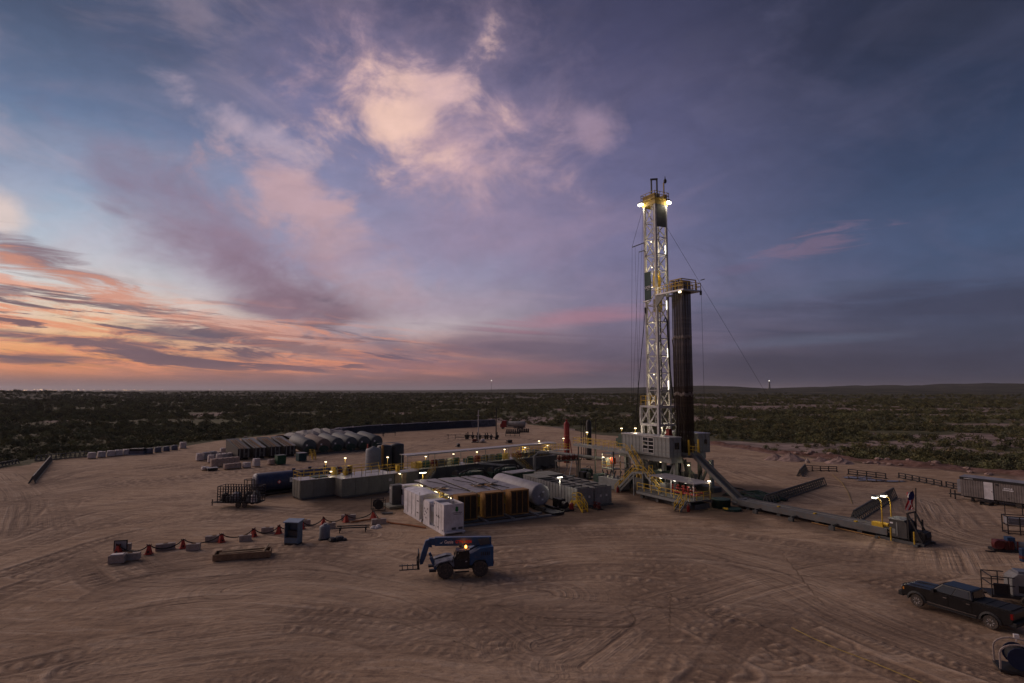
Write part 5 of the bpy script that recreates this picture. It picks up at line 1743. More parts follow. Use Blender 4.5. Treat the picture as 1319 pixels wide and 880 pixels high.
def make_storage():
    # pale horizontal tank on a black trailer frame
    root = thing('pale_round_tank', 'pale grey horizontal round tank lying beside the generators', 'tank', rig(0, -27.2, 0), RA)
    MB().lathe([(.9, -10.6), (1.35, -10.5), (1.45, -10.3), (1.45, 1.2), (1.38, 1.36), (1.1, 1.42)], (0, 0, 1.9), 28, 'x').build('shell', PALE_TANK, root, True)
    MB().lathe([(.32, 1.42), (.32, 1.5), (.25, 1.52)], (0, .1, 1.9), 14, 'x').build('manway', TANK_GREY, root)
    MB().bx(-10, 3.6, -.9, -.65, .35, .6).bx(-10, 3.6, .65, .9, .35, .6).build('chassis', BLACK, root)
    for x in (-9, -4.5, .4):
        MB().prism([(-1.2, .3), (1.2, .3), (1.3, 1.1), (.7, .62), (-.7, .62), (-1.3, 1.1)], 'x', x - .1, x + .1).build('saddle', BLACK, root)
    MB().bx(1.5, 5.6, -1.0, .9, .12, .34).build('tail_frame', BLACK, root)
    for (x, y, z) in ((1.55, -.35, 1.75), (1.56, .35, 2.3), (1.56, .2, 1.3)):
        MB().bx(1.44, 1.48, y - .14, y + .14, z - .1, z + .1).build('placard', LETTER_WHITE, root)
    # pump set at the end of the tank
    p = thing('transfer_pump', 'dark transfer pump set under a lit lamp mast beside the pale round tank', 'pump', rig(2.2, -24.7, 0), RA)
    MB().bx(-1.2, 2.2, -.8, .8, .02, .25).build('skid', BLACK, p)
    MB().bx(-1.0, .6, -.5, .5, .25, 1.35).lathe([(.4, -.4), (.4, .4)], (1.2, 0, .75), 12, 'x').build('engine', BLACK, p)
    MB().lathe([(.32, .25), (.32, .95), (.1, 1.1)], (2.0, .5, 0), 10).build('red_drum', RED, p)
    MB().prism([(0, .1), (.7, .1), (.2, .8)], 'y', -.5, .1).build('white_guard', WHITE2, p)
    MB().beam((-.7, .5, .25), (-.7, .5, 4.0), .08).build('lamp_mast', GALV, p)
    h = MB().bx(-.77, -.63, .1, .9, 3.98, 4.06).build('lamp_head', LAMP_COOL, p)
    glow(p, (-.5, .3, 3.5), 60, (1, .9, .7))
    # two open storage bins
    for k, (b0, b1, lb, a0) in enumerate(((-22.4, -19.75, 'grey ribbed open-top mud storage bin beside the pale round tank', -11.6), (-19.45, -16.6, 'grey ribbed open-top mud storage bin on the side nearer the rig', -13.2))):
        r = thing('storage_bin', lb, 'storage bin', rig(0, b0, 0), RA)
        wd, z0, z1, a1 = b1 - b0, .2, 2.55, 3.1
        MB().bx(a0, a1 + .5, .1, wd - .1, .02, .2).build('skid', RIG_DARK, r)
        w_ = ribbed(MB(), (a0, 0), (a1, 0), z0, z1, .75, .07, (0, -1))
        w_.bx(a0, a1, 0.01, .08, z0, z1).build('side_wall', TANK_GREY, r)
        w_ = ribbed(MB(), (a1, wd), (a0, wd), z0, z1, .75, .07, (0, 1))
        w_.bx(a0, a1, wd - .08, wd - .01, z0, z1).build('side_wall', TANK_GREY, r)
        ribbed(MB(), (a1, 0), (a1, wd), z0, z1, .65, .06, (1, 0)).bx(a1 - .08, a1 - .01, .08, wd - .08, z0, z1).build('end_wall', TANK_GREY, r)
        MB().bx(a0, a0 + .08, .08, wd - .08, z0, z1).build('end_wall', TANK_GREY, r)
        MB().bx(a0 + .1, a1 - .1, .1, wd - .1, z0, 1.9).build('bin_contents', BLACK, r)
        MB().bx(a0 - .05, a0 + 4.2, -.06, wd + .06, z1 + .005, z1 + .09).build('top_plate', OLIVE, r)
        for j in range(6):
            x = a0 + 4.8 + j * (a1 - a0 - 5.0) / 5.5
            MB().bx(x, x + .3, .06, wd - .06, z1 - .16, z1 - .02).build('top_bar', RIG_DARK, r)
        rb = random.Random(k)
        for j in range(16):
            x, y = rb.uniform(a0 + 4.6, a1 - .5), rb.uniform(.4, wd - .4)
            MB().bx(x - .25, x + .25, y - .18, y + .18, 1.9, 2.0 + rb.uniform(.05, .25)).build('hose_lump', (BLACK, TANK_GREY, RIG_DARK)[j % 3], r)
        for y in (.9, 1.9):
            MB().bx(a1 + .07, a1 + .09, y - .15, y + .15, 1.2, 1.5).build('placard', WHITE2, r)
    s = thing('bin_steps', 'small yellow steps with handrails at the end of the storage bin', 'steps', rig(3.9, -23.4, 0), RA)
    stair(s, (.6, .2, 1.2), (2.0, .2, .05), .8, (0, 1, 0), YELLOW, YELLOW)
    MB().bx(-.4, .6, -.25, .65, 1.1, 1.2).build('platform', YELLOW, s)
    railing(s, [(.6, -.2, 1.2), (-.35, -.2, 1.2), (-.35, .6, 1.2), (.6, .6, 1.2)], 1.0, YELLOW, .8)
    stair(s, (-.4, .2, 1.2), (-1.5, .2, .05), .8, (0, 1, 0), YELLOW, YELLOW, rails=False)
    v = thing('red_valve_skid', 'low dark red valve skid on the ground in front of the storage bins', 'valve', rig(5.0, -20.6, 0), RA)
    MB().bx(-.7, .7, -.5, .5, .02, .15).build('base', BLACK, v)
    for x in (-.4, .4):
        MB().lathe([(.2, .15), (.2, .4), (.32, .42), (.32, .6), (.1, .62), (.1, .85), (.28, .87), (.28, .93)], (x, 0, 0), 10).build('valve', DARK_RED, v)
    MB().tube((-.7, 0, .3), (.7, 0, .3), .12, 8).build('pipe', DARK_RED, v)


make_storage()

# ------------------------------------------------------------------ mud tank line, turned a little from the rig
MR = RA + math.radians(12.4)
MO = rig(-19.6, -48.8)
MUx, MUy = Vector((math.cos(MR), math.sin(MR), 0)), Vector((-math.sin(MR), math.cos(MR), 0))


def mud(x, y, z=0.0):
    return MO + MUx * x + MUy * y + Vector((0, 0, z))


def steel_tank(name, label, x0, x1, y0, y1, h, m, parent_rot=MR, open_bay=None):
    r = thing(name, label, 'mud tank', mud(x1, y0), MR)
    L, Wd = y1 - y0, x1 - x0
    MB().bx(-Wd - .25, .3, .2, L - .2, .02, .25).build('skid', RIG_DARK, r)
    n = max(2, int(round(L / 2.1)))
    pw = L / n
    pm_ = MB().bx(-.06, 0, .015, pw - .015, .25, h).bx(0, .05, 0, .06, .25, h).mesh('wall_panel', m)
    for k in range(n):
        if open_bay is None or k != open_bay:
            link(pm_, 'wall_panel', r, (0, k * pw, 0))
    MB().bx(-Wd, -Wd + .06, 0, L, .25, h).build('back_wall', m, r)
    ribbed(MB(), (-Wd, 0), (0, 0), .25, h, .9, .06, (0, -1)).bx(-Wd + .06, -.06, .01, .06, .25, h).build('end_wall', m, r)
    MB().bx(-Wd + .06, -.06, L - .06, L, .25, h).build('end_wall', m, r)
    MB().bx(-Wd - .05, .12, -.08, L + .04, h, h + .08).build('top_deck', GALV, r)
    return r, L, Wd


def make_mud_line():
    r, L, Wd = steel_tank('mud_tank', 'olive grey steel mud tank with yellow railed top beside the navy tank', -5.6, -2.6, -5.2, 9.0, 2.75, OLIVE)
    railing(r, [(-.05, .1, 2.83), (-Wd + .05, .1, 2.83), (-Wd + .05, L, 2.83)], 1.1)
    railing(r, [(-.05, .1, 2.83), (-.05, 4.2, 2.83)], 1.1)
    MB().bx(-2.6, -.6, 2.4, 4.4, 2.83, 3.0).build('hatch', GREEN, r)
    lamp(r, (-1.0, 4.2, 2.83), 2.3, 45)
    lamp(r, (-2.8, 8.2, 2.83), 2.4, 45)
    lamp(r, (-.8, 5.0, 2.83), .8, 20)
    rr = random.Random(8)
    for k in range(7):
        x, y = rr.uniform(-2.6, -.8), 6.0 + k * .45
        MB().bx(x - .35, x + .35, y - .25, y + .25, 2.83, 3.2 + rr.uniform(.1, .9)).lathe([(.2, 3.2), (.2, 4.0)], (x, y, 0), 8).build('agitator', (DULL_YELLOW, TANK_GREY, DARK_RED)[k % 3], r)
    r, L, Wd = steel_tank('mud_tank', 'olive grey steel mud tank with a door bay standing in front of its neighbour', -2.4, 0, 0, 13.2, 2.75, OLIVE, open_bay=4)
    railing(r, [(-.05, 3.8, 2.83), (-.05, 6.0, 2.83)], 1.0, OLIVE)
    for y in (1.6, 3.2, 6.8, 7.6):
        MB().beam((-.1, y, 2.83), (-.1, y, 3.9), .06).build('stanchion', RIG_DARK, r)
    railing(r, [(-Wd + .1, .2, 2.83), (-Wd + .1, L, 2.83)], 1.1)
    railing(r, [(-.05, 8.0, 2.83), (-.05, L, 2.83)], 1.1)
    b0 = 4 * L / 6
    MB().bx(-1.9, -.1, b0 + .2, b0 + 1.0, .25, 2.6).build('lit_cupboard', PALE_WOOD, r)
    MB().bx(-.06, 0, b0 + 1.35, b0 + 2.15, .3, 2.6).build('door', PALE_WOOD, r)
    h = MB().bx(-.6, -.3, b0 + 1.0, b0 + 1.3, 2.5, 2.62).build('bay_lamp', LAMP_WARM, r)
    glow(h, (-.4, b0 + 1.15, 2.2), 40)
    lamp(r, (-1.9, 8.6, 2.83), 2.4, 45)
    MB().bx(.01, .03, b0 - 1.0, b0 - .5, 1.7, 2.1).build('placard', WHITE2, r)
    MB().bx(-1.6, -1.1, 9.9, 10.4, 2.83, 3.9).build('box', YELLOW, r)
    st = thing('tank_stair', 'steep yellow railed stair against the end of the olive tank', 'stairs', mud(1.0, 13.6), MR)
    stair(st, (0, 2.0, 2.7), (0, -.6, .05), .8, (1, 0, 0), OLIVE, DULL_YELLOW)
    # long shaker tanks under the awning
    descr = ('under the near end of the awning', 'under the middle of the awning', 'under the awning end next to the rig')
    for k, (y0, y1) in enumerate(((14.2, 25.0), (25.3, 37.0), (37.3, 48.6))):
        r, L, Wd = steel_tank('shaker_tank', 'dark steel mud tank with shakers ' + descr[k], -6.2, -2.8, y0, y1, 2.5, RIG_DARK)
        railing(r, [(-.05, .1, 2.58), (-.05, L - .1, 2.58)], 1.1, DULL_YELLOW)
        rr = random.Random(30 + k)
        for j in range(6):
            y = .9 + j * (L - 1.2) / 6
            mm = (DULL_YELLOW, GREEN, DARK_RED, RIG_DARK, OLIVE, GREEN)[(j + k) % 6]
            b = MB().bx(-2.6, -1.0, y, y + 1.2, 2.6, 3.3 + rr.uniform(0, .5))
            b.lathe([(.3, -.5), (.3, .5)], (-1.2, y + .6, 3.5), 10, 'y')
            b.build('shaker', mm, r)
        for y in (2.4, L - 2.6):
            lamp(r, (-.3, y, 2.58), 2.05, 45, LAMP_WARM, .2)
        for j in range(4):
            y = 1.5 + j * L / 4.3
            MB().tube((.02, y, .6), (1.2, y + rr.uniform(-.5, .5), .25), .16, 7).lathe([(.3, -.35), (.3, .35)], (1.3, y, .5), 10, 'y').build('suction_pump', (BLACK, RIG_DARK)[j % 2], r)
    aw = thing('awning', 'long pale sheet metal awning over the shaker tanks', 'awning', mud(-4.2, 12.8), MR)
    n = 15
    Lw = 35.8
    sh = MB().bx(-1.15, 1.15, .02, Lw / n - .02, 5.0, 5.06).bx(-1.15, 1.15, 0, .05, 5.06, 5.10).mesh('roof_sheet', SHED_ROOF)
    for k in range(n):
        link(sh, 'roof_sheet', aw, (0, k * Lw / n, 0))
    MB().bx(1.1, 1.2, 0, Lw, 4.85, 4.99).build('eave_beam', GALV, aw)
    for y in (.3, 5.7, 11.3, 17, 22.6, 28.2, Lw - .3):
        MB().beam((1.0, y, 2.6), (1.0, y, 4.86), .08).build('post', RIG_GREY, aw)
        MB().beam((-1.0, y, 2.6), (-1.0, y, 5.0), .08).build('post', RIG_GREY, aw)
    # dark pump mess in front of the shaker tanks
    pm_ = thing('mud_pump', 'green and black mud pump with pulleys behind the generator roof', 'pump', mud(1.4, 21.5), MR)
    MB().bx(-2.0, 2.0, -2.5, 3.6, .02, .4).build('skid', RIG_DARK, pm_)
    MB().lathe([(.9, -.3), (.9, .3)], (-.4, -1.4, 1.4), 16, 'y').lathe([(.7, -.3), (.7, .3)], (.9, .2, 1.3), 16, 'y').build('pulley', BLACK, pm_)
    MB().bx(-1.2, 1.2, .6, 3.2, .4, 2.0).bx(-.8, .9, -2.2, -.5, .4, 1.5).build('power_end', GREEN, pm_)
    for k in range(3):
        MB().lathe([(.28, .4), (.28, 1.4), (.4, 1.5), (.4, 2.0), (.1, 2.2)], (1.5, -1.8 + k * .9, 0), 10).build('fluid_end', GREEN, pm_)
    MB().path([(1.5, -2, 2.1), (1.6, 0, 2.6), (1.2, 3.0, 2.4), (.4, 5.0, 1.0)], .14, 7).build('discharge_hose', BLACK, pm_, True)
    pm2 = dup(pm_, mud(1.8, 28.8), MR, 'green and black mud pump with pulleys behind the pale round tank')
    bx = thing('pump_cover_box', 'low grey flat-topped box beside the mud pump and the pale round tank', 'box', mud(5.0, 27.0), MR)
    MB().bx(0, 2.6, 0, 5.2, .05, 1.8).build('body', GREEN, bx)
    MB().bx(-.1, 2.7, -.1, 5.3, 1.8, 1.92).build('lid', PALE_TANK, bx)
    rp_ = thing('loading_ramp', 'pale slotted ramp sloping down from the shaker tank walkway', 'ramp', mud(-1.2, 26.2), MR)
    for s in (0, .9):
        MB().beam((s, 0, 2.9), (s + 2.2, 7.4, 1.9), .1, .3).build('side_rail', GALV, rp_)
    for k in range(9):
        t = (k + .5) / 9
        MB().beam((2.2 * t, 7.4 * t, 2.9 - t), (2.2 * t + .9, 7.4 * t, 2.9 - t), .14).build('rung', GALV, rp_)
    MB().beam((2.6, 7.2, 0), (2.6, 7.2, 1.9), .14).build('leg', GALV, rp_)
    st = thing('shaker_stair', 'steep yellow stair from the shaker tank walkway down to the ground', 'stairs', mud(-.8, 36.3), MR)
    stair(st, (-1.8, 0, 3.0), (1.6, 1.8, .05), 1.0, (.47, -.88, 0), OLIVE, DULL_YELLOW)
    # flow line beam and its A-frame
    fl = thing('flow_line', 'grey overhead flow line beam on posts between shaker tanks and rig', 'pipe', rig(-27.0, -11.0, 0), RA)
    P = [(0, 0, .1), (0, 0, 3.3), (.3, .6, 3.9), (1.3, 2.6, 4.0), (12.5, 7.2, 3.7)]
    MB().path(P, .3, 8).build('pipe_run', RIG_GREY, fl)
    MB().beam((5.2, 3.0, .05), (6.2, 4.4, 3.6), .1).beam((7.4, 5.6, .05), (6.4, 4.6, 3.6), .1).beam((6.9, 3.2, .05), (6.3, 4.5, 3.6), .1).build('a_frame', GALV, fl)
    mf = thing('red_manifold_rack', 'dark red standpipe manifold with many flanges on a rack near the red vessel', 'manifold', rig(-19.5, -10.3, 0), RA)
    MB().bx(-.6, .6, -.6, 4.4, 3.1, 3.3).build('rack', RIG_DARK, mf)
    for (x, y) in ((-.5, -.4), (.5, -.4), (-.5, 4.2), (.5, 4.2)):
        MB().beam((x, y, .05), (x, y, 3.1), .14).build('leg', RIG_DARK, mf)
    for k in range(8):
        MB().lathe([(.12, 3.3), (.26, 3.35), (.26, 3.55), (.12, 3.6), (.12, 3.9), (.28, 3.93), (.28, 4.05), (.06, 4.1), (.06, 4.3)], (.3 * (k % 2), k * .55, 0), 9).build('flange', DARK_RED, mf)
    MB().tube((0, -.5, 3.7), (0, 4.2, 3.7), .15, 8).build('pipe', DARK_RED, mf)
    wk = thing('side_walkway', 'low grey walkway with yellow railing between the shaker tanks and the rig', 'walkway', rig(-33, -12.5, 0), RA)
    MB().bx(0, 1.4, 0, 13, 3.5, 3.62).build('deck', GALV, wk)
    for y in (.3, 6.5, 12.6):
        MB().beam((.7, y, .05), (.7, y, 3.5), .14).build('post', RIG_DARK, wk)
    railing(wk, [(1.35, .1, 3.62), (1.35, 12.9, 3.62)], 1.1)
    railing(wk, [(.05, .1, 3.62), (.05, 12.9, 3.62)], 1.1)
    lamp(wk, (.4, 12.0, 3.62), 2.3, 45)
    lamp(wk, (.4, 6.0, 3.62), 2.0, 45)
    # red gas separator and the dark one
    rv = thing('red_separator_vessel', 'tall red upright gas separator vessel beyond the shaker awning', 'vessel', rig(-38, 4.0, 0), RA)
    MB().lathe([(.7, .05), (.62, .4), (.62, 8.4), (.5, 8.75), (.3, 8.9), (.2, 8.95), (.2, 9.25), (.3, 9.3), (.3, 9.4)], (0, 0, 0), 18).build('shell', RED, rv, True)
    for z in (3.0, 6.0):
        MB().lathe([(.66, -.06), (.66, .06)], (0, 0, z), 18).build('band', mat('faded_red_band', (0.42, 0.08, 0.07), .6), rv)
    MB().path([(.66, 0, 5.5), (1.2, 0, 5.0), (2.4, 0, .4)], .1, 6).build('stay_pipe', RED, rv)
    dv = thing('dark_flare_vessel', 'tall black upright vessel with pipe frame beyond the rig walkway', 'vessel', rig(-40, 11.5, 0), RA)
    MB().lathe([(.7, .05), (.62, .4), (.62, 8.5), (.4, 8.9), (.15, 9.1)], (0, 0, 0), 16).build('shell', BLACK, dv, True)
    for (x, y) in ((-1.3, -1.2), (-1.3, 0), (1.2, 1.1), (-.2, -1.3)):
        MB().tube((x, y, 0), (x, y, 9.0), .09, 6).build('riser_pipe', BLACK, dv)
    MB().beam((-1.3, -1.2, 8.8), (-1.3, 0, 8.8), .1).beam((-1.3, -1.2, 5), (-.2, -1.3, 5), .1).build('cross_pipe', BLACK, dv)
    # poly tanks behind the mud tanks
    pt = thing('poly_tank', 'grey upright cylindrical tank with red valve behind the mud tank railing', 'tank', mud(-14.2, 12.6), MR)
    MB().lathe([(1.38, .05), (1.4, .3), (1.36, 5.1), (1.25, 5.35), (.3, 5.6), (.3, 5.75)], (0, 0, 0), 22).build('shell', POLY_GREY, pt, True)
    for z in (1.0, 1.8, 2.6, 3.4, 4.2):
        MB().lathe([(1.38, -.04), (1.43, 0), (1.38, .04)], (0, 0, z), 22).build('rib', POLY_GREY, pt)
    MB().bx(-.6, -.4, -1.0, -.8, 5.3, 6.2).build('red_vent', RED, pt)
    pt2 = thing('poly_tank', 'dark upright cylindrical tank with a rusty ladder post next to the grey one', 'tank', mud(-15.6, 15.6), MR)
    MB().lathe([(1.38, .05), (1.4, .3), (1.36, 5.4), (1.25, 5.6), (.3, 5.8)], (0, 0, 0), 22).build('shell', POLY_DARK, pt2, True)
    MB().beam((1.6, -1.3, 0), (1.6, -1.3, 5.9), .3).build('ladder_post', RUST, pt2)
    pt3 = thing('poly_tank', 'dark upright cylindrical tank at the end of the poly tank row by the awning', 'tank', mud(-15.8, 18.4), MR)
    MB().lathe([(1.3, .05), (1.32, .3), (1.28, 5.5), (1.2, 5.7), (.3, 5.9)], (0, 0, 0), 22).build('shell', POLY_DARK, pt3, True)
    MB().beam((-1.4, -3.5, 5.9), (-1.4, 1.5, 5.9), .12).build('top_pipe', GALV, pt3)
    # navy tank
    nt = thing('navy_tank', 'long navy blue horizontal tank with white sign lying behind the black trailer', 'tank', rig(-28.2, -60.0, 0), MR)
    MB().lathe([(.9, 0), (1.35, .12), (1.45, .35), (1.45, 13.6), (1.3, 13.9), (.9, 14.0)], (0, 0, 1.85), 26, 'y').build('shell', NAVY, nt, True)
    MB().bx(-1.0, 1.0, .6, 13.4, .05, .42).build('skid', BLACK, nt)
    for y in (6.0, 8.6, 11.2):
        MB().lathe([(.25, 3.25), (.25, 3.5), (.3, 3.52), (.3, 3.6)], (0, y, 0), 10).build('hatch', NAVY, nt)
    MB().bx(1.44, 1.48, 4.9, 6.9, 1.7, 2.4).build('sign', LETTER_WHITE, nt)
    rr = random.Random(5)
    for j in range(9):
        MB().bx(1.482, 1.49, 5.05 + j * .19, 5.05 + j * .19 + .12, 2.05 + .05 * (j % 3), 2.25).build('letter_mark', LETTER_DARK, nt)
    pl = MB().prism([(3.3, 1.6), (3.6, 1.9), (3.3, 2.2), (3.0, 1.9)], 'x', 1.42, 1.47).build('hazard_diamond', LETTER_RED, nt)
    MB().prism([(3.3, 1.72), (3.48, 1.9), (3.3, 2.08), (3.12, 1.9)], 'x', 1.475, 1.48).build('diamond_centre', LETTER_WHITE, pl)
    railing(nt, [(-.5, -.15, .5), (-.5, -1.2, .5), (.8, -1.2, .5), (.8, -.15, .5)], 2.0, BLACK, 1.2, .06, 'end_ladder')
    MB().bx(-.5, .8, -1.2, 0, .4, .5).build('step', BLACK, nt)
    # stair and dark end of the pit line with a covered heap
    hp = thing('covered_heap', 'grey tarp covered heap in front of the lit tank bay', 'tarp', mud(1.3, 8.8), MR)
    b = MB()
    g_ = 7
    for i in range(g_):
        for j in range(g_):
            x, y = (i / (g_ - 1) - .5), (j / (g_ - 1) - .5)
            z = max(0, 1.35 * (1 - (abs(x) * 2) ** 3) * (1 - (abs(y) * 2) ** 3) + random.uniform(-.1, .1)) if 0 < i < g_ - 1 and 0 < j < g_ - 1 else 0
            b.v.append((x * 1.8, y * 2.8, z + .02))
    b.f += [(i * g_ + j, i * g_ + j + 1, (i + 1) * g_ + j + 1, (i + 1) * g_ + j) for i in range(g_ - 1) for j in range(g_ - 1)]
    b.build('tarp', PALE_TANK, hp)
    MB().bx(-.9, .4, 1.5, 3.2, .05, .95).build('pallet_load', PALE_WOOD, hp)


make_mud_line()
# ================================================================== around the pad
def solve_s(px, origin, direc):
    """distance along a ground line at which it crosses the photo column px"""
    k = (px - CX) / FPX
    # x = k * depth, depth ~ y cos p - h sin p for points on the ground
    c, s_ = math.cos(PITCH), math.sin(PITCH)
    return (k * (origin.y * c - CAMH * s_) - origin.x) / (direc.x - k * direc.y * c)


# ------------------------------------------------------------------ back row of black tanks
BO = at(314, 592.5)


def back(s, d=0.0, z=0.0):
    return BO + MUy * s - MUx * d + Vector((0, 0, z))


_bl = ('with wooden poles on its roof, at the end beside the sacks', 'with wooden poles on its roof, second from the sacks', 'with wooden poles on its roof, behind the green bin', 'with pale sheeted roof, next to the round tanks')
for k in range(4):
    r = thing('black_frac_tank', 'black box frac tank ' + _bl[k], 'frac tank', back(k * 3.5), MR, 'black box tanks in the back row')
    MB().prism([(-9.6, .5), (0, .5), (0, 2.45), (-9.6, 4.1)], 'y', -1.35, 1.35).build('body', BLACK, r)
    MB().prism([(-9.65, 4.11), (.05, 2.45), (.07, 2.53), (-9.65, 4.2)], 'y', -1.4, 1.4).build('roof', (RIG_DARK, RIG_GREY, RIG_DARK, TANK_GREY)[k], r)
    MB().bx(-9.4, .1, -.9, -.6, .05, .5).bx(-9.4, .1, .6, .9, .05, .5).build('skid', BLACK, r)
    for y in (-.9, 0, .9):
        MB().bx(.0, .1, y - .09, y + .09, .5, 2.42).build('end_rib', RIG_GREY, r)
    rr = random.Random(k)
    for j in range(3):
        y = -1.0 + j * .55 + rr.uniform(-.1, .1)
        MB().beam((-7.5 + rr.uniform(-.5, .5), y, 4.05), (.4 + rr.uniform(-.3, .5), y + rr.uniform(-.2, .4), 2.66), .15).build('wooden_pole', WOOD, r)
    MB().lathe([(.3, 0), (.3, .12)], (.02, .4, 1.3), 10, 'x').build('manway', RIG_DARK, r)
_dl = ('next to the box tanks', 'with a dusty tan top', 'third from the box tanks', 'fourth from the box tanks', 'fifth from the box tanks', 'at the end by the pit liner')
_roundshell = MB().lathe([(1.2, -9.6), (1.6, -9.5), (1.78, -9.2), (1.78, -.2), (1.7, -.05)], (0, 0, 2.0), 24, 'x').mesh('shell', GREEN, True)
_dusty = MB().lathe([(1.2, -9.6), (1.6, -9.5), (1.78, -9.2), (1.78, -.2), (1.7, -.05)], (0, 0, 2.0), 24, 'x').mesh('shell', mat('dusty_tan_tank', (0.15, 0.115, 0.095), .7), True)
MATS['dark_green_paint_top'] = mat('grey_green_tank_top', (0.070, 0.086, 0.092), 0.6, dirt=0.08)
_roundshell.materials[0] = MATS['dark_green_paint_top']
for k in range(6):
    r = thing('round_tank', 'dark round-ended horizontal tank ' + _dl[k], 'tank', back(15.2 + k * 3.66), MR, 'round tanks in the back row')
    link(_dusty if k == 1 else _roundshell, 'shell', r, rot=(0, .085, 0))
    MB().lathe([(1.7, 0), (1.6, .1), (.9, .16), (.1, .18)], (-.05, 0, 2.0), 24, 'x').build('end_cap', GREEN, r)
    MB().bx(.14, .17, -.9, -.5, 2.2, 2.6).build('placard', LETTER_WHITE, r)
    MB().bx(-9, .2, -1.1, -.8, .05, .5).bx(-9, .2, .8, 1.1, .05, .5).build('skid', BLACK, r)
    MB().tube((.1, .3, .7), (.6, .3, .7), .12, 8).build('outlet', RIG_DARK, r)
tr = thing('tank_drip_tray', 'low dark drip tray kerb running in front of the round tanks', 'kerb', back(13, -1.2), MR)
MB().bx(0, .3, 0, 20, .02, .45).build('kerb_rail', RIG_DARK, tr)
g = thing('green_bin', 'dark green steel bin in front of the box tanks', 'bin', at(361, 598), MR)
MB().prism([(-.9, .1), (.8, .1), (.95, 1.9), (-.95, 1.9)], 'y', -.9, .9).build('body', mat('bin_green', (0.012, 0.07, 0.035), .6), g)
MB().bx(-1.0, 1.0, -.95, .95, 1.9, 1.98).build('lid', GREEN, g)
g = thing('teal_bin', 'dark teal steel bin beside the yellow stand in front of the round tanks', 'bin', at(388, 594), MR)
MB().prism([(-.9, .1), (.8, .1), (.95, 1.8), (-.95, 1.8)], 'y', -.9, .9).build('body', mat('bin_teal', (0.015, 0.05, 0.055), .6), g)
MB().bx(-1.0, 1.0, -.95, .95, 1.8, 1.88).build('lid', PALE_TANK, g)
g = thing('yellow_step_stand', 'small yellow step stand with rails in front of the round tanks', 'steps', at(403, 592), MR)
stair(g, (-.3, 0, 1.2), (.8, 0, .05), .8, (0, 1, 0), YELLOW, YELLOW)
MB().bx(-1.1, -.3, -.5, .5, 1.12, 1.2).build('platform', YELLOW, g)
railing(g, [(-.35, -.45, 1.2), (-1.05, -.45, 1.2), (-1.05, .45, 1.2)], 1.0, YELLOW, .7)
for (x, y) in ((-1.05, -.45), (-1.05, .45)):
    MB().beam((x, y, .02), (x, y, 1.15), .08).build('leg', YELLOW, g)


# ------------------------------------------------------------------ palletised sacks
def sack_mesh(w, d, h, m, seed):
    r = random.Random(seed)
    b = MB()
    nx, ny, nz = 5, 5, 3
    pts = {}
    def P(i, j, k):
        x, y, z = i / (nx - 1) - .5, j / (ny - 1) - .5, k / nz
        e = .92 if k in (nz,) else 1.0
        cx_ = 1 - .10 * (abs(x * 2) ** 4) * (abs(y * 2) ** 4)
        return (x * w * e * cx_ + r.uniform(-.03, .03), y * d * e * cx_ + r.uniform(-.03, .03), .16 + z * h + (r.uniform(-.05, .07) if k == nz else 0))
    for k in range(nz + 1):
        for i in range(nx):
            for j in range(ny):
                if k in (0, nz) or i in (0, nx - 1) or j in (0, ny - 1):
                    pts[(i, j, k)] = len(b.v)
                    b.v.append(P(i, j, k))
    for i in range(nx - 1):
        for j in range(ny - 1):
            b.f.append((pts[(i, j, nz)], pts[(i + 1, j, nz)], pts[(i + 1, j + 1, nz)], pts[(i, j + 1, nz)]))
    for k in range(nz):
        for i in range(nx - 1):
            b.f.append((pts[(i, 0, k)], pts[(i + 1, 0, k)], pts[(i + 1, 0, k + 1)], pts[(i, 0, k + 1)]))
            b.f.append((pts[(i + 1, ny - 1, k)], pts[(i, ny - 1, k)], pts[(i, ny - 1, k + 1)], pts[(i + 1, ny - 1, k + 1)]))
        for j in range(ny - 1):
            b.f.append((pts[(nx - 1, j, k)], pts[(nx - 1, j + 1, k)], pts[(nx - 1, j + 1, k + 1)], pts[(nx - 1, j, k + 1)]))
            b.f.append((pts[(0, j + 1, k)], pts[(0, j, k)], pts[(0, j, k + 1)], pts[(0, j + 1, k + 1)]))
    return b.mesh('wrapped_load', m)


pal_b = MB()
for y in (-.55, 0, .5):
    pal_b.bx(-.6, .6, y, y + .1, .01, .1)
for k in range(6):
    pal_b.bx(-.6 + k * .22, -.46 + k * .22, -.6, .6, .1, .14)
pallet_me = pal_b.mesh('pallet', WOOD)
_lm = {('w', h): sack_mesh(1.3, 1.3, h, SACK, 1) for h in (.9, 1.2, 1.5, .5)}
_lm.update({('t', h): sack_mesh(1.35, 1.3, h, SACK_TAN, 2) for h in (.9, 1.3, 1.5)})
_lm.update({('d', h): sack_mesh(1.25, 1.25, h, SACK_DARK, 3) for h in (1.1, 1.2)})
_lm.update({('g', h): sack_mesh(1.3, 1.3, h, mat('grey_wrap', (0.30, 0.29, 0.31), .6, dirt=.2), 6) for h in (1.5,)})


def pallet(px, py, kind, h, label, group, z=0.0, sc=1.0):
    p = at(px, py)
    r = thing('pallet_load', label, 'pallet', (p.x, p.y, p.z + z), MR + random.uniform(-.12, .12), group)
    link(pallet_me, 'pallet', r)
    link(_lm[(kind, h)], 'wrapped_load', r)
    r.scale = (sc, sc, 1)
    return r


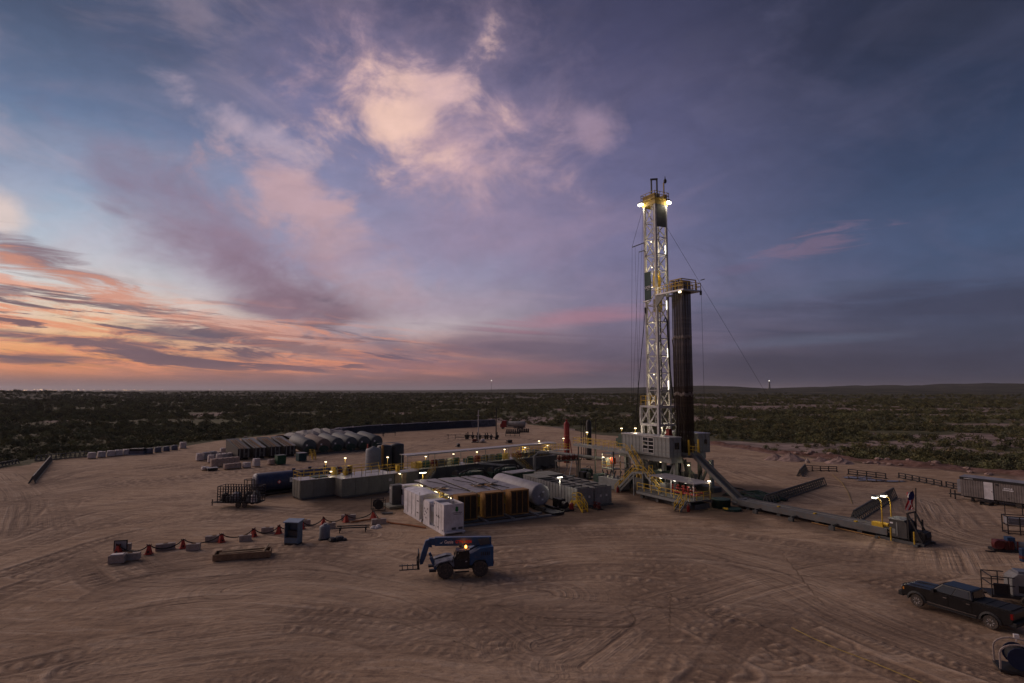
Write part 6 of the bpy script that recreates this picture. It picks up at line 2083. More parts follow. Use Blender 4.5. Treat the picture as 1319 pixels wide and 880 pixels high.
G1 = 'palletised sacks in the yard beside the box tanks'
for i in range(3):
    pallet(257 + i * 8.5, 593.5 - i * 1.4, 'w' if i == 0 else 'g', 1.5, ('tall white sack pallet at the outer end of the rear sack row', 'tall grey wrapped pallet in the rear sack row', 'tall grey wrapped pallet next to the low white bags')[i], G1, sc=1.15)
pallet(281, 588, 'w', .9, 'low white bag pallet behind the grey wrapped pallets', G1)
pallet(287, 586, 'w', 1.5, 'lone tall white bag pallet at the back of the sack yard', G1)
pallet(271.5, 596, 'w', 1.5, 'white bag pallet at the head of the long tan row', G1, sc=1.0)
for i in range(3):
    pallet(283 + i * 7.5, 592.5 - i * .9, 'w', 1.2, 'white bag pallet in the row behind the long tan row', G1, sc=1.2)
for i in range(5):
    pallet(275.5 + i * 7.0, 601.5 - i * .7, 't', 1.5, 'tan sack pallet in the long tan row', G1, sc=1.05)
for i in range(3):
    pallet(292.5 + i * 6.6, 604.5 - i * .7, 't', .9, 'low pale tan sack pallet in the front row of the sack yard', G1)
pallet(317.5, 602.5, 'w', .9, 'single low white sack pallet with dark print in front of the box tanks', G1, sc=1.05)
pallet(330, 601, 'w', 1.5, 'single tall white bag pallet in front of the box tanks', G1)
pallet(349, 598.5, 't', .9, 'single tan sack pallet beside the green bin', G1)
pallet(264, 605.5, 'w', .5, 'nearly empty pallet with a few white bags lying in front of the sacks', G1)
fp = thing('flat_black_tray', 'flat black tray on the ground in front of the white bags', 'tray', at(273, 606), MR)
MB().bx(-.7, .7, -.9, .9, .05, .5).build('body', BLACK, fp)
MB().bx(-.8, .8, -1.0, 1.0, .5, .58).build('lid', PALE_TANK, fp)
G2 = 'sacks and totes along the pad edge'
for px, py, kd, h, lb in ((118, 590.5, 'w', 1.2, 'white sack pallet on the pad edge next to the long dark rack'), (130.5, 589, 'w', 1.2, 'white sack pallet on the pad edge, second from the long dark rack'),
                          (142.5, 588, 'w', 1.2, 'white sack pallet on the pad edge, third from the long dark rack'), (152.5, 587, 'w', 1.2, 'white sack pallet on the pad edge, fourth from the long dark rack'),
                          (163, 586, 'w', 1.2, 'white sack pallet on the pad edge beside the low dark load'), (192, 584.5, 'd', 1.2, 'dark blue tote on the pad edge next to the low dark load'),
                          (203, 583, 'd', 1.2, 'dark blue tote on the pad edge, second of four'), (213.5, 581.5, 'd', 1.1, 'dark blue tote on the pad edge, third of four'),
                          (224, 580, 'd', 1.1, 'dark blue tote on the pad edge, last before the white sack'), (235.5, 577.5, 'w', 1.5, 'lone white sack standing past the dark blue totes')):
    pallet(px, py, kd, h, lb, G2, sc=1.25)
dl = thing('low_dark_load', 'low dark pallet load with white strip on the pad edge between sacks and totes', 'pallet', at(177, 585.5), MR - .5)
MB().bx(-1.0, 1.0, -1.6, 1.6, .15, .9).build('load', SACK_DARK, dl)
MB().bx(-1.05, 1.05, -1.7, 1.7, .02, .14).build('pallet', WHITE2, dl)
MB().bx(-.9, .9, -1.5, 1.5, .9, 1.5).build('cover', BLACK, dl)


# ------------------------------------------------------------------ pipe racks
def frame_rack(p0, p1, label, h=.95, m=None):
    d = (p1 - p0)
    r = thing('pipe_rack', label, 'pipe rack', p0, math.atan2(d.y, d.x), 'dark steel pipe racks on the pad')
    L = d.length
    for z in (.12, h * .55, h):
        MB().beam((0, 0, z), (L, 0, z), .13).build('rail', m or BLACK, r)
    n = max(2, round(L / 1.6))
    pm_ = MB().bx(-.07, .07, -.09, .09, .1, h + .05).bx(-.1, .1, -.45, .45, .0, .1).mesh('post', m or BLACK)
    for i in range(n + 1):
        link(pm_, 'post', r, (L * i / n, 0, 0))


def ribbed_rack(p0, p1, label, h=.9):
    d = (p1 - p0)
    r = thing('ribbed_pipe_rack', label, 'pipe rack', p0, math.atan2(d.y, d.x), 'ribbed trough racks on the pad')
    L = d.length
    for (y, z) in ((-.45, .12), (-.05, h), (.45, .12)):
        MB().beam((0, y, z), (L, y, z), .16).build('rail', RIG_DARK, r)
    n = max(4, round(L / .95))
    pm_ = MB().beam((0, -.45, .1), (0, -.05, h), .14).beam((0, .45, .1), (0, -.05, h), .14).mesh('rib', RIG_DARK)
    for i in range(n + 1):
        link(pm_, 'rib', r, (L * i / n, 0, 0))
    MB().beam((0, .22, h * .5), (L, .22, h * .5), .1).build('side_rail', BLACK, r)


ribbed_rack(at(986, 650), at(1061, 625), 'long ribbed dark rack lying between the pipe slide and the puddle', 1.25)
ribbed_rack(at(1100, 673), at(1151, 641), 'ribbed dark rack running up behind the catwalk control cabin', 1.4)
ribbed_rack(at(1030, 614), at(1037, 606), 'short ribbed dark rack at the end of an open frame rack', 1.2)
frame_rack(at(1036, 606), at(1078, 607.5), 'open dark frame rack beside the short ribbed rack')
frame_rack(at(1093, 611), at(1141, 617), 'open dark frame rack standing beside the puddle')
frame_rack(at(1158, 616), at(1213, 627), 'open dark frame rack between the puddle and the office trailer')
frame_rack(at(1219, 628), at(1238, 632), 'short open dark frame rack at the hitch end of the office trailer')
ribbed_rack(at(41, 623), at(64, 595), 'ribbed dark rack angled in from the pad edge left of the sacks', 1.2)
ribbed_rack(at(46, 594.5), at(114, 588.5), 'long dark ribbed rack lying along the pad edge before the white sacks', 1.3)
ribbed_rack(at(-22, 606), at(22, 598), 'dark ribbed rack lying along the pad edge by the brush at the far corner', 1.0)


# ------------------------------------------------------------------ pit liner berm
def make_pit():
    P = [at(418, 567), at(450, 561), at(505, 556.5), at(565, 553), at(600, 551), at(640, 549)]
    r = thing('pit_liner_berm', 'long black plastic lined berm of the reserve pit behind the tanks', 'berm', P[0], 0)
    pts = []
    rr = random.Random(12)
    for a, b in zip(P[:-1], P[1:]):
        n = max(2, int((b - a).length / 3))
        for i in range(n):
            pts.append(a.lerp(b, i / n))
    pts.append(P[-1])
    prof = [(0, 0), (.9, 2.0), (1.2, 2.75), (2.2, 2.9), (3.2, 2.75), (5.5, 0)]

    def sheet(idx, name, m):
        b = MB()
        cols = []
        for i in idx:
            t = (pts[min(i + 1, len(pts) - 1)] - pts[max(i - 1, 0)]).normalized()
            nn = Vector((-t.y, t.x, 0))
            w_ = rr.uniform(-.25, .25)
            cols.append([pts[i] - P[0] + nn * (q[0] + w_ * (q[1] / 3)) + Vector((0, 0, q[1] + (rr.uniform(-.12, .12) if q[1] > .5 else 0))) for q in prof])
        k = len(prof)
        for c in cols:
            b.v += [tuple(v) for v in c]
        for i in range(len(cols) - 1):
            for j in range(k - 1):
                b.f.append((i * k + j, (i + 1) * k + j, (i + 1) * k + j + 1, i * k + j + 1))
        b.f.append(tuple(range(k)))
        b.f.append(tuple((len(cols) - 1) * k + j for j in range(k))[::-1])
        return b.build(name, m, r)
    n = len(pts)
    c1 = int(n * .84)
    sheet(range(0, c1 + 1), 'liner_sheet', LINER)
    sheet(range(c1, n), 'liner_sheet', TARP)
    for k in range(1, 7):
        i = int(c1 * k / 7)
        MB().bx(-.2, .2, -.2, .2, 0, .5).build('ballast_bag', WHITE2, r).location = pts[i] - P[0] + Vector((.9, 1.0, 2.75))
    # grey tarp thrown over the near corner
    t = thing('grey_tarp', 'crumpled grey tarpaulin draped over the pit corner behind the round tanks', 'tarp', at(428, 573), MR)
    b = MB()
    nx, ny = 9, 22
    for i in range(nx):
        for j in range(ny):
            u, v = i / (nx - 1), j / (ny - 1)
            x = -22 * u - 4
            y = -9 + 22 * v
            ridge = math.sin(math.pi * min(1, max(0, u * 1.0))) ** .7
            z = 3.4 * ridge * (.55 + .45 * math.sin(math.pi * v)) + .45 * math.sin(v * 40 + u * 3) * ridge + rr.uniform(-.15, .15) + .1
            b.v.append((x, y, max(z, .05)))
    b.f += [(i * ny + j, i * ny + j + 1, (i + 1) * ny + j + 1, (i + 1) * ny + j) for i in range(nx - 1) for j in range(ny - 1)]
    b.build('cloth', TARP, t)


make_pit()


# ------------------------------------------------------------------ yard beyond the mud tanks
r = thing('grey_light_pole', 'tall slim grey pole standing in the back yard beside the flare equipment', 'pole', at(616, 569))
MB().lathe([(.35, 0), (.35, .25), (.16, .3), (.13, 9.6), (.05, 9.7)], (0, 0, 0), 8).build('shaft', GALV, r)
MB().bx(-.5, .5, -.12, .12, 7.9, 8.1).build('bracket', GALV, r)
r = thing('flare_stack', 'tall thin black flare stack rising from a cluster of dark valves', 'flare stack', at(639, 566))
MB().lathe([(.4, 0), (.4, .5), (.2, .6), (.17, 9.4), (.28, 9.6), (.28, 10.0)], (0, 0, 0), 8).build('stack', BLACK, r)
rr = random.Random(6)
for k in range(9):
    x, y = -10 + k * 1.25 + rr.uniform(-.4, .4), rr.uniform(-1.2, 1.2)
    MB().lathe([(.3, 0), (.3, rr.uniform(.4, .9)), (.55, 1.0), (.55, 1.3), (.15, 1.4), (.15, rr.uniform(1.6, 2.6))], (x, y, 0), 8).build('valve', BLACK, r)
MB().tube((-13, 0, .7), (1, 0, .7), .14, 6).tube((-9, -.8, 1.2), (-1, -.8, 1.2), .12, 6).build('pipe_run', BLACK, r)
for x in (-15.5, -13.2):
    MB().beam((x, 0, 0), (x, 0, 1.6), .14).build('post', BLACK, r)
MB().beam((-16, 0, 1.4), (-8, 0, 1.4), .14).build('top_pipe', BLACK, r)
frame_rack(at(640, 562) + Vector((3, 0, 0)), at(658, 562) + Vector((3, 0, 0)), 'open dark frame rack next to the flare stack', 1.5)
for k, (x0, x1, y) in enumerate(((653, 669, 558.5), (666.5, 680.5, 557.2))):
    r = thing('post_row', ('row of short black posts on a skid, nearer the flare stack', 'row of short black posts on a skid, farther from the flare stack')[k], 'posts', at(x0, y), 0)
    L = (at(x1, y) - at(x0, y)).length
    MB().bx(-.3, L + .3, -.35, .35, .02, .3).build('skid', BLACK, r)
    for i in range(7):
        MB().lathe([(.32, .3), (.28, 1.1), (.2, 1.5)], (L * i / 6, 0, 0), 8).build('post', BLACK, r)
r = thing('tank_truck', 'far red tanker truck with grey tank parked at the back of the yard', 'truck', at(655, 552.5), math.radians(170))
MB().prism([(.8, .7), (3.2, .7), (3.25, 1.9), (2.9, 2.1), (2.5, 3.3), (.8, 3.4)], 'y', -1.2, 1.2).build('cab', RED, r)
MB().prism([(2.62, 2.15), (2.9, 2.15), (2.6, 3.1), (2.5, 3.1)], 'y', -1.22, 1.22).build('windscreen', GLASS, r)
MB().lathe([(.7, -7.0), (1.1, -6.7), (1.15, -6.4), (1.0, .3), (.6, .5)], (0, 0, 2.0), 16, 'x').build('tank', TANK_GREY, r, True)
MB().bx(-7, .8, -.6, .6, .6, .85).build('chassis', BLACK, r)
_whl = MB().lathe([(.2, -.16), (.48, -.16), (.5, 0), (.48, .16), (.2, .16)], (0, 0, 0), 14, 'y').mesh('wheel', RUBBER)
for x in (2.3, -4.4, -5.6):
    for y in (-1.0, 1.0):
        link(_whl, 'wheel', r, (x, y, .5))
for k in range(2):
    r = thing('white_tote', ('white caged tote parked behind the red tanker, nearer one', 'white caged tote parked behind the red tanker, farther one')[k], 'tote', at(663.5 + k * 5, 551.5), .2)
    MB().bx(-.65, .65, -.6, .6, .05, .2).build('pallet', RIG_DARK, r)
    MB().bx(-.6, .6, -.55, .55, .2, 1.8).build('bottle', WHITE2, r)
    cg = MB()
    for x in (-.64, 0, .64):
        cg.beam((x, -.6, .2), (x, -.6, 1.85), .05)
    for z in (.6, 1.2, 1.8):
        cg.beam((-.64, -.61, z), (.64, -.61, z), .05)
    cg.build('cage', GALV, r)
for k, (px, py, lb) in enumerate(((486, 562.5, 'dark trestle in the back yard before the pit liner'), (501, 561.5, 'dark trestle in the back yard farther along the pit liner'))):
    r = thing('trestle', lb, 'trestle', at(px, py), .2)
    MB().beam((-2.4, 0, 1.1), (2.4, 0, 1.1), .25).build('beam', BLACK, r)
    for x in (-2.1, 2.1):
        MB().beam((x, -.7, 0), (x, 0, 1.1), .16).beam((x, .7, 0), (x, 0, 1.1), .16).build('leg', BLACK, r)
for k, (px, py, m_, lb) in enumerate(((612, 570, DARK_RED, 'small dark red pump lying near the grey pole'), (622, 570, WHITE2, 'small pale pump lying between grey pole and flare stack'),
                                     (590, 576, BLACK, 'small black pump on the ground behind the awning'), (656, 571, BLACK, 'small black hose coil box behind the awning'))):
    r = thing('yard_pump', lb, 'pump', at(px, py), k)
    MB().bx(-1.1, 1.1, -.5, .5, .02, .2).build('skid', BLACK, r)
    MB().lathe([(.2, -.9), (.42, -.7), (.42, .3), (.2, .5), (.2, .9)], (0, 0, .65), 10, 'x').build('casing', m_, r)
r = thing('red_shed', 'small red tank box behind the dusty round tank', 'box', at(399, 563.5), MR)
MB().bx(-1.0, 1.0, -1.1, 1.1, .05, 2.0).build('body', DARK_RED, r)
MB().bx(-1.1, 1.1, -1.2, 1.2, 2.0, 2.1).build('lid', RED, r)

# ------------------------------------------------------------------ cable run with red stands and concrete blocks
_cone = MB()
_cone.add([(-.34, -.34, 0), (.34, -.34, 0), (.34, .34, 0), (-.34, .34, 0), (-.14, -.14, .95), (.14, -.14, .95), (.14, .14, .95), (-.14, .14, .95)],
          [(4, 5, 6, 7), (0, 1, 5, 4), (1, 2, 6, 5), (2, 3, 7, 6), (3, 0, 4, 7)])
cone_me = _cone.bx(-.42, .42, -.42, .42, .0, .08).mesh('stand_body', mat('cable_stand_red', (0.42, 0.045, 0.03), .6, dirt=.3))
saddle_me = MB().prism([(-.22, .95), (.22, .95), (.26, 1.2), (.12, 1.05), (-.12, 1.05), (-.26, 1.2)], 'y', -.1, .1).mesh('saddle', DARK_RED)
vent_me = MB().bx(-.07, .07, -.37, -.27, .18, .42).mesh('slot', BLACK)
CAB = [(152, 713.5), (191.5, 713.5), (235.5, 706), (285, 698.5), (326.5, 691.5), (359, 687.5), (389, 681.5), (416.5, 676.5), (445.5, 672.5), (481, 667.5)]
_cl = ('by the outer end of the cable run with a framed board', 'second along the cable run from the framed board', 'third along the cable run from the framed board', 'fourth along the cable run from the framed board',
       'fifth along the cable run from the framed board', 'in the cable run just before the blue booth', 'in the cable run just past the blue booth', 'in the cable run behind the grey barrel',
       'against a concrete block where the orange hose starts', 'at the cable run end by the dark reel')
for k, (px, py) in enumerate(CAB):
    r = thing('cable_stand', 'red plastic cable stand ' + _cl[k], 'cable stand', at(px, py), .3 * k, 'red stands carrying the cable')
    r.scale = (.82, .82, .8)
    link(cone_me, 'stand_body', r)
    link(saddle_me, 'saddle', r)
    link(vent_me, 'slot', r)
pts = []
for k in range(len(CAB) - 1):
    a, b = at(*CAB[k]), at(*CAB[k + 1])
    for i in range(8):
        t = i / 8
        p = a.lerp(b, t)
        p.z = .88 - .64 * (4 * t * (1 - t)) ** .8
        pts.append(p)
pts.append(at(*CAB[-1]) + Vector((0, 0, .88)))
pts += [at(488, 668.5, .3), at(494, 668, .1)]
r = thing('power_cable', 'black power cable sagging from red stand to red stand', 'cable', pts[0], 0)
MB().path([p - pts[0] for p in pts], .06, 6).build('cable_run', CABLE, r)
block_me = MB().bx(-.85, .85, -.3, .3, .01, .62).mesh('block', CONCRETE)
short_me = MB().bx(-.6, .6, -.3, .3, .01, .62).mesh('block', CONCRETE)
for k, (px, py, me, lb) in enumerate(((167, 721, block_me, 'concrete block beside the framed board at the cable run end'), (213, 708, block_me, 'long concrete block behind the second span of cable'), (249, 708.5, short_me, 'short concrete block in front of the third red stand'),
                                      (276, 697.5, block_me, 'concrete block behind the fourth red stand'), (316, 697, short_me, 'pale short concrete block beside the fifth red stand'), (344.5, 686.5, short_me, 'pale short concrete block between the fifth and sixth red stands'),
                                      (393, 676.5, short_me, 'concrete block partly behind the blue booth'), (425, 680.5, short_me, 'concrete block behind the grey barrel'), (449, 669.5, block_me, 'concrete block where the orange hose starts'),
                                      (488, 675, block_me, 'concrete block lying on the orange hose near the white units'), (160, 708.5, short_me, 'concrete block propping the framed board'))):
    p = at(px, py)
    o = thing('concrete_block', lb, 'concrete block', p, math.radians(18 + 9 * math.sin(k * 2.1)), 'concrete blocks along the cable run')
    link(me, 'block', o)
    MB().beam((-.2, 0, .6), (.2, 0, .6), .06, .16).build('lifting_eye', RUST, o)
r = thing('framed_board', 'small framed board leaning on a concrete block at the cable run end', 'sign', at(155, 712.5), .25)
MB().bx(-.6, .6, -.05, .0, .2, 1.25).build('frame', BLACK, r)
MB().bx(-.5, .5, -.06, -.05, .3, 1.15).build('board', PALE_TANK, r)
r = thing('white_label_box', 'grey junction box with pale label on the ground at the cable run end', 'box', at(151, 724.5), .3)
MB().bx(-.65, .65, -.4, .4, .02, .7).build('body', CONCRETE, r)
MB().bx(-.5, .5, -.3, .3, .7, .78).build('label_plate', WHITE2, r)
h0 = [at(452, 674), at(470, 671), at(487, 670), at(505, 675), at(530, 678), at(548, 681)]
r = thing('orange_hose', 'orange hose snaking along the ground to the white units', 'hose', h0[0], 0)
MB().path([p - h0[0] + Vector((0, 0, .12)) for p in h0], .1, 6).build('hose_run', HOSE_ORANGE, r)

r = thing('blue_booth', 'blue open-fronted steel booth standing in the dirt beside the cable run', 'booth', at(377.5, 700.5), math.radians(-6))
MB().bx(-.7, .7, .55, .6, .1, 2.3).build('back_panel', BLUE_SHED, r)
for s in (-1, 1):
    MB().bx(s * .7 - .03, s * .7 + .03, -.5, .55, .1, 2.3).build('side_panel', BLUE_SHED, r)
MB().prism([(-.65, 2.25), (.7, 2.38), (.7, 2.46), (-.65, 2.33)], 'x', -.85, .85).build('roof', mat('booth_roof_blue', (0.20, 0.27, 0.36), .5), r)
MB().bx(-.67, .67, -.45, .54, .1, .75).bx(-.67, .67, .1, .54, .75, 1.3).build('inner_shelf', RIG_DARK, r)
MB().bx(-.67, .67, -.5, -.45, .2, .7).build('front_panel', BLUE_SHED, r)
MB().bx(-.7, .7, -.5, .6, .0, .1).build('skid', BLACK, r)
r = thing('grey_barrel', 'squat grey poly barrel on the ground past the blue booth', 'barrel', at(418, 694.5), .2)
MB().lathe([(.5, .02), (.56, .2), (.56, 1.3), (.45, 1.45), (.2, 1.5), (.2, 1.6)], (0, 0, 0), 14).build('shell', POLY_GREY, r, True)
MB().bx(-.6, .6, -.6, .6, .0, .1).build('pallet', BLACK, r)
r = thing('black_bag', 'crumpled black bag on the ground beside the grey barrel', 'bag', at(434, 697), .3)
b = MB()
for (x, y, s, h) in ((-.4, 0, .5, .42), (.25, .1, .55, .5), (.7, -.1, .35, .3)):
    b.lathe([(s * .8, .01), (s, h * .4), (s * .7, h * .9), (s * .1, h)], (x, y, 0), 9)
b.build('bag', BLACK, r)
r = thing('pipe_trestle', 'two long dark pipes laid on low trestles near the cable run', 'trestle', at(437, 685.5), math.radians(10))
for y in (-.5, .45):
    MB().beam((-.3, y, .55), (3.3, y, .55), .12).build('pipe', BLACK, r)
for x in (.1, 2.9):
    MB().beam((x, -.55, 0), (x, -.55, .5), .1).beam((x, .5, 0), (x, .5, .5), .1).beam((x, -.55, .45), (x, .5, .45), .1).build('stand', BLACK, r)
r = thing('white_bundle', 'small heap of white sheeting on the ground near the concrete blocks', 'bundle', at(484, 680.5), .4)
b = MB()
for (x, y, s, h) in ((-.25, 0, .4, .3), (.3, .1, .42, .36), (0, -.25, .3, .22)):
    b.lathe([(s, .01), (s * .9, h * .5), (s * .4, h), (.02, h)], (x, y, 0), 7)
b.build('sheet', WHITE2, r)
r = thing('cable_reel', 'dark steel cable reel frame near the tall dark cabinet', 'reel', at(487, 657), .4)
for y in (-.5, .5):
    MB().lathe([(.15, -.03), (.62, -.03), (.62, .03), (.15, .03)], (0, y, .75), 14, 'y').build('flange', BLACK, r)
MB().lathe([(.4, -.47), (.4, .47)], (0, 0, .75), 12, 'y').build('cable_wrap', CABLE, r)
fb = MB()
for y in (-.7, .7):
    fb.beam((-.8, y, 0), (-.8, y, 1.5), .08).beam((.8, y, 0), (.8, y, 1.5), .08).beam((-.8, y, 1.5), (.8, y, 1.3), .08)
fb.beam((-.8, -.7, .05), (.8, -.7, .05), .1).beam((-.8, .7, .05), (.8, .7, .05), .1).build('frame', BLACK, r)
r = thing('flat_board', 'dark flat board lying by the orange hose', 'board', at(499, 661.5), .1)
MB().bx(-.7, .7, -.35, .35, .02, .1).bx(-.6, -.4, -.3, .3, .1, .14).build('plank', RIG_DARK, r)

r = thing('timber_tray', 'long open wooden tray with loose timbers lying in the dirt', 'wooden tray', at(313, 718), math.radians(17))
for (x0, x1, y0, y1) in ((-2.5, 2.5, -.85, -.75), (-2.5, 2.5, .75, .85), (-2.5, -2.4, -.75, .75), (2.4, 2.5, -.75, .75)):
    MB().bx(x0, x1, y0, y1, .05, .62).build('side_board', WOOD, r)
for k in range(5):
    MB().bx(-2.4, 2.4, -.74 + k * .3, -.48 + k * .3, .04, .12).build('floor_board', WOOD, r)
for k in range(6):
    rr = random.Random(k)
    MB().beam((-2.2 + rr.uniform(0, .5), -.6 + k * .2, .3 + .06 * k), (1.6 + rr.uniform(0, .7), -.5 + k * .2 + rr.uniform(-.2, .2), .42 + rr.uniform(0, .2)), .14, .1).build('timber', PALE_WOOD if k % 2 else WOOD, r)
MB().beam((1.7, -.8, .3), (2.2, .7, .95), .12).build('timber', PALE_WOOD, r)

# ------------------------------------------------------------------ black mesh trailer
r = thing('utility_trailer', 'black cage-sided utility trailer loaded with scrap beside the navy tank', 'trailer', at(309, 652), math.radians(178))
MB().bx(-3.0, 2.7, -1.0, 1.0, .55, .7).build('bed', BLACK, r)
for s in (-1, 1):
    for x in [-3.0 + .3767 * i for i in range(16)]:
        MB().beam((x, s * 1.0, .7), (x, s * 1.0, 2.8), .09).build('stake', BLACK, r)
    for z in (1.05, 1.4, 1.75, 2.1, 2.45, 2.8):
        MB().beam((-3.0, s * 1.0, z), (2.65, s * 1.0, z), .07).build('side_rail', BLACK, r)
for x in (-3.0, 2.65):
    MB().beam((x, -1, 2.8), (x, 1, 2.8), .08).beam((x, -1, 1.4), (x, 1, 1.4), .07).build('end_rail', BLACK, r)
MB().beam((2.7, -.8, .6), (4.0, 0, .5), .12).beam((2.7, .8, .6), (4.0, 0, .5), .12).beam((3.9, 0, 0.02), (3.9, 0, .9), .1).build('hitch', BLACK, r)
_tw = MB().lathe([(.15, -.12), (.36, -.12), (.38, 0), (.36, .12), (.15, .12)], (0, 0, 0), 14, 'y').mesh('wheel', RUBBER)
for x in (-1.2, -.35):
    for y in (-1.12, 1.12):
        link(_tw, 'wheel', r, (x, y, .38))
for s in (-1, 1):
    MB().bx(-1.65, .1, s * 1.12 - .14, s * 1.12 + .14, .8, .86).build('mudguard', BLACK, r)
rr = random.Random(14)
for k in range(16):
    x, y = rr.uniform(-2.6, 2.2), rr.uniform(-.7, .7)
    s = rr.uniform(.3, .7)
    MB().lathe([(s, .72), (s * 1.05, .9), (s * .8, .75 + s * 1.6), (s * .2, .8 + s * 1.9)], (x, y, 0), 8).build('scrap_load', (BLACK, RIG_DARK, TANK_GREY, WHITE2, RIG_DARK)[k % 5], r)

# ------------------------------------------------------------------ office trailer at the right
TO = rig(25.6, 29.4)
r = thing('office_trailer', 'long grey ribbed office trailer with dark fascia and white door', 'trailer', TO, RA)
Lt, Wt, z0, z1 = 17.0, 3.0, .75, 3.1
xd0, xd1 = solve_s(1268, TO, RU), solve_s(1281, TO, RU)
xw = solve_s(1300, TO, RU)
b = ribbed(MB(), (0, 0), (xd0, 0), z0, z1, .28, .03, (0, -1))
b = ribbed(b, (xd1, 0), (Lt, 0), z0, z1, .28, .03, (0, -1))
b.bx(0, Lt, .02, .08, z0, z1).build('side_wall', TRAILER_GREY, r)
b = ribbed(MB(), (0, Wt), (0, 0), z0, z1, .28, .03, (-1, 0)).bx(.02, .08, .08, Wt - .08, z0, z1)
b.build('end_wall', TRAILER_GREY, r)
MB().bx(0, Lt, Wt - .08, Wt, z0, z1).bx(Lt - .08, Lt, .08, Wt - .08, z0, z1).build('back_wall', TRAILER_GREY, r)
MB().bx(-.06, Lt + .06, -.08, Wt + .08, z1, z1 + .34).build('fascia', BLACK, r)
MB().prism([(-.1, z1 + .34), (Wt + .1, z1 + .34), (Wt / 2, z1 + .52)], 'x', -.08, Lt + .08).build('roof', PALE_TANK, r)
d = MB().bx(xd0 + .05, xd1 - .05, -.05, .015, z0 - .05, z1 - .05).build('door', WHITE, r)
MB().bx(xd1 - .2, xd1 - .13, -.09, -.05, 1.75, 1.9).build('handle', BLACK, d)
MB().bx(xd0 - .02, xd0 + .045, -.06, .01, z0, z1).bx(xd1 - .045, xd1 + .02, -.06, .01, z0, z1).build('door_frame', BLACK, r)
MB().bx(xd1 + .3, xd1 + .6, -.1, -.04, z1 - .35, z1 - .15).build('porch_light', BLACK, r)
MB().bx(xd0, xd1, -.9, -.1, .35, .42).bx(xd0, xd1, -1.4, -.9, .15, .22).bx(xd0, xd0 + .06, -1.4, -.1, .02, .4).bx(xd1 - .06, xd1, -1.4, -.1, .02, .4).build('step', BLACK, r)
MB().bx(.2, Lt - .2, .3, Wt - .3, .5, .74).build('chassis', BLACK, r)
for x in (6.6, 7.6, 8.6):
    for y in (.25, Wt - .25):
        link(_tw, 'wheel', r, (x, y, .38))
for x in (1.2, 4.0, 10.5, 13.5):
    MB().bx(x - .15, x + .15, .4, .7, .02, .5).build('jack', BLACK, r)
MB().beam((0, .8, .6), (-2.2, Wt / 2, .55), .14).beam((0, Wt - .8, .6), (-2.2, Wt / 2, .55), .14).beam((-2.0, Wt / 2, 0.02), (-2.0, Wt / 2, 1.2), .12).build('hitch', BLACK, r)
MB().bx(-.55, -.05, .3, 1.2, 1.1, 2.9).build('air_conditioner', PALE_TANK, r)
MB().beam((-.9, .3, .02), (-.9, .3, 1.3), .14).build('end_jack', BLACK, r)
rr = random.Random(21)
for row, (z, x0_, x1_) in enumerate(((2.42, xw - .45, xw + .45), (2.18, xw - .6, xw + .6))):
    x = x0_
    while x < x1_:
        w_ = rr.uniform(.06, .16)
        MB().bx(x, x + w_, -.055, -.035, z - rr.uniform(0, .04), z + rr.uniform(.07, .16)).build('letter_mark', LETTER_WHITE, r)
        x += w_ + .03
x = .5
while x < 1.5:
    w_ = rr.uniform(.05, .11)
    MB().bx(x, x + w_, -.1, -.082, z1 + .12, z1 + .2).build('letter_mark', LETTER_WHITE, r)
    x += w_ + .03
MB().bx(xw - .1, xw + .1, -.06, -.035, 1.1, 1.2).build('wall_plate', BLACK, r)
# ================================================================== telehandler
def bevel(o, w=.03, seg=2):
    m = o.modifiers.new('edge', 'BEVEL')
    m.width = w
    m.segments = seg
    m.limit_method = 'ANGLE'
    m.angle_limit = math.radians(35)
    return o


def wheel_parts(parent, loc, rad, wid, hub_m, side, lugs=0, spokes=0):
    t = MB().lathe([(rad * .58, -wid / 2), (rad * .93, -wid / 2), (rad, -wid * .3), (rad, wid * .3), (rad * .93, wid / 2), (rad * .58, wid / 2)], (0, 0, 0), 28, 'y')
    for k in range(lugs):
        a = 2 * math.pi * k / lugs
        for s in (-1, 1):
            c, s_ = math.cos(a + s * .07), math.sin(a + s * .07)
            t.beam((c * rad * .99, s * wid * .02, s_ * rad * .99), (c * rad * 1.0, s * wid * .46, s_ * rad * 1.0), .05, .06)
    ty = t.build('tyre', RUBBER, parent)
    ty.location = loc
    y = side * wid * .28
    rm = MB().lathe([(.02, y), (rad * .22, y), (rad * .25, y - side * .04), (rad * .5, y - side * .05), (rad * .57, y + side * .06), (rad * .6, y + side * .06)], (0, 0, 0), 24, 'y')
    o = rm.build('rim', hub_m, parent)
    o.location = loc
    for k in range(spokes):
        a = 2 * math.pi * k / spokes
        sp = MB().beam((math.cos(a) * rad * .15, y + side * .03, math.sin(a) * rad * .15), (math.cos(a) * rad * .54, y + side * .05, math.sin(a) * rad * .54), .06, .05).build('spoke', GALV, o)
    return ty


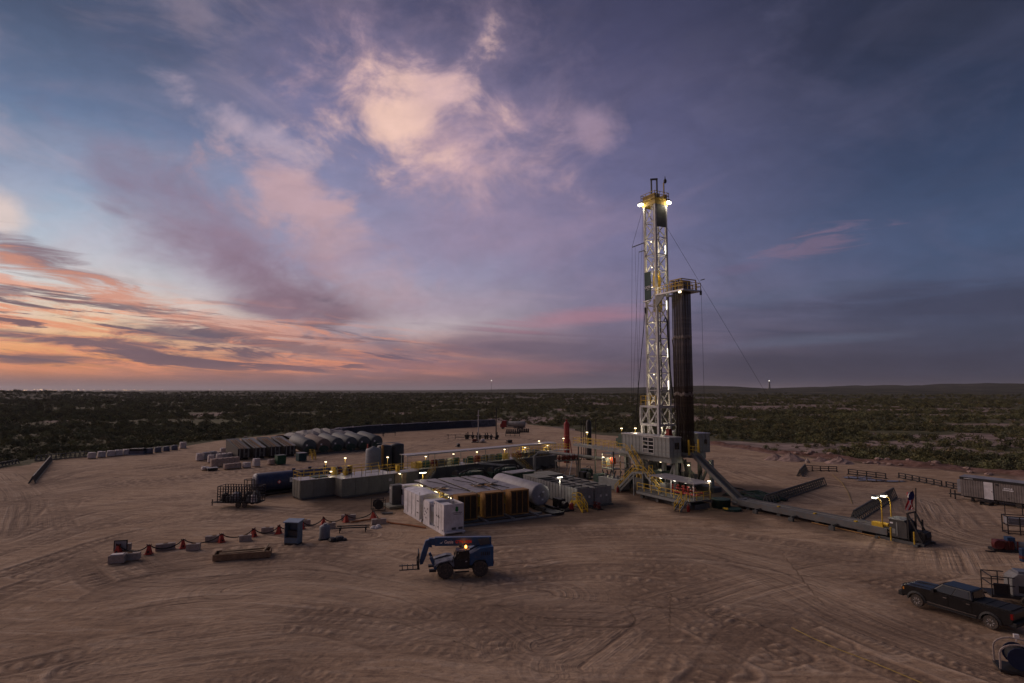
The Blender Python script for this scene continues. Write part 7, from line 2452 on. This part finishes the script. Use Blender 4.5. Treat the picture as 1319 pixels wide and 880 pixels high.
def make_telehandler():
    fw, rw = at(573.5, 746.5), at(619.5, 743.5)
    head = (fw - rw)
    ang = math.atan2(head.y, head.x)
    lft = Vector((-math.sin(ang), math.cos(ang), 0))
    org = (fw + rw) / 2 - lft * 1.25
    r = thing('telehandler', 'blue telescopic handler forklift parked on the dirt with its boom forward', 'telehandler', (org.x, org.y, 0), ang)
    R = .67
    for x in (1.5, -1.5):
        for s in (-1, 1):
            wheel_parts(r, (x, s * 1.0, R), R, .46, LIFT_GREY, s, 18)
    for x in (1.5, -1.5):
        MB().tube((x, -.85, R), (x, .85, R), .14, 8).build('axle', BLACK, r)
    ch = MB().prism([(-2.3, .55), (2.2, .55), (2.3, .8), (1.9, 1.05), (-2.3, 1.05)], 'y', -.45, .45).build('chassis', RIG_DARK, r)
    bevel(ch)
    # rear counterweight body
    bevel(MB().prism([(-2.65, .8), (-2.2, .75), (-1.9, 1.38), (-1.1, 1.38), (-.75, .95), (-.55, 1.0), (-.6, 1.9), (-1.5, 2.35), (-2.65, 2.45)], 'y', .12, 1.05).build('engine_cover', LIFT_BLUE, r))
    bevel(MB().prism([(-2.65, .8), (-2.2, .75), (-1.9, 1.38), (-1.1, 1.38), (-.75, .95), (-.55, 1.0), (-.6, 1.9), (-1.5, 2.35), (-2.65, 2.45)], 'y', -1.05, -.45).build('engine_cover', LIFT_BLUE, r))
    for k in range(5):
        MB().bx(-2.3 + k * .16, -2.22 + k * .16, 1.05, 1.07, 1.75, 2.05).build('vent_slot', BLACK, r)
    MB().bx(-2.72, -2.6, .2, .9, .9, 1.2).build('tail_lamp', TAIL_RED, r)
    # front deck / fenders
    bevel(MB().prism([(.75, 1.0), (.8, 1.5), (1.3, 1.55), (2.3, 1.28), (2.45, 1.1), (2.2, 1.38 - .25), (1.9, 1.4), (1.2, 1.4), (.9, 1.0)], 'y', .5, 1.2).build('front_fender', LIFT_GREY, r), .02)
    bevel(MB().prism([(.75, 1.0), (.8, 1.5), (1.3, 1.55), (2.3, 1.28), (2.45, 1.1), (2.2, 1.38 - .25), (1.9, 1.4), (1.2, 1.4), (.9, 1.0)], 'y', -1.2, -.5).build('front_fender', LIFT_GREY, r), .02)
    MB().prism([(.7, 1.05), (2.3, 1.05), (2.35, 1.2), (.7, 1.5)], 'y', -.49, .49).build('front_deck', LIFT_GREY, r)
    for s in (-1, 1):
        MB().beam((2.3, s * .7, .75), (2.75, s * .7, 1.75), .2, .22).build('outrigger_leg', LIFT_BLUE, r)
        MB().bx(2.25, 2.85, s * .7 - .2, s * .7 + .2, .55, .72).build('outrigger_foot', BLACK, r)
    # cab on the left side
    c = MB()
    for (x, y) in ((.85, .28), (.85, 1.08), (-.5, .28), (-.5, 1.08)):
        c.beam((x, y, 1.05), (x - (.38 if x > 0 else -.02), y, 2.22), .1)
    c.beam((.85, 1.08, 1.5), (-.5, 1.08, 1.5), .07).beam((.85, .28, 1.05), (-.5, .28, 1.05), .1)
    c.build('cab_frame', BLACK, r)
    bevel(MB().bx(-.6, .56, .2, 1.14, 2.2, 2.3).build('cab_roof', LIFT_GREY, r))
    MB().prism([(.82, 1.5), (-.46, 1.5), (-.46, 2.18), (.5, 2.18)], 'y', 1.06, 1.09).build('side_window', GLASS, r)
    MB().quad((.88, .34, 1.4), (.88, 1.02, 1.4), (.52, 1.02, 2.16), (.52, .34, 2.16)).build('windscreen', GLASS, r)
    d = MB().prism([(.8, .72), (-.45, .72), (-.45, 1.46), (.82, 1.46)], 'y', 1.03, 1.1).build('cab_door', BLACK, r)
    MB().bx(-.35, -.2, 1.1, 1.14, 1.3, 1.38).build('handle', GALV, d)
    MB().bx(-.3, .3, .4, .9, 1.0, 1.2).bx(-.35, -.2, .4, .9, 1.2, 1.9).build('seat', BLACK, r)
    MB().bx(-.5, .7, 1.05, 1.3, .5, .56).bx(-.5, .7, 1.05, 1.25, .75, .8).build('step', BLACK, r)
    for (x, z) in ((.9, 1.5), (.75, 2.1)):
        MB().bx(x, x + .06, 1.12, 1.3, z - .12, z + .14).build('mirror', BLACK, r)
    h = MB().bx(.4, .5, 1.0, 1.12, 2.0, 2.12).build('cab_lamp', HEADLAMP, r)
    # boom
    tilt = .035

    def bz(x):
        return 2.66 + (x + 2.5) * tilt
    b = MB()
    for (x0, x1, hh, w_) in ((-2.62, 2.35, .36, .24),):
        b.add([(x0, -.17 + s * w_, bz(x0) + t * hh) for s in (-1, 1) for t in (-1, 1)] + [(x1, -.17 + s * w_, bz(x1) + t * hh) for s in (-1, 1) for t in (-1, 1)],
              [(0, 1, 3, 2), (4, 6, 7, 5), (0, 4, 5, 1), (2, 3, 7, 6), (1, 5, 7, 3), (0, 2, 6, 4)])
    bm = bevel(b.build('boom_outer', LIFT_BLUE, r))
    MB().beam((2.3, -.17, bz(2.3)), (2.85, -.17, bz(2.8)), .38, .56).build('boom_inner', LIFT_BLUE, r)
    Mt = face_mtx((0, 0, 0), (-1, 0, -tilt), (-tilt, 0, 1))
    # the lettering runs along the side that faces +y, so it reads from there
    for (body, x, size, m_, w_) in (('Genie', 1.15, .40, LETTER_WHITE, .78), ('GTH-1056', -.15, .36, LETTER_RED, 1.45)):
        text_mesh(body, size, m_, bm, Matrix.Translation((x, .082, bz(x) - .02)) @ Mt, width=w_, bold=.008)
    MB().prism([(1.95, bz(1.9) - .1), (1.75, bz(1.9) - .16), (1.62, bz(1.9) + .1), (1.72, bz(1.9) - .04)], 'y', .072, .085).build('boom_logo', LETTER_WHITE, bm)
    # head, carriage, forks
    bevel(MB().prism([(2.55, 2.35), (2.8, 3.05), (3.15, 2.95), (3.4, 2.2), (3.62, 1.35), (3.6, .95), (3.35, 1.0), (3.1, 1.6), (2.85, 2.4)], 'y', -.36, .02).build('gooseneck', LIFT_BLUE, r))
    MB().tube((3.1, -.17, 2.0), (3.5, -.17, 1.1), .08, 8).build('tilt_cylinder', CHROME, r)
    cg = MB()
    for y in (-.9, -.35, .1, .6):
        cg.beam((3.72, y, .75), (3.72, y, 2.1), .09)
    cg.beam((3.72, -.9, .8), (3.72, .6, .8), .13).beam((3.72, -.9, 1.35), (3.72, .6, 1.35), .12).beam((3.72, -.9, 2.05), (3.72, .6, 2.05), .1)
    cg.build('fork_carriage', BLACK, r)
    for y in (-.75, .45):
        MB().bx(3.78, 5.35, y - .07, y + .07, .72, .78).bx(3.78, 3.86, y - .07, y + .07, .78, 1.5).build('fork', BLACK, r)
    for x in (4.2, 4.65, 5.1):
        MB().beam((x, -.75, .84), (x, .45, .84), .07).beam((x, .45, .78), (x, .45, 1.15), .05).build('fork_guard', BLACK, r)
    # lift cylinder and rear linkage
    MB().tube((-1.0, .2, 1.5), (.2, .0, 2.4), .1, 8).build('lift_cylinder', BLACK, r)
    MB().prism([(-2.5, 2.2), (-1.7, 2.2), (-1.4, 2.9), (-2.4, 3.0)], 'y', .09, .16).build('pivot_plate', RIG_DARK, r)
    # beacon with its glow
    bc = MB().tube((-.25, .9, 2.3), (-.25, .9, 2.42), .06, 8).build('beacon_base', BLACK, r)
    MB().lathe([(.08, 2.42), (.085, 2.52), (.06, 2.62), (.02, 2.64)], (-.25, .9, 0), 10).build('beacon_lens', LAMP_AMBER, bc)
    glow(bc, (-.25, .75, 2.66), 2, (1, .25, .04), .06)


make_telehandler()


# ================================================================== pickup
def make_pickup():
    fw, rw = at(1180.5, 781.5), at(1277, 811)
    head = fw - rw
    ang = math.atan2(head.y, head.x)
    lft = Vector((-math.sin(ang), math.cos(ang), 0))
    org = (fw + rw) / 2 - lft * 1.0
    r = thing('pickup_truck', 'black crew cab pickup truck with covered long bed parked near the pad edge', 'pickup truck', (org.x, org.y, 0), ang)
    wb, R = 2.27, .45
    HW = .98

    def arch(cx_, rr=.56, zc=.47):
        return [(cx_ + rr * math.cos(t), zc + rr * math.sin(t)) for t in [math.pi * k / 8 for k in range(0, 9)]]
    prof = [(3.22, .62), (3.3, .8), (3.3, 1.12), (3.2, 1.32), (2.95, 1.40), (1.3, 1.47), (-1.30, 1.46), (-1.30, 1.45), (-3.45, 1.45), (-3.5, 1.3), (-3.5, .72), (-3.35, .62)]
    low = [(-2.85, .6)] + list(reversed(arch(-wb))) + [(-1.6, .52), (1.6, .52)] + list(reversed(arch(wb))) + [(2.95, .6)]
    body = MB().prism(prof + low, 'y', -HW, HW).build('body', CAR_BLACK, r)
    bevel(body, .06, 3)
    # cab greenhouse
    b = MB()
    lo = [(1.28, .90), (-1.02, .90)]
    vs = [(1.34, -.95, 1.45), (1.34, .95, 1.45), (-1.30, .95, 1.45), (-1.30, -.95, 1.45), (.62, -.78, 2.09), (.62, .78, 2.09), (-1.16, .78, 2.09), (-1.16, -.78, 2.09)]
    b.add(vs, [(3, 2, 1, 0), (4, 5, 6, 7), (0, 1, 5, 4), (1, 2, 6, 5), (2, 3, 7, 6), (3, 0, 4, 7)])
    bevel(b.build('cab', CAR_BLACK, r), .07, 3)
    # glass panes sit just proud of the cab
    V = [Vector(v) for v in vs]

    def pane(a, b_, c, d, u0, u1, v0, v1, name, push):
        def q(u, v):
            return a.lerp(b_, u).lerp(d.lerp(c, u), v) + push
        MB().quad(q(u0, v0), q(u1, v0), q(u1, v1), q(u0, v1)).build(name, GLASS, r)
    for s, (a, b_, c, d) in ((1, (V[1], V[2], V[6], V[5])), (-1, (V[0], V[3], V[7], V[4]))):
        n = Vector((0, s * .022, .008))
        pane(a, b_, c, d, .10, .50, .12, .86, 'side_window', n)
        pane(a, b_, c, d, .54, .92, .12, .86, 'side_window', n)
    pane(V[0], V[1], V[5], V[4], .07, .93, .10, .92, 'windscreen', Vector((.02, 0, .03)))
    pane(V[3], V[2], V[6], V[7], .12, .88, .15, .85, 'rear_window', Vector((-.025, 0, .01)))
    # doors as slightly proud skins with handles
    for s in (-1, 1):
        for (x0, x1) in ((.2, 1.28), (-1.22, .16)):
            d = MB().bx(x0, x1, s * HW - .004 if s > 0 else -HW - .018, s * HW + .018 if s > 0 else -HW + .004, .66, 1.40).build('door', CAR_BLACK, r)
            yy = s * (HW + .03)
            MB().bx(x0 + .08, x0 + .3, yy - .02, yy + .02, 1.2, 1.26).build('handle', CHROME, d)
        MB().bx(-1.5, 1.5, s * (HW + .02) - .03, s * (HW + .02) + .06, .42, .5).build('running_board', CAR_TRIM, r)
        MB().bx(-1.5, 1.6, s * (HW + .004) - .01, s * (HW + .004) + .016, .56, .6).build('rocker_trim', CHROME, r)
        m_ = MB().bx(1.0, 1.12, s * 1.02 - .04, s * 1.02 + .2 if s > 0 else s * 1.02 + .04, 1.42, 1.66)
        if s < 0:
            m_ = MB().bx(1.0, 1.12, -1.24, -1.0, 1.42, 1.66)
        m_.build('mirror', CAR_TRIM, r)
        # flared wheel arches
        for cx_ in (wb, -wb):
            f = MB()
            ao, ai = arch(cx_, .66), arch(cx_, .53)
            for k in range(8):
                y0, y1 = s * (HW - .02), s * (HW + .1)
                f.add([(ao[k][0], y0, ao[k][1]), (ao[k + 1][0], y0, ao[k + 1][1]), (ai[k + 1][0], y0, ai[k + 1][1]), (ai[k][0], y0, ai[k][1]),
                       (ao[k][0], y1 - s * .05, ao[k][1]), (ao[k + 1][0], y1 - s * .05, ao[k + 1][1]), (ai[k + 1][0], y1, ai[k + 1][1]), (ai[k][0], y1, ai[k][1])],
                      [(0, 1, 2, 3), (7, 6, 5, 4), (0, 4, 5, 1), (2, 6, 7, 3)])
            f.build('wheel_flare', CAR_TRIM, r)
        hl = MB().bx(3.16, 3.32, s * .72 - .2, s * .72 + .2, 1.0, 1.26).build('headlight', HEADLAMP, r)
        MB().bx(3.1, 3.2, s * .97 - .02, s * .97 + .03, 1.02, 1.2).build('marker_lamp', mat('amber_marker', (.5, .2, .03), .3), r)
        MB().bx(-3.53, -3.4, s * .88 - .1, s * .88 + .11, 1.0, 1.36).build('tail_light', TAIL_RED, r)
    for x in (wb, -wb):
        for s in (-1, 1):
            wheel_parts(r, (x, s * .86, R), R, .3, BLACK, s, 0, 8)
    MB().bx(3.28, 3.34, -.5, .5, .78, 1.28).build('grille', CAR_TRIM, r)
    bevel(MB().prism([(3.2, .5), (3.55, .52), (3.55, .85), (3.3, .9)], 'y', -1.0, 1.0).build('front_bumper', CAR_TRIM, r), .04)
    MB().tube((3.5, -.5, .9), (3.5, -.5, 1.15), .04, 6).path([(3.5, -.5, 1.15), (3.55, 0, 1.18), (3.5, .5, 1.15)], .04, 6).tube((3.5, .5, .9), (3.5, .5, 1.15), .04, 6).build('bull_bar', CAR_TRIM, r)
    bevel(MB().bx(-3.72, -3.5, -.98, .98, .55, .82).build('rear_bumper', CAR_TRIM, r), .04)
    MB().bx(-3.44, -1.34, -.86, .86, 1.46, 1.52).build('bed_cover', CAR_TRIM, r)
    for k in range(3):
        MB().bx(-3.4 + .7 * k, -3.36 + .7 * k, -.85, .85, 1.52, 1.545).build('cover_bow', CAR_TRIM, r)
    MB().bx(1.35, 2.9, -.55, -.45, 1.44, 1.475).bx(1.35, 2.9, .45, .55, 1.44, 1.475).build('bonnet_crease', CAR_BLACK, r)
    MB().bx(1.25, 1.4, -.8, .8, 1.45, 1.5).build('cowl', CAR_TRIM, r)


make_pickup()


# ================================================================== equipment along the right edge
r = thing('caged_sheet_rack', 'dark steel cage holding pale folded sheeting at the edge beyond the pickup', 'rack', at(1311, 688), math.radians(-20))
for (x, y) in ((-1.1, -.7), (1.1, -.7), (-1.1, .7), (1.1, .7), (0, -.7)):
    MB().beam((x, y, 0), (x, y, 2.0), .09).build('post', BLACK, r)
for z in (.15, 1.0, 1.95):
    MB().beam((-1.1, -.7, z), (1.1, -.7, z), .08).beam((-1.1, .7, z), (1.1, .7, z), .08).beam((-1.1, -.7, z), (-1.1, .7, z), .08).build('rail', BLACK, r)
b = MB()
for k in range(5):
    b.prism([(-1.0, 1.1 + .15 * k), (1.0, 1.05 + .15 * k), (1.02, 1.16 + .15 * k), (-.98, 1.2 + .15 * k)], 'y', -.62 + .05 * (k % 2), .6)
b.build('sheet_stack', PALE_TANK, r)
for x in (-.8, .8):
    MB().beam((x, .6, 2.0), (x, .6, 3.3), .07).build('stake', BLACK, r)
r = thing('red_pump_engine', 'dark red pump engine with blue cap on a skid at the pad edge', 'engine', at(1301, 711), math.radians(-15))
MB().bx(-1.6, 1.4, -.6, .6, .05, .3).build('skid', BLACK, r)
MB().bx(-1.3, .1, -.45, .45, .3, 1.1).lathe([(.45, -.3), (.45, .3)], (-1.2, -.5, .8), 12, 'y').build('engine', DARK_RED, r)
MB().lathe([(.3, .5), (.3, .9)], (0, 0, .75), 12, 'x').lathe([(.34, -.5), (.34, .5)], (.8, 0, .7), 12, 'x').build('pump', TANK_GREY, r)
MB().bx(-.3, .35, -.35, .35, 1.1, 1.45).build('blue_cap', mat('cap_blue', (.02, .055, .12), .5), r)
for k in range(6):
    MB().tube((-1.3 + .35 * k, -.5, .35), (-1.3 + .35 * k, -.5, 1.0 + .15 * (k % 2)), .06, 6).build('pipe', DARK_RED, r)
MB().path([(-1.6, -.7, .1), (-1.9, -.9, .15), (-2.4, -.7, .12)], .07, 6).build('hose', BLACK, r)
r = thing('blue_red_barrel', 'blue and red drum standing beside the dark red pump engine', 'drum', at(1319, 724), 0)
MB().lathe([(.3, .02), (.32, .1), (.32, 1.2), (.3, 1.25)], (0, 0, 0), 12).build('drum', mat('drum_blue', (.012, .03, .08), .5), r)
MB().lathe([(.33, .3), (.33, .6)], (0, 0, 0), 12).build('red_band', DARK_RED, r)
r = thing('engine_trailer', 'railed equipment trailer with pale engine cover parked behind the pickup bed', 'trailer', at(1306, 776), math.radians(-18))
MB().bx(-1.7, 2.0, -.9, .9, .5, .65).build('bed', BLACK, r)
for x in (-1.65, -.6):
    for y in (-.85, .85):
        MB().beam((x, y, .65), (x, y, 2.0), .06).build('post', BLACK, r)
for z in (1.4, 2.0):
    MB().beam((-1.65, -.85, z), (-.2, -.85, z), .06).beam((-1.65, -.85, z), (-1.65, .85, z), .06).beam((-1.65, .85, z), (-.2, .85, z), .06).build('rail', BLACK, r)
MB().bx(-1.5, -.5, -.8, -.7, .65, 1.5).build('side_sheet', BLACK, r)
bevel(MB().prism([(-.3, .65), (1.8, .65), (1.8, 2.0), (1.4, 2.25), (.1, 2.25), (-.3, 1.9)], 'y', -.65, .65).build('engine_cover', TANK_GREY, r), .05)
MB().bx(.1, 1.3, -.7, -.64, .9, 1.4).build('cover_grille', BLACK, r)
MB().bx(.2, 1.2, -.5, .5, 2.25, 2.42).build('hatch', LIFT_GREY, r)
for y in (-1.0, 1.0):
    link(_tw, 'wheel', r, (.4, y, .38))
MB().beam((-1.7, 0, .55), (-2.9, 0, .5), .12).beam((-2.8, 0, .02), (-2.8, 0, .5), .08).build('hitch', BLACK, r)
r = thing('hose_reel_unit', 'round-topped reel unit with blue drum and pale rim at the near pad edge', 'reel', at(1312, 864), math.radians(-25))
for y in (-.55, .55):
    b = MB()
    for k in range(9):
        a0, a1 = math.pi * k / 9, math.pi * (k + 1) / 9
        b.beam((math.cos(a0) * .95, y, 1.0 + math.sin(a0) * .6), (math.cos(a1) * .95, y, 1.0 + math.sin(a1) * .6), .07)
    b.beam((-.95, y, 0), (-.95, y, 1.0), .08).beam((.95, y, 0), (.95, y, 1.0), .08).build('hoop', CONCRETE, r)
MB().lathe([(.6, -.5), (.6, -.45), (.35, -.44), (.35, .44), (.6, .45), (.6, .5)], (0, 0, .8), 16, 'y').build('drum', mat('reel_blue', (.012, .022, .06), .5), r)
MB().lathe([(.5, -.4), (.5, .4)], (0, 0, .8), 16, 'y').build('hose_wrap', CABLE, r)
MB().bx(-1.0, 1.1, -.7, .7, .02, .16).build('skid', BLACK, r)
MB().bx(.4, 1.0, -.4, .4, .16, .8).build('motor', OLIVE, r)
h = MB().beam((0, 0, 1.6), (0, 0, 1.8), .05).bx(-.12, .12, -.1, .1, 1.8, 2.0).build('lamp', WHITE2, r)

# yellow rope on the dirt
P = [at(1020, 810), at(1048, 824), at(1080, 838), at(1120, 853), at(1170, 874), at(1230, 900)]
r = thing('yellow_rope', 'thin yellow rope lying straight across the dirt', 'rope', P[0], 0)
MB().path([p - P[0] + Vector((0, 0, .07)) for p in P], .028, 5).build('rope_run', DULL_YELLOW, r)
P = [at(1072, 612), at(1084, 622), at(1092, 634), at(1098, 650)]
r = thing('yellow_hose', 'thin yellow hose lying on the dirt beside the puddle', 'hose', P[0], 0)
MB().path([p - P[0] + Vector((0, 0, .1)) for p in P], .04, 5).build('hose_run', DULL_YELLOW, r)

# puddle
pm_ = bpy.data.materials.new('puddle_water')
pm_.use_nodes = True
pb = pm_.node_tree.nodes['Principled BSDF']
pb.inputs['Base Color'].default_value = (.12, .085, .065, 1)
pb.inputs['Roughness'].default_value = .06
pn = Nodes(pm_.node_tree)
pt_ = pm_.node_tree.nodes.new('ShaderNodeNewGeometry')
pm_.node_tree.links.new(pn.mix(pn.noise(pt_.outputs['Position'], .8, 4), (.10, .07, .055), (.17, .12, .09)), pb.inputs['Base Color'])
for k, (cx_, cy_2, rx, ry) in enumerate(((1105, 616, 2.6, 1.6), (1122, 619, 3.0, 1.5), (1150, 620.5, 2.6, .8))):
    c = at(cx_, cy_2)
    b = MB()
    rr = random.Random(k + 40)
    ring = [(rx * math.cos(t) * rr.uniform(.7, 1.15), ry * math.sin(t) * rr.uniform(.6, 1.2), 0) for t in [2 * math.pi * i / 22 for i in range(22)]]
    b.add(ring, [tuple(range(22))])
    b.build('puddle', pm_, kind='structure', loc=(c.x, c.y, .13))

# spoil heaps and pale boulders along the east windrow
def heap(px, py, rad, h, label, m):
    c = at(px, py)
    rr = random.Random(int(px))
    n, b = 16, MB()
    rings = 6
    for i in range(rings):
        t = i / (rings - 1)
        for k in range(n):
            a = 2 * math.pi * k / n
            q = rad * (1 - t) * rr.uniform(.85, 1.15)
            b.v.append((q * math.cos(a) * 1.3, q * math.sin(a), h * (t ** 1.1) * rr.uniform(.9, 1.08) - .1))
    for i in range(rings - 1):
        for k in range(n):
            b.f.append((i * n + k, i * n + (k + 1) % n, (i + 1) * n + (k + 1) % n, (i + 1) * n + k))
    b.f.append(tuple((rings - 1) * n + k for k in range(n)))
    o = b.build('gravel_heap', m, None, False, loc=c, label=label, cat='gravel heap', group='gravel heaps along the spoil bank')


heap(999, 592, 2.2, 1.5, 'pale grey gravel heap at the spoil bank, first after the rig', ROCK_PALE)
heap(1018, 593, 2.8, 1.9, 'largest pale grey gravel heap at the spoil bank', ROCK_PALE)
heap(1056, 594, 1.8, 1.1, 'small pale gravel heap between the two larger ones', ROCK_PALE)
heap(1081, 597, 2.6, 1.7, 'pale grey gravel heap beside the pale boulders', ROCK_PALE)
rr = random.Random(77)
_rk = []
for k in range(4):
    b = MB()
    ring = 7
    pts_ = [(0, 0, -.4)]
    for lv, (z, q) in enumerate(((-.1, .8), (.3, 1.0), (.65, .6))):
        for i in range(ring):
            a = 2 * math.pi * i / ring + lv * .4
            pts_.append((q * math.cos(a) * rr.uniform(.7, 1.2), q * math.sin(a) * rr.uniform(.7, 1.2), z + rr.uniform(-.12, .12)))
    pts_.append((0, 0, .85))
    fs = [(0, 1 + (i + 1) % ring, 1 + i) for i in range(ring)]
    for lv in range(2):
        o0 = 1 + lv * ring
        fs += [(o0 + i, o0 + (i + 1) % ring, o0 + ring + (i + 1) % ring, o0 + ring + i) for i in range(ring)]
    fs += [(1 + 2 * ring + i, 1 + 2 * ring + (i + 1) % ring, len(pts_) - 1) for i in range(ring)]
    b.add(pts_, fs)
    _rk.append(b.mesh('boulder', ROCK_PALE))
for k in range(46):
    px = rr.choice((rr.uniform(1090, 1150), rr.uniform(960, 1319), rr.uniform(270, 420), rr.uniform(930, 1300)))
    py = float(np.interp(px, [270, 420, 930, 1100, 1319], [566, 553, 573, 594, 616])) + rr.uniform(-3, 2)
    p = at(px, py)
    h = _bvh.ray_cast(Vector((p.x, p.y, 60)), Vector((0, 0, -1)))
    z = h[0].z if h[0] else 0.0
    o = link(_rk[k % 4], 'boulder', None, (p.x, p.y, z + .05), rr.uniform(0, 6), label='pale caliche boulder half buried along the spoil bank at the pad edge', cat='boulder', group='boulders along the pad edge')
    s = rr.uniform(.25, .75)
    o.scale = (s * 1.3, s, s * .8)


# ================================================================== far things
def far_point(px, dist):
    k = (px - CX) / FPX
    y = dist / math.sqrt(1 + k * k)
    x = k * y
    h = _bvh.ray_cast(Vector((x, y, 900)), Vector((0, 0, -1)))
    return Vector((x, y, h[0].z if h[0] else 0))


p = far_point(990, 3900)
r = thing('distant_rig', 'tiny lit drilling rig standing on the far ridge', 'drilling rig', p, 0)
MB().add([(-6, -6, 0), (6, -6, 0), (6, 6, 0), (-6, 6, 0), (-2.4, -2.4, 56), (2.4, -2.4, 56), (2.4, 2.4, 56), (-2.4, 2.4, 56)], [(4, 5, 6, 7), (0, 1, 5, 4), (1, 2, 6, 5), (2, 3, 7, 6), (3, 0, 4, 7)]).build('mast', RIG_GREY, r)
MB().bx(-26, 22, -14, 14, 0, 10).build('base_buildings', RIG_GREY, r)
MB().bx(-2.4, 2.4, -2.4, 2.4, 56, 59.5).build('crown_light', LAMP_TUBE, r)
for x in (-20, 16):
    MB().bx(x - 1.5, x + 1.5, -15, -14, 9, 11).build('floodlight', LAMP_FAR, r)
p = far_point(633, 3400)
r = thing('radio_mast', 'thin distant radio mast with a light on the skyline', 'radio mast', p, 0)
MB().tube((0, 0, 0), (0, 0, 62), 1.0, 6, .6).build('mast', RIG_DARK, r)
MB().bx(-2.0, 2.0, -2.0, 2.0, 62, 66).build('light', LAMP_TUBE, r)
b = MB()
rr = random.Random(99)
for k in range(85):
    px = rr.triangular(-40, 320, 40)
    d = rr.uniform(9000, 14000)
    kx = (px - CX) / FPX
    y = d / math.sqrt(1 + kx * kx)
    x = kx * y
    z = 16 - d * 0.0008 + rr.uniform(-4, 10)
    s = rr.uniform(1.0, 2.6)
    b.bx(x - s * 2.0, x + s * 2.0, y - 2, y + 2, z, z + s * 1.3)
b.build('town_lights', LAMP_FAR, kind='stuff', label='thin line of town lights glowing on the far western horizon', cat='lights')



# ================================================================== clutter between the tanks and the rig
def ground_hose(name, label, pts, m, rad=.08, loc=None):
    base = rig(pts[0][0], pts[0][1])
    r_ = thing(name, label, 'hose', base, 0)
    q = []
    rr_ = random.Random(len(label))
    for (a, b_) in zip(pts[:-1], pts[1:]):
        for i in range(5):
            t = i / 5
            q.append(rig(a[0] + (b_[0] - a[0]) * t + rr_.uniform(-.25, .25), a[1] + (b_[1] - a[1]) * t + rr_.uniform(-.25, .25)) - base + Vector((0, 0, rad + .08)))
    q.append(rig(*pts[-1]) - base + Vector((0, 0, rad + .08)))
    MB().path(q, rad, 6).build('hose_run', m, r_)


ground_hose('mud_hose_line', 'black hose on the ground from the storage bins to the rig skid', [(-6, -16), (-7, -13), (-9, -11), (-11, -9.6)], CABLE, .12)
ground_hose('mud_hose_line', 'black hose looping across the stained dirt behind the storage bins', [(-14, -22), (-17, -17), (-15, -13), (-18, -10)], CABLE, .12)
ground_hose('mud_hose_line', 'rusty pipe lying on the dirt between the bins and the flow line', [(-15.5, -19), (-18, -12), (-20, -6)], RUST, .1)
ground_hose('power_line', 'thick black power cable from the generators towards the rig', [(-12, -30), (-16, -24), (-18.5, -18), (-16, -10), (-11, -7.5)], CABLE, .16)
ground_hose('power_line', 'second black power cable beside the flow line posts', [(-13, -31), (-19, -24), (-22, -16), (-18, -8)], CABLE, .14)
ground_hose('mud_hose_line', 'black hose running from the slide foot out over the dark stained ground', [(11, 1), (9, 5), (6, 8), (2, 9)], CABLE, .12)
ground_hose('mud_hose_line', 'black hose curling on the dark ground beyond the catwalk', [(14, 1.5), (13, 5), (10, 8), (11, 11)], CABLE, .1)

for k, (a, b_, lb) in enumerate(((-15.5, -16.5, 'dark toolbox skid on the stained dirt behind the storage bins'), (-20.5, -14.0, 'dark pump skid on the stained dirt beside the flow line'), (-13.0, -12.0, 'dark green drum rack beside the rig skid'),
                                 (-24.0, -18.5, 'dark hopper skid beside the shaker stair'), (-17.5, -6.0, 'dark motor skid under the rig walkway'), (-21.0, -3.0, 'dark hydraulic skid past the rig walkway'))):
    r = thing('yard_skid', lb, 'skid', rig(a, b_), RA + .3 * math.sin(k * 1.7))
    rr = random.Random(k + 60)
    MB().bx(-1.3, 1.3, -.8, .8, .02, .2).build('base', BLACK, r)
    MB().bx(-1.1, .1, -.6, .6, .2, rr.uniform(.9, 1.5)).build('housing', (RIG_DARK, BLACK, GREEN)[k % 3], r)
    MB().lathe([(.25, .2), (.45, .3), (.45, 1.0), (.2, 1.2)], (.7, .1, 0), 10).build('pot', (BLACK, RIG_DARK, GREEN)[k % 3], r)
    MB().path([(.7, .1, 1.1), (.7, .1, 1.6), (.2, .3, 1.7), (-.6, .4, 1.4)], .08, 6).build('pipe', RIG_DARK, r)


# ================================================================== air
hz = bpy.data.materials.new('dusk_haze')
hz.use_nodes = True
ht = hz.node_tree
ht.nodes.remove(ht.nodes['Principled BSDF'])
pv = ht.nodes.new('ShaderNodeVolumePrincipled')
pv.inputs['Color'].default_value = (0.82, 0.80, 0.86, 1)
pv.inputs['Density'].default_value = 0.00003
pv.inputs['Anisotropy'].default_value = 0.3
ht.links.new(pv.outputs[0], ht.nodes['Material Output'].inputs['Volume'])
MB().bx(-60000, 60000, -2000, 50000, -150, 260).build('haze', hz, kind='stuff', label='thin purple dusk haze over the plain', cat='haze')
